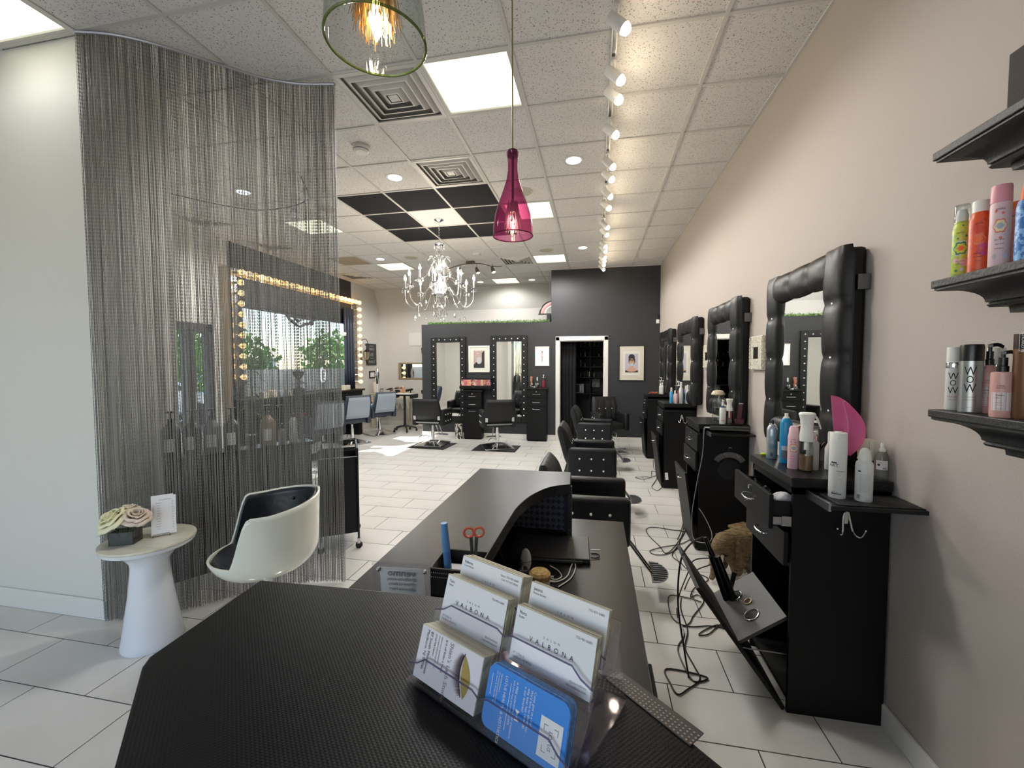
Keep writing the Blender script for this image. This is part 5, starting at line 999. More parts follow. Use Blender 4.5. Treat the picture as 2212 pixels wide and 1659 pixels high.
b = MB(); wtext(b, 'BRAZILIAN', .0075, (0, 0, 0), .0300, .05, .168, rot=pi/2); wtext(b, 'BLOWOUT', .0085, (0, 0, 0), .0300, -.2, .168, rot=pi/2); b.build('lettering', INKW, t)
b = MB()
for x0, x1, z0, z1 in ((-.012, .010, .149, .150), (-.012, .010, .1865, .1875), (.010, .011, .149, .187), (-.013, -.012, .149, .187)): wrect(b, x0, x1, z0, z1, (0, 0, 0), .0298, -.05, 4)
b.build('logo_outline', INKW, t)
# ------------------------------------------------------------------ products on the nearest station
TZ = SH_+.0005; TY = SH_-.0615
def pt(px, py, z=TZ): p = atz(px, py, z); return (min(p.x, 1.20), p.y+.02, z)
g1 = 'hair products on the nearest station'
t = product('hairspray_can', 'silver and blue aerosol can with a black nozzle, by the mirror edge', (.918, 2.42, TZ), .0255, [(.94, 0), (1, .004), (1, .150), (.9, .163), (.6, .176), (.5, .180)], mat('can_silverblue', 'b2b9be', .3, .6, noise=(9, '3e8fb5', .5, .62)), [('ring', [(.56, .176), (.58, .182), (.5, .184)], CHR), ('nozzle', [(.30, .182), (.28, .198), (.2, .203), (0, .204)], BPL)], g1)
deco(t, FC, .0255, [('text', 'TEXTURE', .006, 0, .11, 'greyink', pi/2), ('text', 'HAIRSPRAY', .005, -.008, .11, 'greyink', pi/2)]+[('rect', -.006+i*.0016, -.0052+i*.0016, .015, .033, 'ink') for i in range(8)])
t = product('hairspray_can', 'bright blue aerosol can with a white nozzle', (.945, 2.325, TZ), .027, [(.94, 0), (1, .004), (1, .195), (.88, .213), (.55, .226)], mat('can_blue', '1f86b8', .3), [('nozzle', [(.5, .225), (.48, .232), (.3, .234), (.3, .25), (0, .251)], WHT)], g1)
deco(t, FC, .027, [('rect', -.018, .03, .022, .085, 'greyink'), ('rect', -.018, .03, .066, .088, 'grey')])
t = product('hairspray_can', 'pale pink floral aerosol can', (.93, 2.205, TZ), .0235, [(.94, 0), (1, .004), (1, .148), (.95, .160), (.86, .168), (.82, .190), (.6, .202), (.3, .204)], mat('can_pink', 'e0b7bd', .4), [], g1)
deco(t, FC, .0235, [('disc', 0, .100, .019, 'coral', .12), ('disc', 0, .100, .016, 'cream', .1), ('disc', 0, .100, .009, 'grey', .06), ('text', 'amika:', .008, 0, .142, 'redink'), ('disc', -.01, .130, .003, 'coral', 0), ('disc', .006, .128, .003, 'coral', 0), ('text', 'fluxus', .007, -.002, .062, 'redink'), ('text', 'touchable', .005, -.002, .050, 'redink'), ('text', 'hairspray', .004, 0, .040, 'redink'), ('text', '3.5 oz', .003, 0, .02, 'redink')])
t = product('trigger_spray_bottle', 'clear spray bottle with amber liquid and a big white trigger head', (.965, 2.16, TZ), .0285, [(.8, 0), (.98, .006), (1, .02), (1, .09), (.96, .11), (.85, .138)], GLS, [('liquid', [(.76, .003), (.93, .008), (.93, .075), (0, .0755)], mat('amber_liquid', '9a7350', .2, trans=.4)), ('dip_tube', [(.36, .10), (.38, .155), (0, .156)], WHT)], g1)
MB().lathe([(.028, .140), (.029, .165), (.0245, .20), (.027, .24), (.034, .265), (.030, .272), (0, .274)], n=28).build('spray_head', WHT, t, smooth=True); MB().tube([(.0, .025, .262), (0, .038, .245), (.0, .048, .215), (0, .052, .20)], [.006, .005, .004, .003], 8, smooth=4).build('trigger', WHT, t, smooth=True)
t = product('serum_bottle', 'frosted bottle with a silver ring behind the trigger spray', (1.01, 2.20, TZ), .025, [(.94, 0), (1, .004), (1, .125), (.8, .135)], mat('bottle_frost', 'b5b3ae', .4), [('ring', [(.62, .135), (.62, .158), (.6, .159)], CHR), ('cap', [(.45, .158), (.45, .18), (0, .181)], WHT)], g1)
t = product('white_flask', 'white squat bottle standing behind the tall white can', (1.09, 2.215, TZ), .021, [(.94, 0), (1, .004), (1, .10), (.5, .125), (.5, .17), (.42, .178), (0, .18)], WHT, [], g1)
t = product('finishing_spray_can', 'tall white matte spray can standing at the front of the tray', (1.003, 2.052-.0, TZ), .0305, [(.94, 0), (1, .003), (1, .235), (.985, .242), (.97, .27), (.93, .273), (0, .274)], WHT, [('nozzle_ring', [(.45, .2735), (.42, .277), (0, .2775)], WHT)], g1)
t.location = (.997, 1.965, TY+.001)
deco(t, FC, .0305, [('rect', -.024, -.004, .148, .1535, 'ink'), ('text', 'ART.', .018, -.0125, .139, 'ink'), ('text', 'INFINIUM', .0068, .010, .116, 'ink'), ('text', 'spray de', .003, .006, .109, 'greyink'), ('text', 'fixation', .003, .006, .104, 'greyink'), ('text', 'hairspray', .003, .006, .099, 'greyink'), ('text', 'FORCE 4', .003, .008, .084, 'greyink'), ('rect', -.020, .014, .020, .024, 'ink'), ('text', "L'Oreal", .007, -.008, .028, 'ink'), ('rect', -.0005, -.0001, .246, .268, 'greyink')])
t = product('mousse_bottle', 'white mousse can with small print and a domed cap on the tray', (1.0, 2.0, TZ), .0295, [(.94, 0), (1, .003), (1, .148), (.93, .158), (.74, .165), (.72, .172)], mat('can_white', 'dcdbd7', .35), [('dome_cap', [(.74, .171), (.70, .186), (.56, .205), (.34, .215), (0, .218)], WHT)], g1)
t.location = (1.078, 1.935, TY+.001)
deco(t, FC, .0295, [('rect', -.022, -.012, .122, .128, 'ink')]+[('text', random.choice(['mousse volumatrice agiter avant', 'shake well before use hold can', 'contents under pressure do not', 'ingredients aqua water butane']), .0028, .002, .112-.0047*k, 'greyink') for k in range(16)]+[('rect', -.022+i*.0016, -.0214+i*.0016, .014, .030, 'ink') for i in range(7)]+[('text', '250 ml', .004, .012, .010, 'ink')])
t = thing('neck_duster_brush', 'round cream bristle brush with a black handle standing upright', 'brush', (1.188, 2.125, TZ), rz=face(1.165, 2.205))
MB().lathe([(.026, 0), (.029, .004), (.029, .014)], n=28).build('base_ring', WHT, t, smooth=True); MB().lathe([(.027, .013), (.0275, .068), (.025, .07)], n=28).build('handle', mat('brush_black', '1b1c26', .4), t, smooth=True); MB().lathe([(.027, .069), (.031, .073), (.031, .078)], n=28).build('collar', WHT, t, smooth=True)
b = MB(); rr = random.Random(2)
for k in range(420):
    a = rr.uniform(0, 2*pi); q = .029*sqrt(rr.random()) if k > 150 else .029; b.tube([(q*cos(a), q*sin(a), .077), (q*1.14*cos(a), q*1.14*sin(a), .158+.006*(1-(q/.029)**2)+rr.uniform(-.002, .002))], .00125, 4)
tag(b.build('bristles', mat('bristle_cream', 'd6cdb8', .7), t), kind='stuff')
t = product('clear_dropper_bottle', 'clear bottle with a pale cap and label against the wall', (1.212, 2.06, TZ), .0235, [(.92, 0), (1, .004), (1, .09), (.8, .112), (.5, .122)], thin_glass('bottle_clear', 'e6e6e0', 'a9aaa2', .05, dens=.18), [('collar', [(.5, .12), (.5, .132), (.3, .134)], WHT), ('tip', [(.3, .134), (.28, .15), (.2, .158), (0, .159)], WHT)], g1)
deco(t, {**FC, 'lab': LBP}, .0245, [('rect', -.02, .022, .045, .085, 'lab'), ('text', 'GLOBAL', .005, -.008, .076, 'ink'), ('disc', -.010, .066, .005, 'ink', 0)]+[('rect', .004+i*.0016, .0048+i*.0016, .049, .056, 'ink') for i in range(8)])
t = thing('white_squeeze_tube', 'tilted white product tube leaning behind the mousse can', 'tube', (1.125, 2.26, TZ), rz=face(1.125, 2.26)); 
MB().grid(lambda u, v: Vector((.014*(1-v*.92)*cos(2*pi*u)+.02*v, .021*sin(2*pi*u)+.012*v, .03+.13*v)), 20, 6, closed_u=True).build('tube', WHT, t, smooth=True); MB().cyl((0, 0, 0), (0, 0, .03), .0135, n=18).build('cap', WHT, t, smooth=True); b = MB()
for k in range(6): write('restore', .006, (-.0, 0, 0), (0, 1, 0), (0, 0, 1), INK, mb=b) if 0 else None
b = MB().box(.0175, .0178, -.012, .010, .055, .075).box(.0195, .0198, -.006, .014, .10, .115); b.build('label', INKG, t)
t = thing('hair_colour_comb_cup', 'black cup holding combs and brushes behind the bottles', 'cup', (1.075, 2.345, TZ)); MB().lathe([(.030, 0), (.034, .10), (.032, .10), (.029, .005), (0, .005)], n=28, cap=False).build('cup', BPL, t, smooth=True, solid=.001)
def comb(par, base, d, L_, m, nm='comb', teeth=14):
    base, d = Vector(base), Vector(d).normalized(); s_ = Vector((0, 1, 0)).cross(d).normalized(); n_ = d.cross(s_)
    b = MB().obox(base+d*L_/2, (d, s_, n_), (L_/2, .004, .0015))
    for k in range(teeth): b.obox(base+d*(L_*.45+L_*.52*k/teeth)+s_*.013, (s_, d, n_), (.010, .0009, .001))
    return b.build(nm, m, par)
comb(t, (.01, 0, .03), (.55, -.1, 1), .19, mat('comb_plum', '3c2431', .4)); comb(t, (-.01, .01, .03), (.12, .1, 1), .19, BPL); comb(t, (0, -.01, .03), (-.25, -.2, 1), .15, mat('comb_violet', '2c2144', .4))
pk = atx(1822, 1000, 1.09); t = thing('pink_tint_bowl', 'translucent pink plastic shield standing by the wall mirror', 'bowl', (pk.x, pk.y, TZ), rz=math.atan2(-pk.x, pk.y))
PT = thin_glass('pink_plastic', 'fbbdd8', 'f07fb4', .1, dens=.5)
MB().grid(lambda u, v: Vector((-.03-.022*v+(.03+.085*sin(pi*min(1, .06+v*.80))**.8)*u*(1-.0*v), .018*sin(pi*u), .09+.265*v-.045*u*u*v)), 16, 18).build('shield', PT, t, smooth=True, solid=.002, angle=80); MB().tube([(-.015, 0, 0), (-.015, 0, .11)], .008, 8).build('grip', PT, t, smooth=True)
t = thing('gold_clip_figure', 'small rose gold ornament behind the tall white can', 'ornament', (1.02, 2.33, TZ)); MB().lathe([(.016, 0), (.016, .15), (.01, .155)], n=16).build('stand', BPL, t, smooth=True)
for k in range(7): a = k*.9; MB().sphere((.012*cos(a), .012*sin(a), .16+.007*k), .0075, 8, 6).build('bead', mat('rose_gold', 'b98d78', .25, .9), t, smooth=True)
t = thing('lime_hair_clip', 'neon lime hair clip lying on the nearest station beside the silver can', 'clip', (.905, 2.485, TZ+.008)); MB().sphere((0, 0, 0), .012, 10, 6, (1.6, .8, .6)).sphere((.02, .004, 0), .01, 10, 6, (1.2, .7, .7)).build('clip', mat('neon_lime', 'c8e21f', .4), t, smooth=True)
t = thing('tray_liner', 'wrinkled black rubber mat lying on the pulled out tray', 'mat', (.92, 1.845, TY))
MB().grid(lambda u, v: Vector((.03+.30*u, .010+.165*v, .0015+.001*sin(u*31+v*7)*sin(v*23))), 24, 14).build('mat', mat('rubber_mat', '1f2021', .65, bump=(70, .5)), t, smooth=True, solid=.002)
# inside the open drawer
t = thing('paddle_brush', 'black bristled hair brush lying in the open drawer', 'brush', (.83, 2.32, .93)); MB().lathe([(.002, -.07), (.022, -.06), (.024, .05), (.012, .07), (.008, .16)], ax=(.2, 1, .12), n=14).build('barrel', BPL, t, smooth=True)
b = MB(); rr = random.Random(4)
for k in range(160):
    a = rr.uniform(0, 2*pi); y = rr.uniform(-.06, .045); b.tube([(.02*cos(a), y, .02*sin(a)), (.038*cos(a), y, .038*sin(a))], .0008, 3)
tag(b.build('bristles', BPL, t), kind='stuff')
t = thing('white_cloth', 'crumpled white cloth spilling over the open drawer', 'cloth', (.865, 2.13, .955)); MB().sphere((0, 0, 0), .045, 32, 24, (1, 1.1, .5)).build('cloth', mat('cloth_white', 'c3c1c6', .9, bump=(18, 1)), t, smooth=True)
t.children[0].modifiers.new('wr', 'DISPLACE').strength = .045; tx = bpy.data.textures.new('wr', 'CLOUDS'); tx.noise_scale = .06; t.children[0].modifiers[0].texture = tx
# tools hanging in the tilt-out plate of the nearest station
t = thing('curling_iron', 'black hot tools hanging through the ringed hole of the tilt door', 'hair tool', (.70, 2.40, .38))
MB().cyl((.02, -.02, -.10), (-.07, .0, .16), .024, .022, 16).cyl((-.07, 0, .16), (-.105, .01, .25), .015, .009, 12).build('handle', BPL, t, smooth=True); MB().cyl((.04, -.05, -.08), (-.055, -.035, .17), .018, .016, 14).build('handle', BPL, t, smooth=True); MB().obox((.03, -.01, .03), ((.2, 0, 1), (0, 1, 0), (1, 0, -.2)), (.05, .004, .012)).build('lever', BPL, t)
# ------------------------------------------------------------------ second station products
def pb(px, py, z=TZ, x=1.045): p = atx(px, py, x); return (x, p.y, z)
g2 = 'hair products on the second station'
t = product('foam_pump_bottle', 'white foam pump bottle left of the clear sprayer', pb(1561, 905), .025, [(.94, 0), (1, .004), (1, .125), (.85, .135)], WHT, [('ring', [(.55, .135), (.55, .150), (.4, .151)], mat('blue_ring', '4a5a8a', .3, .4)), ('pump', [(.4, .15), (.38, .17), (.2, .172), (.2, .19), (.34, .192), (.34, .2), (0, .201)], WHT)], g2)
deco(t, FC, .025, [('text', 'no.3', .006, 0, .10, 'greyink')]+[('text', 'hair perfector', .0035, 0, .088-.007*k, 'greyink') for k in range(8)]+[('rect', -.012, .014, .028, .032, 'redink')])
t = product('trigger_spray_bottle', 'clear sprayer with a waisted white head on the second station', (1.095, 3.748, TZ), .021, [(.9, 0), (1, .005), (1, .06), (.94, .095), (.85, .11)], GLS, [('liquid', [(.85, .004), (.92, .01), (.92, .04), (0, .041)], mat('clear_liquid', 'a9adad', .1, trans=.7)), ('dip_tube', [(.22, .05), (.22, .11), (0, .111)], WHT)], g2)
MB().lathe([(.026, .110), (.026, .13), (.018, .155), (.021, .18), (.0275, .205), (.024, .209), (0, .21)], n=24).build('spray_head', WHT, t, smooth=True)
t = product('glass_jar', 'glass canister with a pale wooden lid behind the sprayer', pb(1586, 900, TZ), .052, [(.8, 0), (.85, .01), (.85, .11), (.95, .12), (.95, .23)], GLS, [('inner_tray', [(.8, .12), (.8, .125), (0, .126)], CHR), ('lid', [(1.05, .23), (1.07, .238), (.8, .262), (.3, .272), (0, .273)], mat('pale_lid', 'c7b79a', .5)), ('knob', [(.1, .272), (.28, .285), (.28, .292), (0, .293)], BPL)], g2); t.location.y += .13; t.location.x = 1.055; t.location.y = 3.93
t = product('dark_red_bottle', 'slim dark red bottle with white collar right of the sprayer', pb(1592, 899), .018, [(.94, 0), (1, .004), (1, .12), (.7, .13)], mat('bottle_maroon', '3a1217', .35), [('collar', [(.7, .13), (.7, .155), (.4, .157), (.4, .2), (0, .201)], mat('maroon_cap', '4a171d', .4)), ('band', [(1.01, .135), (1.01, .15), (0, .1501)], WHT)], g2); t.location = (1.10, 3.86, TZ)
t = product('red_spray_bottle', 'small bright red bottle beside the maroon clipper', pb(1596, 897), .012, [(.9, 0), (1, .004), (1, .085), (.6, .095), (.6, .11), (0, .112)], mat('bottle_red', 'a8272c', .35), [], g2); t.location = (1.125, 3.80, TZ)
t = thing('maroon_clipper', 'maroon hair clipper standing in its charging base', 'clipper', (1.17, 3.742, TZ), rz=face(1.16, 3.79)); MR = mat('maroon_plastic', '46151d', .35)
MB().prism([(-.03, -.035), (.03, -.035), (.03, .035), (-.03, .035)], 0, .045).build('charging_base', MR, t, bevel=.008); MB().obox((.0, .004, .105), ((0, .08, 1), (0, 1, -.08), (1, 0, 0)), (.065, .017, .014)).build('body', MR, t, bevel=.006); MB().box(-.014, .014, -.006, .026, .168, .176).build('blade', STEEL, t)
t = thing('flat_iron', 'olive black flat iron lying across the tray of the second station', 'hair tool', (1.07, 3.655, SH_-.045), rz=radians(-9))
MB().obox((0, 0, .012), ((1, 0, 0), (0, 1, 0), (0, 0, 1)), (.145, .017, .009)).build('lower_arm', mat('iron_black', '47473f', .4), t, bevel=.004); MB().obox((.0, 0, .030), ((1, 0, .02), (0, 1, 0), (0, 0, 1)), (.140, .015, .008)).build('upper_arm', MATS['iron_black'], t, bevel=.004); MB().cyl((-.145, 0, .02), (-.185, .003, .022), .009, .005, 12).build('hinge_end', STEEL, t, smooth=True)
write('ghd platinum', .006, (.06, -.0155, .030), (1, 0, 0), (0, 0, 1), INKG, t)
t = thing('grey_power_cord', 'grey flat iron cord hanging down in front of the second station', 'cord', (.9, 3.6, 0))
P = [Vector((.888, 3.66, 1.045)), aty(1521, 930, 3.6), aty(1517, 985, 3.58), aty(1506, 1040, 3.57), aty(1495, 1110, 3.56), aty(1497, 1160, 3.55), aty(1515, 1172, 3.4), aty(1535, 1168, 3.38), aty(1537, 1150, 3.5), aty(1524, 1120, 3.6), aty(1510, 1098, 3.68)]
for p in P: p.z = max(p.z, .006)
MB().tube(P, .0035, 6, smooth=6).build('cord', mat('grey_cord', '7b7b78', .5), t, world=True, smooth=True)
# ------------------------------------------------------------------ third and fourth station products
def quick(name, label, px, py, R, H, col, capc, grp, yy, zb=TZ, cap=.25, shoulder=.85):
    p = aty(px, py, yy); return product(name, label, (min(p.x, 1.19), yy, zb), R, [(.94, 0), (1, .004), (1, H*(1-cap)*.9), (shoulder*.7, H*(1-cap))], mat('q_'+col, col, .35), [('cap', [(.55, H*(1-cap)), (.5, H*.97), (.4, H), (0, H+.001)], mat('q_'+capc, capc, .35))], grp, n=20)
g3 = 'hair products on the third station'
for a in ((1450, 868, .021, .20, '3f9fd0', 'e3e2dc', 5.62, 'light blue spray can, leftmost on the third station'), (1458, 869, .019, .16, 'd9b9bd', 'e3e2dc', 5.66, 'pale pink bottle behind the blue can'), (1461, 869, .020, .17, 'cfb4b6', '222224', 5.58, 'pink bottle with black cap'), (1471, 869, .026, .27, 'dededc', 'dededc', 5.60, 'tall plain white can on the third station'), (1481, 868, .022, .22, '5d83a8', 'e3e2dc', 5.70, 'blue bottle just behind the white printed one'), (1485, 869, .027, .235, 'd9d9da', 'e3e2dc', 5.60, 'white printed can with a pointed cap on the third station'), (1497, 868, .020, .16, 'a82529', '8a1f24', 5.66, 'red bottle third from the right'), (1502, 869, .022, .19, 'b3282c', 'c33a3c', 5.58, 'bright red bottle, rightmost on the third station')):
    quick('hair_product_bottle', a[7], a[0], a[1], a[2], a[3], a[4], a[5], g3, a[6])
def sterilizer(label, loc, grp=None, s=1.0):
    t = thing('disinfectant_jar', label, 'jar', loc, group=grp); MB().lathe([(.04*s, 0), (.043*s, .005), (.043*s, .20*s), (.04*s, .205*s)], n=24).build('glass', GLS, t, smooth=True); MB().lathe([(.038*s, .004), (.038*s, .15*s), (0, .151*s)], n=24).build('red_liquid', mat('red_liquid', '8d2233', .15), t, smooth=True)
    MB().lathe([(.047*s, .205*s), (.047*s, .215*s), (.01*s, .218*s), (.005*s, .245*s), (.02*s, .25*s), (.018*s, .257*s), (0, .258*s)], n=24).build('lid', CHR, t, smooth=True); MB().cyl((.012*s, 0, .02), (.012*s, 0, .19*s), .0035, n=6).build('comb', BPL, t); return t
sterilizer('chrome lidded red disinfectant jar on the third station', (1.065, 5.75, TZ), s=1.05); sterilizer('chrome lidded red disinfectant jar on the farthest station', (1.10, 7.42, TZ), s=1.05)
g4 = 'hair products on the farthest station'
for a in ((1427, 848, .025, .18, 'd8d8d5', 'e6e6e2', 7.36, 'white bottle beside the orange clips'), (1431, 848, .026, .19, 'c9cacb', 'b5b7c5', 7.30, 'silver capped white bottle on the farthest station'), (1438, 848, .018, .13, '343a2c', 'b9c92b', 7.33, 'dark bottle with a lime label'), (1443, 848, .022, .18, 'd8d6d0', 'dad9d5', 7.30, 'narrow white bottle on the farthest station'), (1449, 848, .018, .15, '8c1f33', '8c1f33', 7.34, 'wine red bottle at the right end')):
    quick('hair_product_bottle', a[7], a[0], a[1], a[2], a[3], a[4], a[5], g4, a[6])
t = thing('clip_tray', 'clear tray of orange hair clips on the farthest station', 'tray', (.95, 7.36, TZ)); MB().box(-.07, .09, -.05, .05, 0, .003).box(-.07, .09, -.05, -.048, 0, .03).box(-.07, .09, .048, .05, 0, .03).box(-.07, -.068, -.05, .05, 0, .03).box(.088, .09, -.05, .05, 0, .03).build('tray', GLS, t)
for k in range(7): MB().obox((-.04+.018*k, .02*sin(k*2), .012+.006*(k % 3)), ((1, .4*sin(k), .2), (0, 1, 0), (0, 0, 1)), (.03, .008, .006)).build('clip', FC['coral'] if k % 3 else FC['orange'], t, bevel=.003)
# ------------------------------------------------------------------ salon chairs
def rbox(x0, x1, y0, y1, z0, z1, nm, m, par, bev=.02):
    o = MB().box(x0, x1, y0, y1, z0, z1).build(nm, m, par, bevel=bev, smooth=True, angle=60); o.modifiers['bevel'].segments = 3; return o
def salon_chair(label, loc, rz, group, lea=LEA, wide=.56, backm=None, wood=False, brackets=False, foot=True, mat_=True, crystals=True, tall=.90, base='square'):
    """faces local +X"""
    t = thing('salon_chair', label, 'chair', loc, rz, group); h_ = wide/2; e = .085
    rbox(-.20, .24, -h_+e, h_-e, .42, .53, 'seat', lea, t, .03)
    bk = MB(); nb = 12
    def back(u, v, s_):
        z = .50+(tall-.50)*v; lean = -.20-.12*v; y = (2*u-1)*(h_-.03-.03*v**3)
        th = .05*(1-abs(2*v-1)**6)*(1-abs(2*u-1)**8)**.5+.012
        if s_ > 0: th += -.008*(abs(sin(pi*(u*4)))**.3 < .55)
        return Vector((lean+s_*th, y, z))
    bk.grid(lambda u, v: back(u, v, 1), 24, 14).grid(lambda u, v: back(1-u, v, -1), 24, 14)
    bk.grid(lambda u, v: (back(u, 1, 1).lerp(back(u, 1, -1), v)), 24, 2).grid(lambda u, v: (back(0, u, 1).lerp(back(0, u, -1), v)), 14, 2).grid(lambda u, v: (back(1, u, 1).lerp(back(1, u, -1), v)), 14, 2).grid(lambda u, v: (back(u, 0, 1).lerp(back(u, 0, -1), v)), 24, 2)
    b_ = bk.build('backrest', lea, t, smooth=True, angle=50)
    if backm: MB().grid(lambda u, v: back(.07+.86*u, .05+.87*v, -1)+Vector((-.004, 0, 0)), 8, 8).build('rear_panel', backm, t, solid=.004)
    if crystals:
        for u in (.25, .5, .75): MB().sphere(back(u, .55, 1)+Vector((.004, 0, 0)), .010, 8, 5).build('crystal', CRY, b_)
    for s_ in (-1, 1):
        y0, y1 = (h_-e, h_) if s_ > 0 else (-h_, -h_+e)
        a_ = rbox(-.24, .25, y0, y1, .40, .715, 'armrest', lea, t, .028); yo = h_ if s_ > 0 else -h_
        if wood: MB().box(-.12, .26, y0+.015, y1-.015, .735, .765).cyl((.2, (y0+y1)/2, .71), (.2, (y0+y1)/2, .74), .012, n=8).build('wooden_arm_top', mat('cherry_wood', '5e1f22', .25, coat=.5), t, bevel=.008)
        elif crystals:
            for i in range(4): MB().box(-.245+.123*i+.058, -.245+.123*i+.061, yo-.001, yo+.0006, .43, .69).build('seam', BPL, a_)
            for i in range(3):
                for z in (.49, .61): MB().sphere((-.12+.12*i, yo+s_*.002, z), .0105, 8, 5).build('crystal', CRY, a_)
    if brackets:
        for s_ in (-1, 1): MB().obox((-.275, s_*(h_-.075), .56), ((0, 1, 0), (-.12, 0, 1), (1, 0, .12)), (.022, .038, .003)).build('steel_bracket', mat('bracket_silver', 'bfc2c4', .35, .3), t)
        MB().box(-.245, -.235, -h_+e, h_-e, .455, .48).build('rear_bar', STEEL, t)
    MB().cyl((0, 0, .10), (0, 0, .30), .034, n=18).cyl((0, 0, .28), (0, 0, .42), .024, n=16).build('hydraulic_post', CHR, t, smooth=True)
    MB().box(-.13, .13, -.10, .10, .40, .42).build('seat_plate', BPL, t)
    MB().tube([(-.03, .03, .16), (-.12, .14, .20), (-.20, .20, .17)], .006, 6, smooth=4).build('pump_lever', CHR, t, smooth=True)
    if base == 'square': MB().add([(-.27, -.27, .006), (.27, -.27, .006), (.27, .27, .006), (-.27, .27, .006), (-.27, -.27, .022), (.27, -.27, .022), (.27, .27, .022), (-.27, .27, .022), (-.06, -.06, .085), (.06, -.06, .085), (.06, .06, .085), (-.06, .06, .085)], [(3, 2, 1, 0), (0, 1, 5, 4), (1, 2, 6, 5), (2, 3, 7, 6), (3, 0, 4, 7), (4, 5, 9, 8), (5, 6, 10, 9), (6, 7, 11, 10), (7, 4, 8, 11), (8, 9, 10, 11)]).build('base', CHR, t, bevel=.004)
    else: MB().lathe([(.30, .006), (.30, .014), (.10, .03), (.05, .06)], n=36).build('base', CHR, t, smooth=True)
    if foot:
        for y in (-.035, .035): MB().tube([(.16, y, .40), (.24, y, .36), (.40, y, .15), (.44, y, .125), (.50, y, .125)], .0085, 8, smooth=4).build('footrest_tube', CHR, t, smooth=True)
        pts = [(.40+.10*0, -.15)]+[(.41+.115*sin(a), -.15*cos(a)) for a in np.linspace(.05, pi-.05, 12)]+[(.41, .15)]
        fp = MB().prism(pts, .128, .138).build('footplate', STEEL, t)
        for k in range(9): y = -.12+.03*k; MB().box(.412, .412+.105*sqrt(max(0, 1-(y/.15)**2)), y-.006, y+.006, .138, .143).build('rubber_rib', mat('grey_rubber', '55565a', .6), fp)
    return t
def floor_mat(label, x0, x1, y0, y1, rz=0, grp=None):
    t = thing('anti_fatigue_mat', label, 'mat', ((x0+x1)/2, (y0+y1)/2, 0), rz, grp); a, b_ = (x1-x0)/2, (y1-y0)/2
    MB().box(-a, a, -b_, b_, 0, .006).build('edge_bevel', BPL, t, bevel=.003); MB().box(-a+.02, a-.02, -b_+.02, b_-.02, .006, .0105).build('surface', mat('mat_black', '17181c', .6, bump=(60, .4)), t)
g = 'black salon chairs facing the right wall'
salon_chair('black tufted salon chair directly behind the reception desk', (-.02, 2.99, 0), radians(0), g, tall=.90)
salon_chair('black tufted salon chair second from the desk, facing the right wall', (-.03, 4.57, .004), 0, g, tall=.93)
salon_chair('black tufted salon chair third from the desk, facing the right wall', (.01, 6.46, .004), radians(-4), g, tall=.93)
salon_chair('black salon chair before the charcoal wall turned toward the camera', (.26, 7.72, 0), radians(-72), None, tall=.97)
floor_mat('black floor mat under the second chair beside the desk', -.42, .30, 4.25, 4.95); floor_mat('black floor mat under the third chair from the desk', -.44, .32, 6.1, 6.85)
floor_mat('black floor mat in front of the left studded mirror', -3.48, -2.72, 7.33, 8.0, radians(-4)); floor_mat('black floor mat in front of the right studded mirror', -2.22, -1.40, 7.32, 7.93)
salon_chair('black salon chair with silver brackets facing the left studded mirror', (-3.11, 7.70, .011), radians(88), 'salon chairs facing the back wall', brackets=True, crystals=True, tall=.92, wide=.64)
salon_chair('black salon chair turned slightly, facing the right studded mirror', (-1.80, 7.66, .011), radians(113), 'salon chairs facing the back wall', brackets=True, tall=.93, wide=.64)
for y, lb in ((7.62, 'blue grey backed salon chair just right of the curtain edge'), (8.72, 'blue grey backed salon chair by the far end of the window counter'), (6.35, 'pale backed salon chair seen through the chain curtain')):
    salon_chair(lb, (-4.80 if y > 7 else -4.55, y, 0), radians(180-33), 'blue grey salon chairs along the window counter', lea=LEA2, backm=LEAG, wood=True, crystals=False, wide=.60, tall=.98, base='square', foot=False)
# ------------------------------------------------------------------ back wall: studded mirrors, cabinets, art
def studded(x0, x1, z0, z1, label):
    t = thing('studded_mirror', label, 'mirror', ((x0+x1)/2, YB, z0), group='studded mirrors on the charcoal wall'); w_ = (x1-x0)/2; H = z1-z0; f_ = .125
    for q in ((-w_, -w_+f_, 0, H), (w_-f_, w_, 0, H), (-w_+f_, w_-f_, H-f_, H), (-w_+f_, w_-f_, 0, f_)): rbox(q[0], q[1], -.05, -.001, q[2], q[3], 'frame_bar', LEA, t, .012)
    MB().box(-w_+f_-.01, w_-f_+.01, -.022, -.018, f_-.01, H-f_+.01).build('mirror_glass', MIR, t)
    for k in range(6): MB().sphere((-w_+.07+(2*w_-.14)*k/5, -.052, H-.068), .0125, 8, 5).build('crystal_stud', CRY, t)
    for k in range(1, 13):
        for s_ in (-1, 1): MB().sphere((s_*(w_-.07), -.052, H-.068-k*(H-.15)/12.5), .0125, 8, 5).build('crystal_stud', CRY, t)
studded(-3.515, -2.728, .34, 2.178, 'left studded black mirror on the charcoal half wall'); studded(-2.172, -1.385, .355, 2.183, 'right studded black mirror on the charcoal half wall')
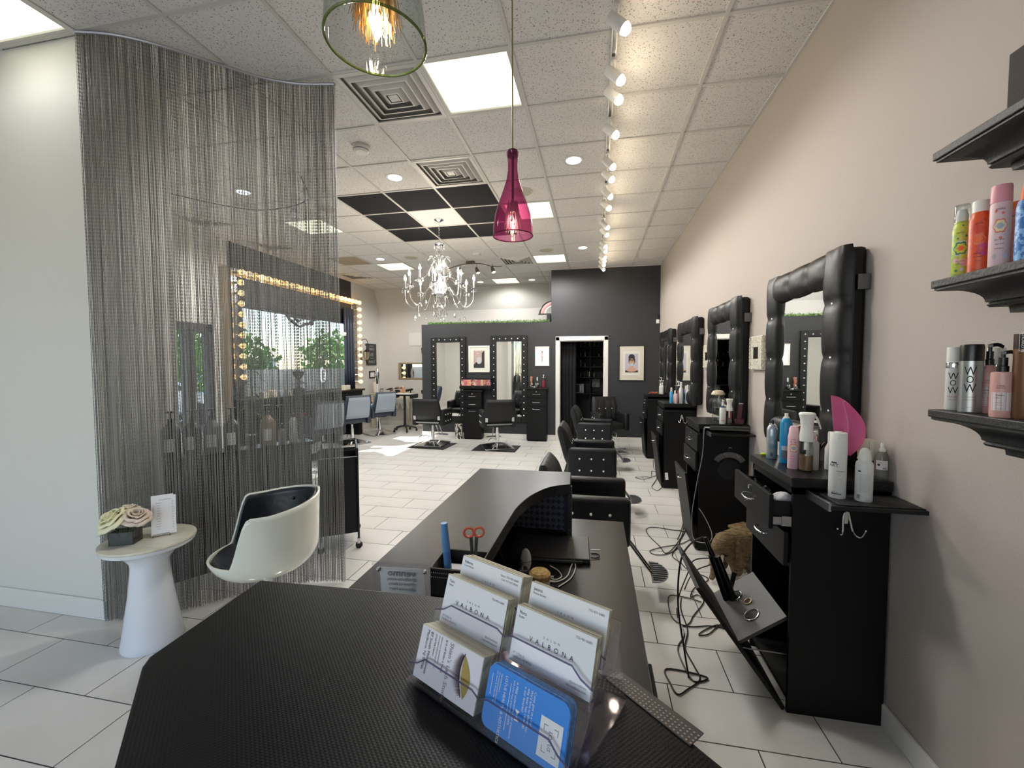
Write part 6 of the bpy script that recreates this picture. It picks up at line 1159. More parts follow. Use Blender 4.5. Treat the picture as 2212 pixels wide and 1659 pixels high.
def back_cab(x0, x1, z1, label, shelf_=False):
    t = thing('drawer_cabinet', label, 'cabinet', ((x0+x1)/2, YB-.12, 0), group='slim drawer cabinets on the charcoal wall'); w_ = (x1-x0)/2
    MB().box(-w_, w_, -.095, .10, .03, z1-.03).box(-w_+.01, w_-.01, -.08, .1, 0, .03).build('body', BLK, t, bevel=.002); MB().box(-w_-.02, w_+.02, -.125, .10, z1-.03, z1).build('top', BLK2, t, bevel=.002)
    for a_, b_ in ((z1-.20, z1-.045), (z1-.37, z1-.21), (.04, z1-.38)):
        dr = MB().box(-w_+.004, w_-.004, -.112, -.095, a_, b_).build('drawer' if a_ > .1 else 'door', BLK, t, bevel=.002); zz = (a_+b_)/2-.01 if a_ > .1 else b_-.06
        MB().tube([(-.075, -.113, zz), (-.065, -.135, zz), (.065, -.135, zz), (.075, -.113, zz)], .006, 8).sphere((-.07, -.125, zz), .009, 8, 6).sphere((.07, -.125, zz), .009, 8, 6).build('handle', CHR, dr, smooth=True)
        if a_ > z1-.25: MB().cyl((0, -.122, b_-.035), (0, -.112, b_-.035), .012, n=14).build('lock', CHR, dr)
    return t
back_cab(-2.72, -2.33, 1.04, 'left slim black drawer cabinet between the studded mirrors'); back_cab(-1.375, -.965, 1.10, 'right slim black drawer cabinet left of the white door frame')
t = thing('photo_ledge', 'black ledge box with a strip of colourful nail photos on its front', 'shelf', (-2.46, YB-.12, 1.07))
MB().box(-.34, .34, -.13, .10, .0, .055).build('base_board', BLK, t, bevel=.004); MB().box(-.31, .33, -.10, .09, .055, .20).build('box', BPL, t); MB().box(-.32, .34, -.11, .1, .2, .215).build('lid', BLK2, t)
PCOL = ['d6b7a6', 'b8566b', 'd98f5a', '8a3a44', 'e0c3b0', 'a96f6a', 'c9a58f', '6d4a57', 'd88a90']; x = -.305; k = 0
while x < .31:
    w_ = .055+.025*((k*7) % 3)/2; MB().box(x, min(x+w_, .325), -.104, -.1, .065, .19).build('photo', mat('photo_%d' % (k % 9), PCOL[k % 9], .4, noise=(26, PCOL[(k*5+3) % 9], .45, .6)), t); x += w_+.003; k += 1
MB().torus((-.03, -.135, .05), .022, .007, (0, 1, 0), 18, 8).build('pull_ring', BPL, t, smooth=True)
def frame(nm, label, x0, x1, z0, z1, y, fm, f_, matm, cat='picture', group=None, nrm=-1):
    t = thing(nm, label, cat, ((x0+x1)/2, y, (z0+z1)/2), group=group); w_, h_ = (x1-x0)/2, (z1-z0)/2
    for q in ((-w_, w_, h_-f_, h_), (-w_, w_, -h_, -h_+f_), (-w_, -w_+f_, -h_+f_, h_-f_), (w_-f_, w_, -h_+f_, h_-f_)): MB().box(q[0], q[1], -.022, -.001, q[2], q[3]).build('frame_bar', fm, t, bevel=.002)
    MB().box(-w_+f_, w_-f_, -.012, -.008, -h_+f_, h_-f_).build('mount', matm, t); return t
MAT_ = mat('picture_mount', 'd8d6cc', .6)
def flat(t, poly, m, nm='print', y=-.0125):
    return MB().plate((0, y, 0), (1, 0, 0), (0, 0, 1), poly, .0003).build(nm, m, t)
def ell(cx, cz, rx, rz, n=20, a0=0, a1=2*pi): return [(cx+rx*cos(a0+(a1-a0)*i/n), cz+rz*sin(a0+(a1-a0)*i/n)) for i in range(n)]
t = frame('framed_print', 'white framed grey and blush interior print between the studded mirrors', -2.665, -2.198, 1.41, 1.977, YB, WHT, .03, MAT_)
flat(t, [(-.12, -.19), (.12, -.19), (.12, .18), (-.12, .18)], mat('print_blush', 'b39c94', .5)); flat(t, [(.06, -.19), (.12, -.19), (.12, .18), (.06, .13)], mat('print_dark', '2b2a2c', .5), y=-.0132); flat(t, [(-.12, -.19), (.12, -.19), (.12, -.10), (.03, -.03), (-.06, -.06), (-.12, -.12)], MATS['print_dark'], y=-.0130); flat(t, ell(.0, -.03, .06, .075), mat('print_lightgrey', 'b9b7b8', .5), y=-.0138); flat(t, ell(-.035, .12, .008, .008), WHT, y=-.0134)
t = frame('framed_sketch', 'small white framed fashion sketch left of the doorway', -1.224, -.93, 1.545, 1.945, YB, WHT, .015, CARD)
flat(t, ell(0, .09, .012, .015), INK); flat(t, [(-.018, .07), (.018, .07), (.010, .02), (.03, -.03), (-.03, -.03), (-.010, .02)], mat('sketch_pink', 'cbb4b0', .6), y=-.0128); flat(t, [(-.008, -.03), (.0, -.03), (.002, -.12), (-.004, -.12)], INKG, y=-.0129); flat(t, [(.006, -.03), (.012, -.03), (.004, -.11), (.0, -.11)], INKG, y=-.0131); flat(t, [(-.016, .065), (-.03, .0), (-.026, .0), (-.011, .065)], INKG, y=-.0131)
# portrait print: plain stand-in of a dark haired woman with a pale blue balloon
t = frame('framed_portrait', 'framed portrait print of a dark haired woman right of the doorway', .469, .958, 1.243, 1.945, YB, BPL, .012, mat('mount_ivory', 'cfcabb', .6))
flat(t, [(-.165, -.24), (.165, -.24), (.165, .24), (-.165, .24)], MAT_, 'inner_mount'); flat(t, [(-.125, -.185), (.125, -.185), (.125, .19), (-.125, .19)], mat('print_lilac', 'b9b3c0', .5), y=-.0131)
flat(t, ell(.0, .115, .062, .065), mat('print_hair', '26242e', .5), y=-.0137); flat(t, ell(.005, .045, .066, .085), mat('print_hair'), y=-.0138); flat(t, ell(.003, .02, .050, .072), mat('print_skin', 'c39c86', .5), y=-.0144); flat(t, [(-.024, -.04), (.028, -.04), (.035, -.10), (-.03, -.10)], mat('print_skin'), y=-.0141); flat(t, [(-.125, -.185), (-.12, -.14), (-.05, -.095), (.055, -.095), (.12, -.14), (.125, -.185)], mat('print_skin'), y=-.0140)
flat(t, [(-.125, -.185), (-.118, -.14), (-.06, -.165), (.0, -.175), (.06, -.165), (.118, -.14), (.125, -.185)], mat('print_hair'), y=-.0147)
flat(t, [(-.048, .075), (.054, .075), (.045, .055), (-.04, .055)], mat('print_hair'), y=-.0150)
for x in (-.018, .024): flat(t, ell(x, .035, .010, .0045, 12), INK, y=-.0152); flat(t, [(x-.013, .047), (x+.013, .049), (x+.013, .052), (x-.013, .050)], INK, y=-.0152)
flat(t, [(-.002, .03), (.006, .03), (.008, .008), (-.002, .008)], mat('print_skin_shade', 'a87f6b', .5), y=-.0151); flat(t, ell(.0, -.030, .028, .027), mat('print_balloon', '9fc3d2', .4), y=-.0156)
t = thing('alarm_sensor', 'black and white motion sensor in the corner of the charcoal wall', 'sensor', (1.20, YB, 2.47)); MB().box(-.03, .03, -.05, 0, -.02, .08).build('housing', BPL, t, bevel=.008); MB().box(-.03, .03, -.045, 0, -.10, -.022).build('lens_cover', WHT, t, bevel=.008)
MB()
# cabinet-top items by the doorway
c0 = Vector((-1.17, YB-.14, 1.10))
t = thing('turntable_organizer', 'round silver turntable of small dark nail bottles on the right cabinet', 'tray', c0+Vector((-.05, 0, 0))); MB().lathe([(.10, .01), (.105, .018), (.105, .035)], n=28).lathe([(.05, 0), (.05, .01)], n=16).build('tray', CHR, t, smooth=True)
for k in range(9):
    a = 2*pi*k/9; o_ = MB().lathe([(.012, .02), (.012, .055), (.006, .06)], (.075*cos(a), .075*sin(a), 0), n=12).build('polish_bottle', [BPL, PB[3], SILV][k % 3], t, smooth=True); MB().cyl((.075*cos(a), .075*sin(a), .06), (.075*cos(a), .075*sin(a), .09), .006, n=8).build('cap', BPL if k % 2 else WHT, o_)
def simple(nm, lb, loc, pr, m, cap, cm, cat='bottle', grp=None): t = thing(nm, lb, cat, loc, group=grp); MB().lathe(pr, n=18).build('body', m, t, smooth=True); MB().lathe(cap, n=16).build('cap', cm, t, smooth=True); return t
simple('copper_can', 'copper and black spray can on the right back cabinet', c0+Vector((-.12, .06, 0)), [(.034, 0), (.035, .17), (.03, .185)], mat('can_copper', 'a8705a', .35, .4, noise=(18, '2a2020', .48, .55)), [(.033, .186), (.033, .225), (.0, .228)], mat('cap_copper', 'b08070', .35, .4))
simple('clear_sprayer', 'slim clear sprayer behind the turntable', c0+Vector((-.0, .05, 0)), [(.02, 0), (.021, .11), (.012, .14)], GLS, [(.012, .14), (.012, .2), (.004, .22)], WHT)
sterilizer('chrome lidded red disinfectant jar by the doorway', (c0.x+.14, c0.y, 1.10), s=1.0)
t = thing('patterned_canister', 'zebra patterned canister on the floor beside the left cabinet', 'bin', (-2.845, 8.50, 0)); MB().lathe([(.075, 0), (.08, .02), (.08, .27), (.083, .275), (.083, .31), (.0, .32)], n=24).build('body', mat('zebra_print', 'dad8d0', .4, noise=(11, '1a1a1a', .5, .52, (3, 3, 1))), t, smooth=True)
# greenery on the half wall and the pink arch behind it
t = thing('boxwood_garland', 'green boxwood garland along the top of the charcoal half wall', 'plant', (-2.3, YB+.06, 2.45)); b = MB(); rr = random.Random(9)
for k in range(2600):
    x = rr.uniform(-1.30, 1.36); z = abs(rr.gauss(0, .022)); y = rr.uniform(-.06, .06); a = Vector((rr.gauss(0, 1), rr.gauss(0, 1), rr.gauss(0, 1))).normalized(); e = a.orthogonal().normalized(); s_ = rr.uniform(.008, .014); c = Vector((x, y, z+.012)); b.add([c-a*s_, c+e*s_*.7, c+a*s_, c-e*s_*.7], [(0, 1, 2, 3)])
tag(b.build('leaves', mat('box_leaf', '4f7337', .6, noise=(30, '86a45a', .45, .6)), t), kind='stuff'); MB().tube([(-1.3, 0, .006), (1.36, 0, .006)], .006, 6).build('wire_stem', LEAF[2], t)
t = thing('pink_arch_decoration', 'pink and black arched decoration peeking over the half wall by the tall wall', 'decoration', (-.86, YB+.35, 2.66)); 
for r_, m, w_ in ((.30, BPL, .030), (.26, mat('arch_pink', 'd79c98', .5), .045), (.20, WHT, .022)): MB().tube([(r_*cos(a), 0, -.0+r_*.85*sin(a)) for a in np.linspace(0, pi, 24)], w_, 10).build('arch_band', m, t, smooth=True)
MB().box(-.34, .34, -.06, .06, -.015, -.0).build('stand', BPL, t)
# closet contents seen through the doorway
t = thing('closet_shelving', 'dark shelving unit inside the closet', 'shelf', (-.1, YR-.2, 0))
for z in (.9, 1.28, 1.52, 1.76, 2.0): MB().box(-.75, .75, -.14, .14, z-.02, z).build('shelf_board', BLK, t)
for x in (-.75, -.02, .73): MB().box(x, x+.02, -.14, .14, 0, 2.1).build('upright', BLK, t)
k = 0
for z in (1.28, 1.52, 1.76, 2.0):
    for x in np.arange(-.55, .66, .105):
        if rr.random() < .15: continue
        k += 1; sn = {1.28: 'lowest', 1.52: 'second lowest', 1.76: 'second highest', 2.0: 'highest'}[z]; q = thing('closet_bottle', 'small dim bottle on the %s closet shelf of bottles' % sn, 'bottle', (-.1+x, YR-.26, z+.0005), group='dim bottles on the %s closet shelf' % sn); h_ = rr.uniform(.07, .15); MB().lathe([(.022, 0), (.022, h_*.7), (.012, h_*.8)], n=10).build('body', [PB[2], PB[1], PB[3], BLK2][k % 4], q, smooth=True); MB().lathe([(.012, h_*.8), (.012, h_)], n=8).build('cap', [CHR, WHT, BPL][k % 3], q)
t = thing('closet_drape', 'black drape pulled to the left inside the closet doorway', 'drape', (-.6, YB+.2, 0)); MB().grid(lambda u, v: Vector((-.09+.30*u, .03*sin(u*26), 2.03*v+.01)), 60, 3).build('drape', mat('drape_black', '141417', .9), t, smooth=True, solid=.003)
t = thing('microwave', 'small silver microwave on the closet shelf', 'appliance', (-.42, YR-.22, .901)); MB().box(-.17, .17, -.13, .13, 0, .22).build('case', GUN, t, bevel=.006); MB().box(-.15, .06, -.134, -.13, .03, .19).build('door', BPL, t); MB().box(.08, .10, -.142, -.13, .04, .18).build('handle', STEEL, t)
t = thing('paper_notice', 'paper notice hanging below the closet shelves', 'paper', (.02, YR-.05, 1.13)); MB().box(-.09, .09, -.002, 0, -.1, .1).build('sheet', mat('dim_paper', '8a8a8c', .7, noise=(14, '55565a', .5, .6)), t)
# ------------------------------------------------------------------ bulb frame round the window
t = thing('bulb_frame', 'marquee frame of warm round bulbs around the storefront window', 'light', (XL+.03, 7.4, 2.2))
BE = mat('warm_bulb', 'ffd9a0', .4, emit='ffcb80', es=1.5); PLT = mat('mirrored_backplate', 'a9a5a0', .2, .9)
MB().box(XL+.022, XL+.035, 5.62, 9.12, 2.98, 3.10).box(XL+.022, XL+.035, 5.62, 5.74, 1.22, 2.98).box(XL+.001, XL+.035, 9.0, 9.12, 1.16, 2.98).build('backplate', PLT, t, world=True)
bulb = None
pos = [(5.72+(9.08-5.72)*k/24, 3.04) for k in range(25)]+[(5.70, 3.04-.165*k) for k in range(1, 11)]+[(9.08, 3.04-.155*k) for k in range(1, 13)]
for (y, z) in pos:
    if bulb is None:
        bulb = MB().sphere((.105, 0, 0), .047, 14, 10).cyl((.045, 0, 0), (.07, 0, 0), .02, .028, 12).build('bulb', BE, t, smooth=True); sk = MB().cyl((0, 0, 0), (.047, 0, 0), .019, n=12).build('socket', CHR, bulb); bulb.location = Vector((XL+.035, y, z))-t.location
    else:
        c = copy_tree(bulb, t); c.location = Vector((XL+.035, y, z))-t.location
ld = bpy.data.lights.new('bulb_row_glow', 'AREA'); ld.shape = 'RECTANGLE'; ld.size = .08; ld.size_y = 3.3; ld.energy = 9; ld.color = (1, .75, .45); lo = bpy.data.objects.new('bulb_row_glow', ld); COL.objects.link(lo); lo.location = (XL+.16, 7.4, 2.96); lo.rotation_euler = (0, radians(-60), 0)
bpy.data.objects.remove(lo)
t = thing('window_ornament', 'dark scroll ornament hanging at the top of the window glass', 'ornament', (XL-.01, 7.25, 2.5)); OR = mat('ornament_dark', '3a3c44', .5)
MB().box(-.01, .01, -.42, .42, -.03, .06).tube([(0, -.42, .0), (0, -.25, -.10), (0, -.05, -.18), (0, .1, -.12), (0, .22, -.10), (0, .40, -.02)], [.012, .03, .022, .03, .026, .012], 8, smooth=5).tube([(0, -.2, -.02), (0, -.1, -.08), (0, 0, -.05)], .02, 8, smooth=4).sphere((0, .3, -.08), .05, 10, 6).build('scroll', OR, t, smooth=True)
t = thing('window_drape', 'dark satin drape gathered at the right end of the window', 'drape', (XL+.06, 8.66, 1.0)); MB().grid(lambda u, v: Vector((.03+.05*sin(u*22), -.16+.36*u, 1.86*v)), 50, 4).build('drape', mat('drape_navy', '2b3140', .4, spec=.6), t, smooth=True, solid=.003)
t = thing('gold_drape', 'narrow gold lit drape left of the bulb frame behind the chain curtain', 'drape', (XL+.06, 5.48, .1)); MB().grid(lambda u, v: Vector((.02*sin(u*20), -.045+.09*u, 3.0*v)), 24, 4).build('drape', mat('drape_gold', '9c8a70', .6), t, smooth=True, solid=.003)
t = thing('security_camera', 'small white camera mounted by the right end of the window', 'camera', (XL+.12, 8.47, 2.30)); MB().lathe([(.045, 0), (.05, -.03), (.035, -.075), (0, -.085)], n=20).box(-.10, 0, -.02, .02, -.015, .01).build('dome', WHT, t, smooth=True)
# ------------------------------------------------------------------ counter under the window and what stands on it
cx0, cx1 = XL+.02, -5.16
t = thing('window_counter', 'long black counter with drawers under the storefront window', 'counter', (-5.35, 7.0, 0))
MB().box(cx0, cx1, 5.55, 8.75, 1.0, 1.04).build('top', BLK2, t, world=True, bevel=.003); MB().box(cx0, cx1-.04, 5.6, 8.7, .84, .999).build('apron', BLK, t, world=True)
for y in (5.75, 6.75, 7.7, 8.55): 
    MB().box(cx0, cx1-.05, y, y+.14, 0, .84).build('pedestal', BLK, t, world=True, bevel=.003)
for y in (6.1, 7.1, 8.05):
    dr = MB().box(cx1-.042, cx1-.028, y-.25, y+.25, .85, .99).build('drawer', BLK, t, world=True, bevel=.002); MB().cyl((cx1-.028, y, .955), (cx1-.018, y, .955), .012, n=12).tube([(cx1-.028, y-.06, .91), (cx1-.005, y-.05, .91), (cx1-.005, y+.05, .91), (cx1-.028, y+.06, .91)], .006, 6).build('handle', CHR, dr, world=True)
t = thing('ring_light', 'white ring light on a short stand at the window counter', 'lamp', (-5.33, 7.48, 1.0405)); MB().torus((0, 0, .34), .135, .018, (1, .35, 0), 40, 10).build('ring', mat('ring_white', 'e8ebf0', .4, emit='f4f8ff', es=1.3), t, smooth=True); MB().cyl((0, 0, 0), (0, 0, .21), .008, n=8).lathe([(.09, 0), (.09, .01), (.02, .02)], n=20).build('stand', BPL, t)
t = thing('heart_ornaments', 'pair of wire heart ornaments beside the ring light', 'ornament', (-5.3, 7.1, 1.0405))
for y in (-.08, .09): MB().tube([(0, y+.07*sin(a)**3, .10+.013*4*cos(a)-.02*cos(2*a)-.008*cos(3*a)) for a in np.linspace(0, 2*pi, 28)][:-1], .005, 6, True).cyl((0, y, 0), (0, y, .05), .004, n=6).lathe([(.03, 0), (.03, .008)], (0, y, 0), n=14).build('heart', STEEL, t)
t = thing('dark_figurine', 'dark silhouette ornament with wide brim shape on the window counter', 'ornament', (-5.35, 6.8, 1.0405)); MB().lathe([(.10, 0), (.11, .10), (.02, .13), (.02, .18), (.13, .2), (.02, .26), (.05, .30), (.09, .36), (.10, .42)], n=20).build('figure', OR, t, smooth=True)
for k, (y, s_, c) in enumerate(((5.95, .05, 'b8b59e'), (6.12, .06, 'c9c3a4'), (6.28, .05, '6d86a2'), (6.42, .055, '7d8fa0'), (6.55, .045, '9a9c9a'), (8.15, .05, 'b9b48e'), (8.3, .05, 'a9a488'))):
    q = thing('small_gift_box', ['cream gift box at the left end of the window counter', 'taller cream gift box beside the first', 'blue patterned gift box on the window counter', 'second blue patterned box right of the first', 'grey box beside the dark silhouette ornament', 'olive cream box near the right end of the counter', 'last olive box at the right end of the counter'][k], 'box', (-5.33, y, 1.0405), rz=.2*k, group='small boxes on the window counter'); MB().box(-s_, s_, -s_, s_, 0, s_*1.9).build('carton', mat('gift_'+c, c, .6, noise=(60, 'e0ddd0', .5, .56)), q, bevel=.003); MB().box(-s_-.002, s_+.002, -.008, .008, 0, s_*1.93).build('ribbon', WHT, q)
t = thing('bar_rack', 'slim metal T shaped rack on the window counter', 'rack', (-5.33, 5.72, 1.0405)); MB().cyl((0, 0, 0), (0, 0, .2), .006, n=8).cyl((0, -.09, .2), (0, .09, .2), .006, n=8).lathe([(.05, 0), (.05, .01)], n=16).build('frame', STEEL, t)
t = thing('white_lead', 'white cable hanging down the window pier to the counter', 'cable', (XL+.05, 8.9, 1.1)); MB().tube([(0, .12, .14), (.0, .0, .13), (.02, -.04, .05), (.05, .05, -.02), (.1, .03, -.06)], .005, 6, smooth=6).build('lead', WHT, t)
# ------------------------------------------------------------------ left wall pictures, lanterns, gold mirror
def wframe_left(nm, lb, y0, y1, z0, z1, fm, f_, mm, cat='picture'):
    t = thing(nm, lb, cat, (XL, (y0+y1)/2, (z0+z1)/2)); w_, h_ = (y1-y0)/2, (z1-z0)/2
    MB().box(.001, .022, -w_, w_, h_-f_, h_).box(.001, .022, -w_, w_, -h_, -h_+f_).box(.001, .022, -w_, -w_+f_, -h_, h_).box(.001, .022, w_-f_, w_, -h_, h_).build('frame', fm, t, bevel=.002); MB().box(.006, .012, -w_+f_, w_-f_, -h_+f_, h_-f_).build('panel', mm, t); return t
CHK = mat('chalkboard', '3b3d40', .7); t = wframe_left('chalkboard_sign', 'dark chalkboard style sign with white lettering on the left wall', 9.57, 10.03, 1.57, 2.11, CHK, .01, CHK, 'sign')
b = MB()
for s_, sz, z in (('YOU ARE MY', .035, .21), ('HAIR IS', .085, .13), ('LIFE', .11, -.01), ('BEAUTIFUL', .035, -.10), ('WORK IT', .09, -.19)): write(s_, sz, (.0235, 0, z), (0, 1, 0), (0, 0, 1), INKW, mb=b, sx=.85)
b.build('lettering', mat('chalk', 'b9babb', .7), t)
wframe_left('small_black_frame', 'small black frame with white card below the chalkboard sign', 9.69, 9.97, 1.24, 1.42, BPL, .03, CARD)
def lantern(lb, loc, nx, ny):
    t = thing('wall_lantern', lb, 'wall lamp', loc, rz=math.atan2(ny, nx), group='black scroll wall lanterns'); IR = mat('wrought_iron', '2a2723', .5, .5)
    MB().tube([(.0, 0, -.05), (.0, 0, .30), (.04, 0, .40), (.12, 0, .42), (.18, 0, .36), (.18, 0, .28), (.13, 0, .27), (.12, 0, .31)], .008, 8, smooth=6).box(-.004, .006, -.02, .02, -.08, .2).build('scroll_arm', IR, t, smooth=True)
    b = MB().lathe([(.006, .25), (.012, .20), (.02, .17), (.085, .12), (.09, .11)], (.16, 0, 0), n=12).lathe([(.05, -.09), (.02, -.12), (.012, -.17), (.001, -.19)], (.16, 0, 0), n=12)
    for k in range(6): a = 2*pi*k/6; b.tube([(.16+.085*cos(a), .085*sin(a), .11), (.16+.08*cos(a), .08*sin(a), .0), (.16+.045*cos(a), .045*sin(a), -.09)], .005, 5)
    b.build('cage', IR, t, smooth=True); MB().lathe([(.078, .105), (.074, 0), (.042, -.088)], (.16, 0, 0), n=18, cap=False).build('glass', thin_glass('lantern_glass', 'f3efe4', 'c9c0aa', .1, dens=.25), t, smooth=True)
lantern('black scroll lantern beside the right hand bulbs of the window frame', (XL+.002, 9.33, 1.78), 1, 0)
lantern('black scroll lantern above the gold mirror on the rear wall', (-4.20, YR-.002, 1.88), -.5, -.87)
t = thing('gold_framed_mirror', 'long low mirror in a thin gold frame on the rear wall', 'mirror', (-4.2, YR, 1.415)); GF = mat('gold_frame', 'a5977a', .4, .6)
for q in ((-.86, .86, .18, .215), (-.86, .86, -.215, -.18), (-.86, -.80, -.18, .18), (.80, .86, -.18, .18)): MB().box(q[0], q[1], -.025, -.001, q[2], q[3]).build('frame_bar', GF, t, bevel=.005)
MB().box(-.80, .80, -.014, -.010, -.18, .18).build('mirror_glass', MIR, t)
t = thing('blank_white_sign', 'blank white sign board on the rear wall above the gold mirror', 'sign', (-4.35, YR, 2.235)); MB().box(-.41, .41, -.02, -.001, -.165, .165).build('board', mat('sign_white', 'dcdad6', .6), t, bevel=.003); MB().sphere((0, -.01, .185), .012, 8, 6).build('nail', BPL, t)
MB()
# ------------------------------------------------------------------ cream console and manicure carts
t = thing('cream_console_table', 'cream console table with lattice sides against the left wall', 'table', (-5.02, 9.78, 0), rz=radians(8)); CRM = mat('cream_wood', 'cdc5b0', .5)
MB().box(-.50, .50, -.19, .19, .84, .87).build('top', CRM, t, bevel=.004); MB().box(-.48, .48, -.17, .17, .74, .84).build('apron', CRM, t, bevel=.003)
for sx in (-.47, .43):
    for sy in (-.17, .13): MB().box(sx, sx+.04, sy, sy+.04, 0, .74).build('leg', CRM, t)
for k in range(4): MB().tube([(-.1+.14*k, -.18, .5), (-.03+.14*k, -.18, .72), (.04+.14*k, -.18, .5)], .008, 6).build('lattice_bar', WHT, t)
for x in (-.4, -.15): MB().sphere((x, -.178, .79), .012, 8, 6).build('drawer_knob', BPL, t)
cz = .871
def on_console(x, y): c = Matrix.Rotation(radians(8), 3, 'Z') @ Vector((x, y, 0)); return (-5.02+c.x, 9.78+c.y, cz)
t = thing('paper_towel_roll', 'white paper towel roll standing at the left end of the cream console', 'paper roll', on_console(-.44, 0)); MB().cyl((0, 0, .01), (0, 0, .27), .055, n=24).build('roll', mat('paper_roll', 'e0d9c8', .9), t, smooth=True); MB().cyl((0, 0, 0), (0, 0, .31), .006, n=8).torus((0, 0, .325), .018, .004, (0, 1, 0)).cyl((0, 0, 0), (0, 0, .01), .07, n=20).build('holder', CHR, t)
t = thing('plastic_jar', 'clear jar between the paper towel roll and the brushes', 'jar', on_console(-.28, .02)); MB().lathe([(.05, 0), (.05, .09)], n=18).build('jar', GLS, t, smooth=True); MB().cyl((0, 0, .09), (0, 0, .11), .045, n=16).build('lid', CHR, t)
t = thing('brush_pile', 'pile of hair brushes and tools on the cream console', 'hair tools', on_console(.06, 0)); rr = random.Random(12)
for k in range(11):
    a = rr.uniform(0, pi); L_ = rr.uniform(.1, .17); c = Vector((rr.uniform(-.15, .15), rr.uniform(-.05, .05), .02+.011*k)); d = Vector((cos(a), sin(a)*.6, rr.uniform(-.1, .3)))
    MB().cyl(c-d*L_*.5, c, .010, .012, 8).cyl(c, c+d*L_*.6, .022, .02, 10).build('brush', [BPL, mat('brush_rose', '9a5a52', .5), mat('brush_wood', '8a6a4c', .5), PB[3]][k % 4], t, smooth=True)
simple('amber_bottle', 'small amber bottle right of the brush pile', on_console(.28, .0), [(.03, 0), (.03, .10), (.015, .13)], mat('amber', 'c98d3c', .3), [(.015, .13), (.012, .17)], WHT)
t = thing('hair_dryer', 'black hair dryer lying at the right end of the cream console', 'hair tool', on_console(.43, 0)); MB().cyl((-.08, 0, .05), (.10, 0, .09), .035, .025, 14).cyl((.05, 0, .07), (.07, -.06, .01), .018, .016, 10).build('body', BPL, t, smooth=True)
t = thing('vanity_stand_mirror', 'tall oval mirror on a white post behind the blue grey chairs', 'mirror', (-5.13, 9.24, 0)); MB().cyl((0, 0, 0), (0, 0, 1.12), .035, .03, 14).lathe([(.16, 0), (.15, .02), (.04, .05)], n=24).build('post', WHG, t, smooth=True); MB().sphere((0, 0, 1.33), .17, 24, 14, (.30, .22, 1)).build('oval_mirror', CHR, t, smooth=True); MB().cyl((0, 0, 1.10), (0, 0, 1.18), .02, n=10).build('joint', BPL, t)
def cart(lb, x, y, zt):
    t = thing('manicure_trolley', lb, 'trolley', (x, y, 0), group='black wheeled manicure trolleys'); NV = mat('navy_metal', '23262f', .4, .3)
    MB().cyl((0, 0, .12), (0, 0, zt), .028, n=14).build('post', NV, t, smooth=True); MB().box(-.27, .27, -.17, .17, zt, zt+.025).box(-.27, -.21, -.17, .17, zt-.07, zt).box(.21, .27, -.17, .17, zt-.07, zt).build('tray_top', NV, t, bevel=.008); MB().box(-.2, .2, -.15, .15, zt+.025, zt+.03).build('white_pad', WHT, t)
    for k in range(5):
        a = 2*pi*k/5+.3; e = Vector((.27*cos(a), .27*sin(a), 0)); lg = MB().tube([(0, 0, .13), e*.5+Vector((0, 0, .115)), e+Vector((0, 0, .08))], .017, 8, smooth=3).build('leg', NV, t, smooth=True); MB().cyl(e+Vector((-.012, 0, .034)), e+Vector((.012, 0, .034)), .034, n=14).build('caster', BPL, lg)
cart('black wheeled trolley beside the farthest blue grey chair', -4.42, 9.22, .86); cart('black wheeled trolley just left of the charcoal half wall', -3.93, 9.86, .93)
# ------------------------------------------------------------------ carved elephant between the stations
t = thing('carved_elephant', 'carved wooden elephant with ivory tusks on the floor between the stations', 'figurine', (1.05, 3.33, 0), rz=radians(215)); t.scale = (1.0, .95, .92)
WD = mat('carved_wood', '7f6a48', .8, noise=(28, '55452d', .4, .62, (1, 1, 5)), bump=(110, .8)); IV = mat('ivory', 'd8ccb0', .5)
me = bpy.data.meshes.new('body'); bmE = bmesh.new()
pts = [(-.10, 0, .27), (.0, 0, .29), (.09, 0, .285), (.155, 0, .31), (.205, 0, .28), (.232, 0, .21), (.238, 0, .13), (.245, 0, .06), (.275, 0, .025)]; rad = [.085, .105, .095, .072, .060, .038, .030, .024, .018]
legs = [(-.09, s_, 0) for s_ in (-1, 1)]+[(.08, s_, 0) for s_ in (-1, 1)]
vs = [bmE.verts.new(p) for p in pts]; R_ = list(rad)
for a_, b_ in zip(vs[:-1], vs[1:]): bmE.edges.new((a_, b_))
tail = bmE.verts.new((-.185, 0, .20)); R_.append(.018); bmE.edges.new((vs[0], tail))
for (lx, s_, _) in legs:
    root = vs[0] if lx < 0 else vs[2]; prev = root
    for (xx, yy, zz, rr_) in ((lx, s_*.055, .20, .055), (lx, s_*.062, .11, .042), (lx+.004, s_*.064, .035, .042)):
        q = bmE.verts.new((xx, yy, zz)); R_.append(rr_); bmE.edges.new((prev, q)); prev = q
bmE.to_mesh(me); bmE.free(); me.materials.append(WD); o = bpy.data.objects.new('body', me); COL.objects.link(o); o.parent = t
sk = o.modifiers.new('skin', 'SKIN'); me.skin_vertices.new() if not me.skin_vertices else None
for i, v in enumerate(me.skin_vertices[0].data): v.radius = (R_[i], R_[i]); v.use_root = (i == 1)
o.modifiers.new('sub', 'SUBSURF').levels = 2; o.modifiers['sub'].render_levels = 2; sk.use_smooth_shade = True
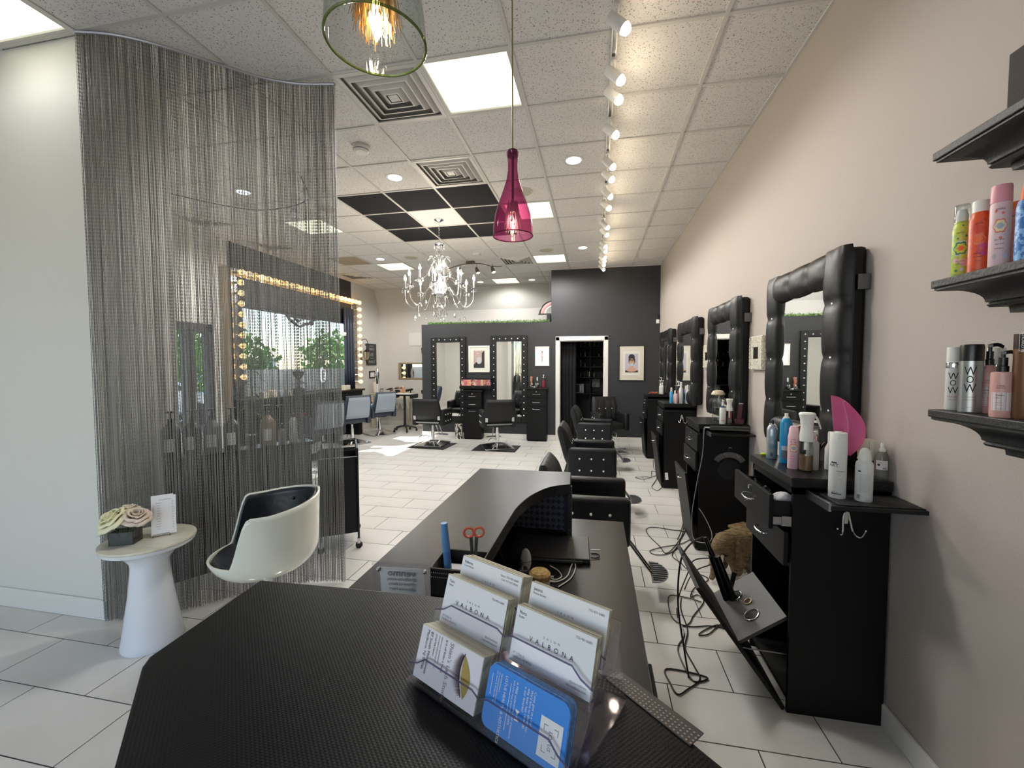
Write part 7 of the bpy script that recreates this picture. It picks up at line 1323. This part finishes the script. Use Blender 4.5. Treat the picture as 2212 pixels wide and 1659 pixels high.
for s_ in (-1, 1):
    MB().grid(lambda u, v: Vector((.125-.085*u*(.5+.5*sin(pi*v)), s_*(.088+.050*u-.018*u*u+.006*sin(v*24)*u), .335-.19*v-.02*u)), 12, 24).build('ear', WD, t, smooth=True, solid=.008, angle=80)
    MB().tube([(.205, s_*.038, .225), (.232, s_*.046, .15), (.262, s_*.045, .10)], [.014, .012, .003], 8, smooth=5).build('tusk', IV, t, smooth=True)
    MB().sphere((.195, s_*.052, .30), .007, 8, 6).build('eye', BPL, t)
    for lx in (-.09, .084):
        for k in range(3): MB().sphere((lx+.034, s_*.064+(k-1)*.022, .016), .011, 8, 5, (.5, 1, .9)).build('toenail', IV, t)
MB().box(-.19, -.02, -.11, .11, .352, .372).build('wood_saddle_board', mat('pale_carved_wood', '8c7350', .7, noise=(20, '6d5636', .4, .6)), t, bevel=.004); MB().box(-.15, -.13, -.12, .12, .0, .35).build('rear_board', MATS['carved_wood'], t, bevel=.003)
# ------------------------------------------------------------------ tangled cords on the floor
def cord(lb, px, r=.0042, m=BPL, nm='power_cord', grp='black appliance cords on the floor', sm=7):
    P = [atz(q[0], q[1], q[2] if len(q) > 2 else .006) for q in px]; c = P[len(P)//2]; t = thing(nm, lb, 'cord', (c.x, c.y, 0), group=grp); MB().tube(P, r, 6, smooth=sm).build('cord', m, t, world=True, smooth=True); return t
cord('black cord looping from the tilt door down to the front of the floor', [(1545, 1205, .34), (1500, 1210, .30), (1486, 1238, .2), (1466, 1290), (1463, 1330), (1478, 1370), (1464, 1400), (1478, 1440), (1500, 1472), (1527, 1463), (1440, 1445), (1450, 1480), (1465, 1500), (1487, 1488), (1512, 1468), (1500, 1440), (1480, 1400), (1485, 1360), (1470, 1310), (1480, 1270), (1500, 1235, .2), (1540, 1218, .34)])
cord('black cord snaking in a wide zigzag right of the nearest chair', [(1478, 1060), (1476, 1140), (1465, 1170), (1440, 1195), (1425, 1180), (1400, 1155), (1397, 1142), (1415, 1139), (1465, 1146), (1482, 1140), (1484, 1080), (1476, 1060)], .0035)
cord('black cord forming a flat loop before the second station', [(1500, 1160), (1470, 1175), (1430, 1182), (1404, 1190), (1415, 1198), (1440, 1197), (1462, 1185), (1470, 1165), (1482, 1140), (1480, 1105), (1484, 1080)], .0035)
cord('black cord running from the flat loop toward the tilt door', [(1463, 1180), (1452, 1200), (1470, 1215), (1488, 1232), (1530, 1250), (1500, 1270), (1492, 1290), (1507, 1285), (1520, 1300), (1498, 1330), (1490, 1345), (1475, 1350), (1450, 1330), (1445, 1288), (1480, 1290), (1515, 1300)], .0035)
cord('thin black cord bunched beside the third station', [(1411, 992), (1412, 1010), (1420, 1020), (1408, 1018), (1407, 1030), (1395, 1030), (1372, 1031), (1390, 1035), (1410, 1030), (1422, 1025), (1415, 1040), (1408, 1052), (1420, 1060), (1430, 1052)], .0035)
cord('black cord coiled with a small knot under the tilt door', [(1475, 1352), (1500, 1354), (1530, 1352), (1555, 1355), (1570, 1360), (1550, 1350), (1520, 1362), (1510, 1372), (1530, 1370), (1548, 1355), (1565, 1342)], .0035)
b = cord('thin dark extension cord from the second station down to the floor', [(1488, 1075), (1479, 1090), (1477, 1120), (1470, 1150), (1463, 1165)], .003)
t = thing('hot_tool_cord', 'thick black cord draped from the ringed tools over the tilt door', 'cord', (.6, 2.4, .4)); MB().tube([(.625, 2.42, .585), (.60, 2.44, .62), (.52, 2.42, .58), (.46, 2.36, .50), (.44, 2.30, .30), (.46, 2.22, .10), (.47, 2.16, .006)], .0048, 8, smooth=7).build('cord', BPL, t, world=True, smooth=True)
t = thing('paper_tag', 'small white paper tag stuck near the foot of the third station', 'paper', (.895, 5.515, .10)); MB().obox((0, 0, .06), ((1, 0, .1), (0, 1, 0), (-.1, 0, 1)), (.018, .002, .045)).build('tag', CARD, t)
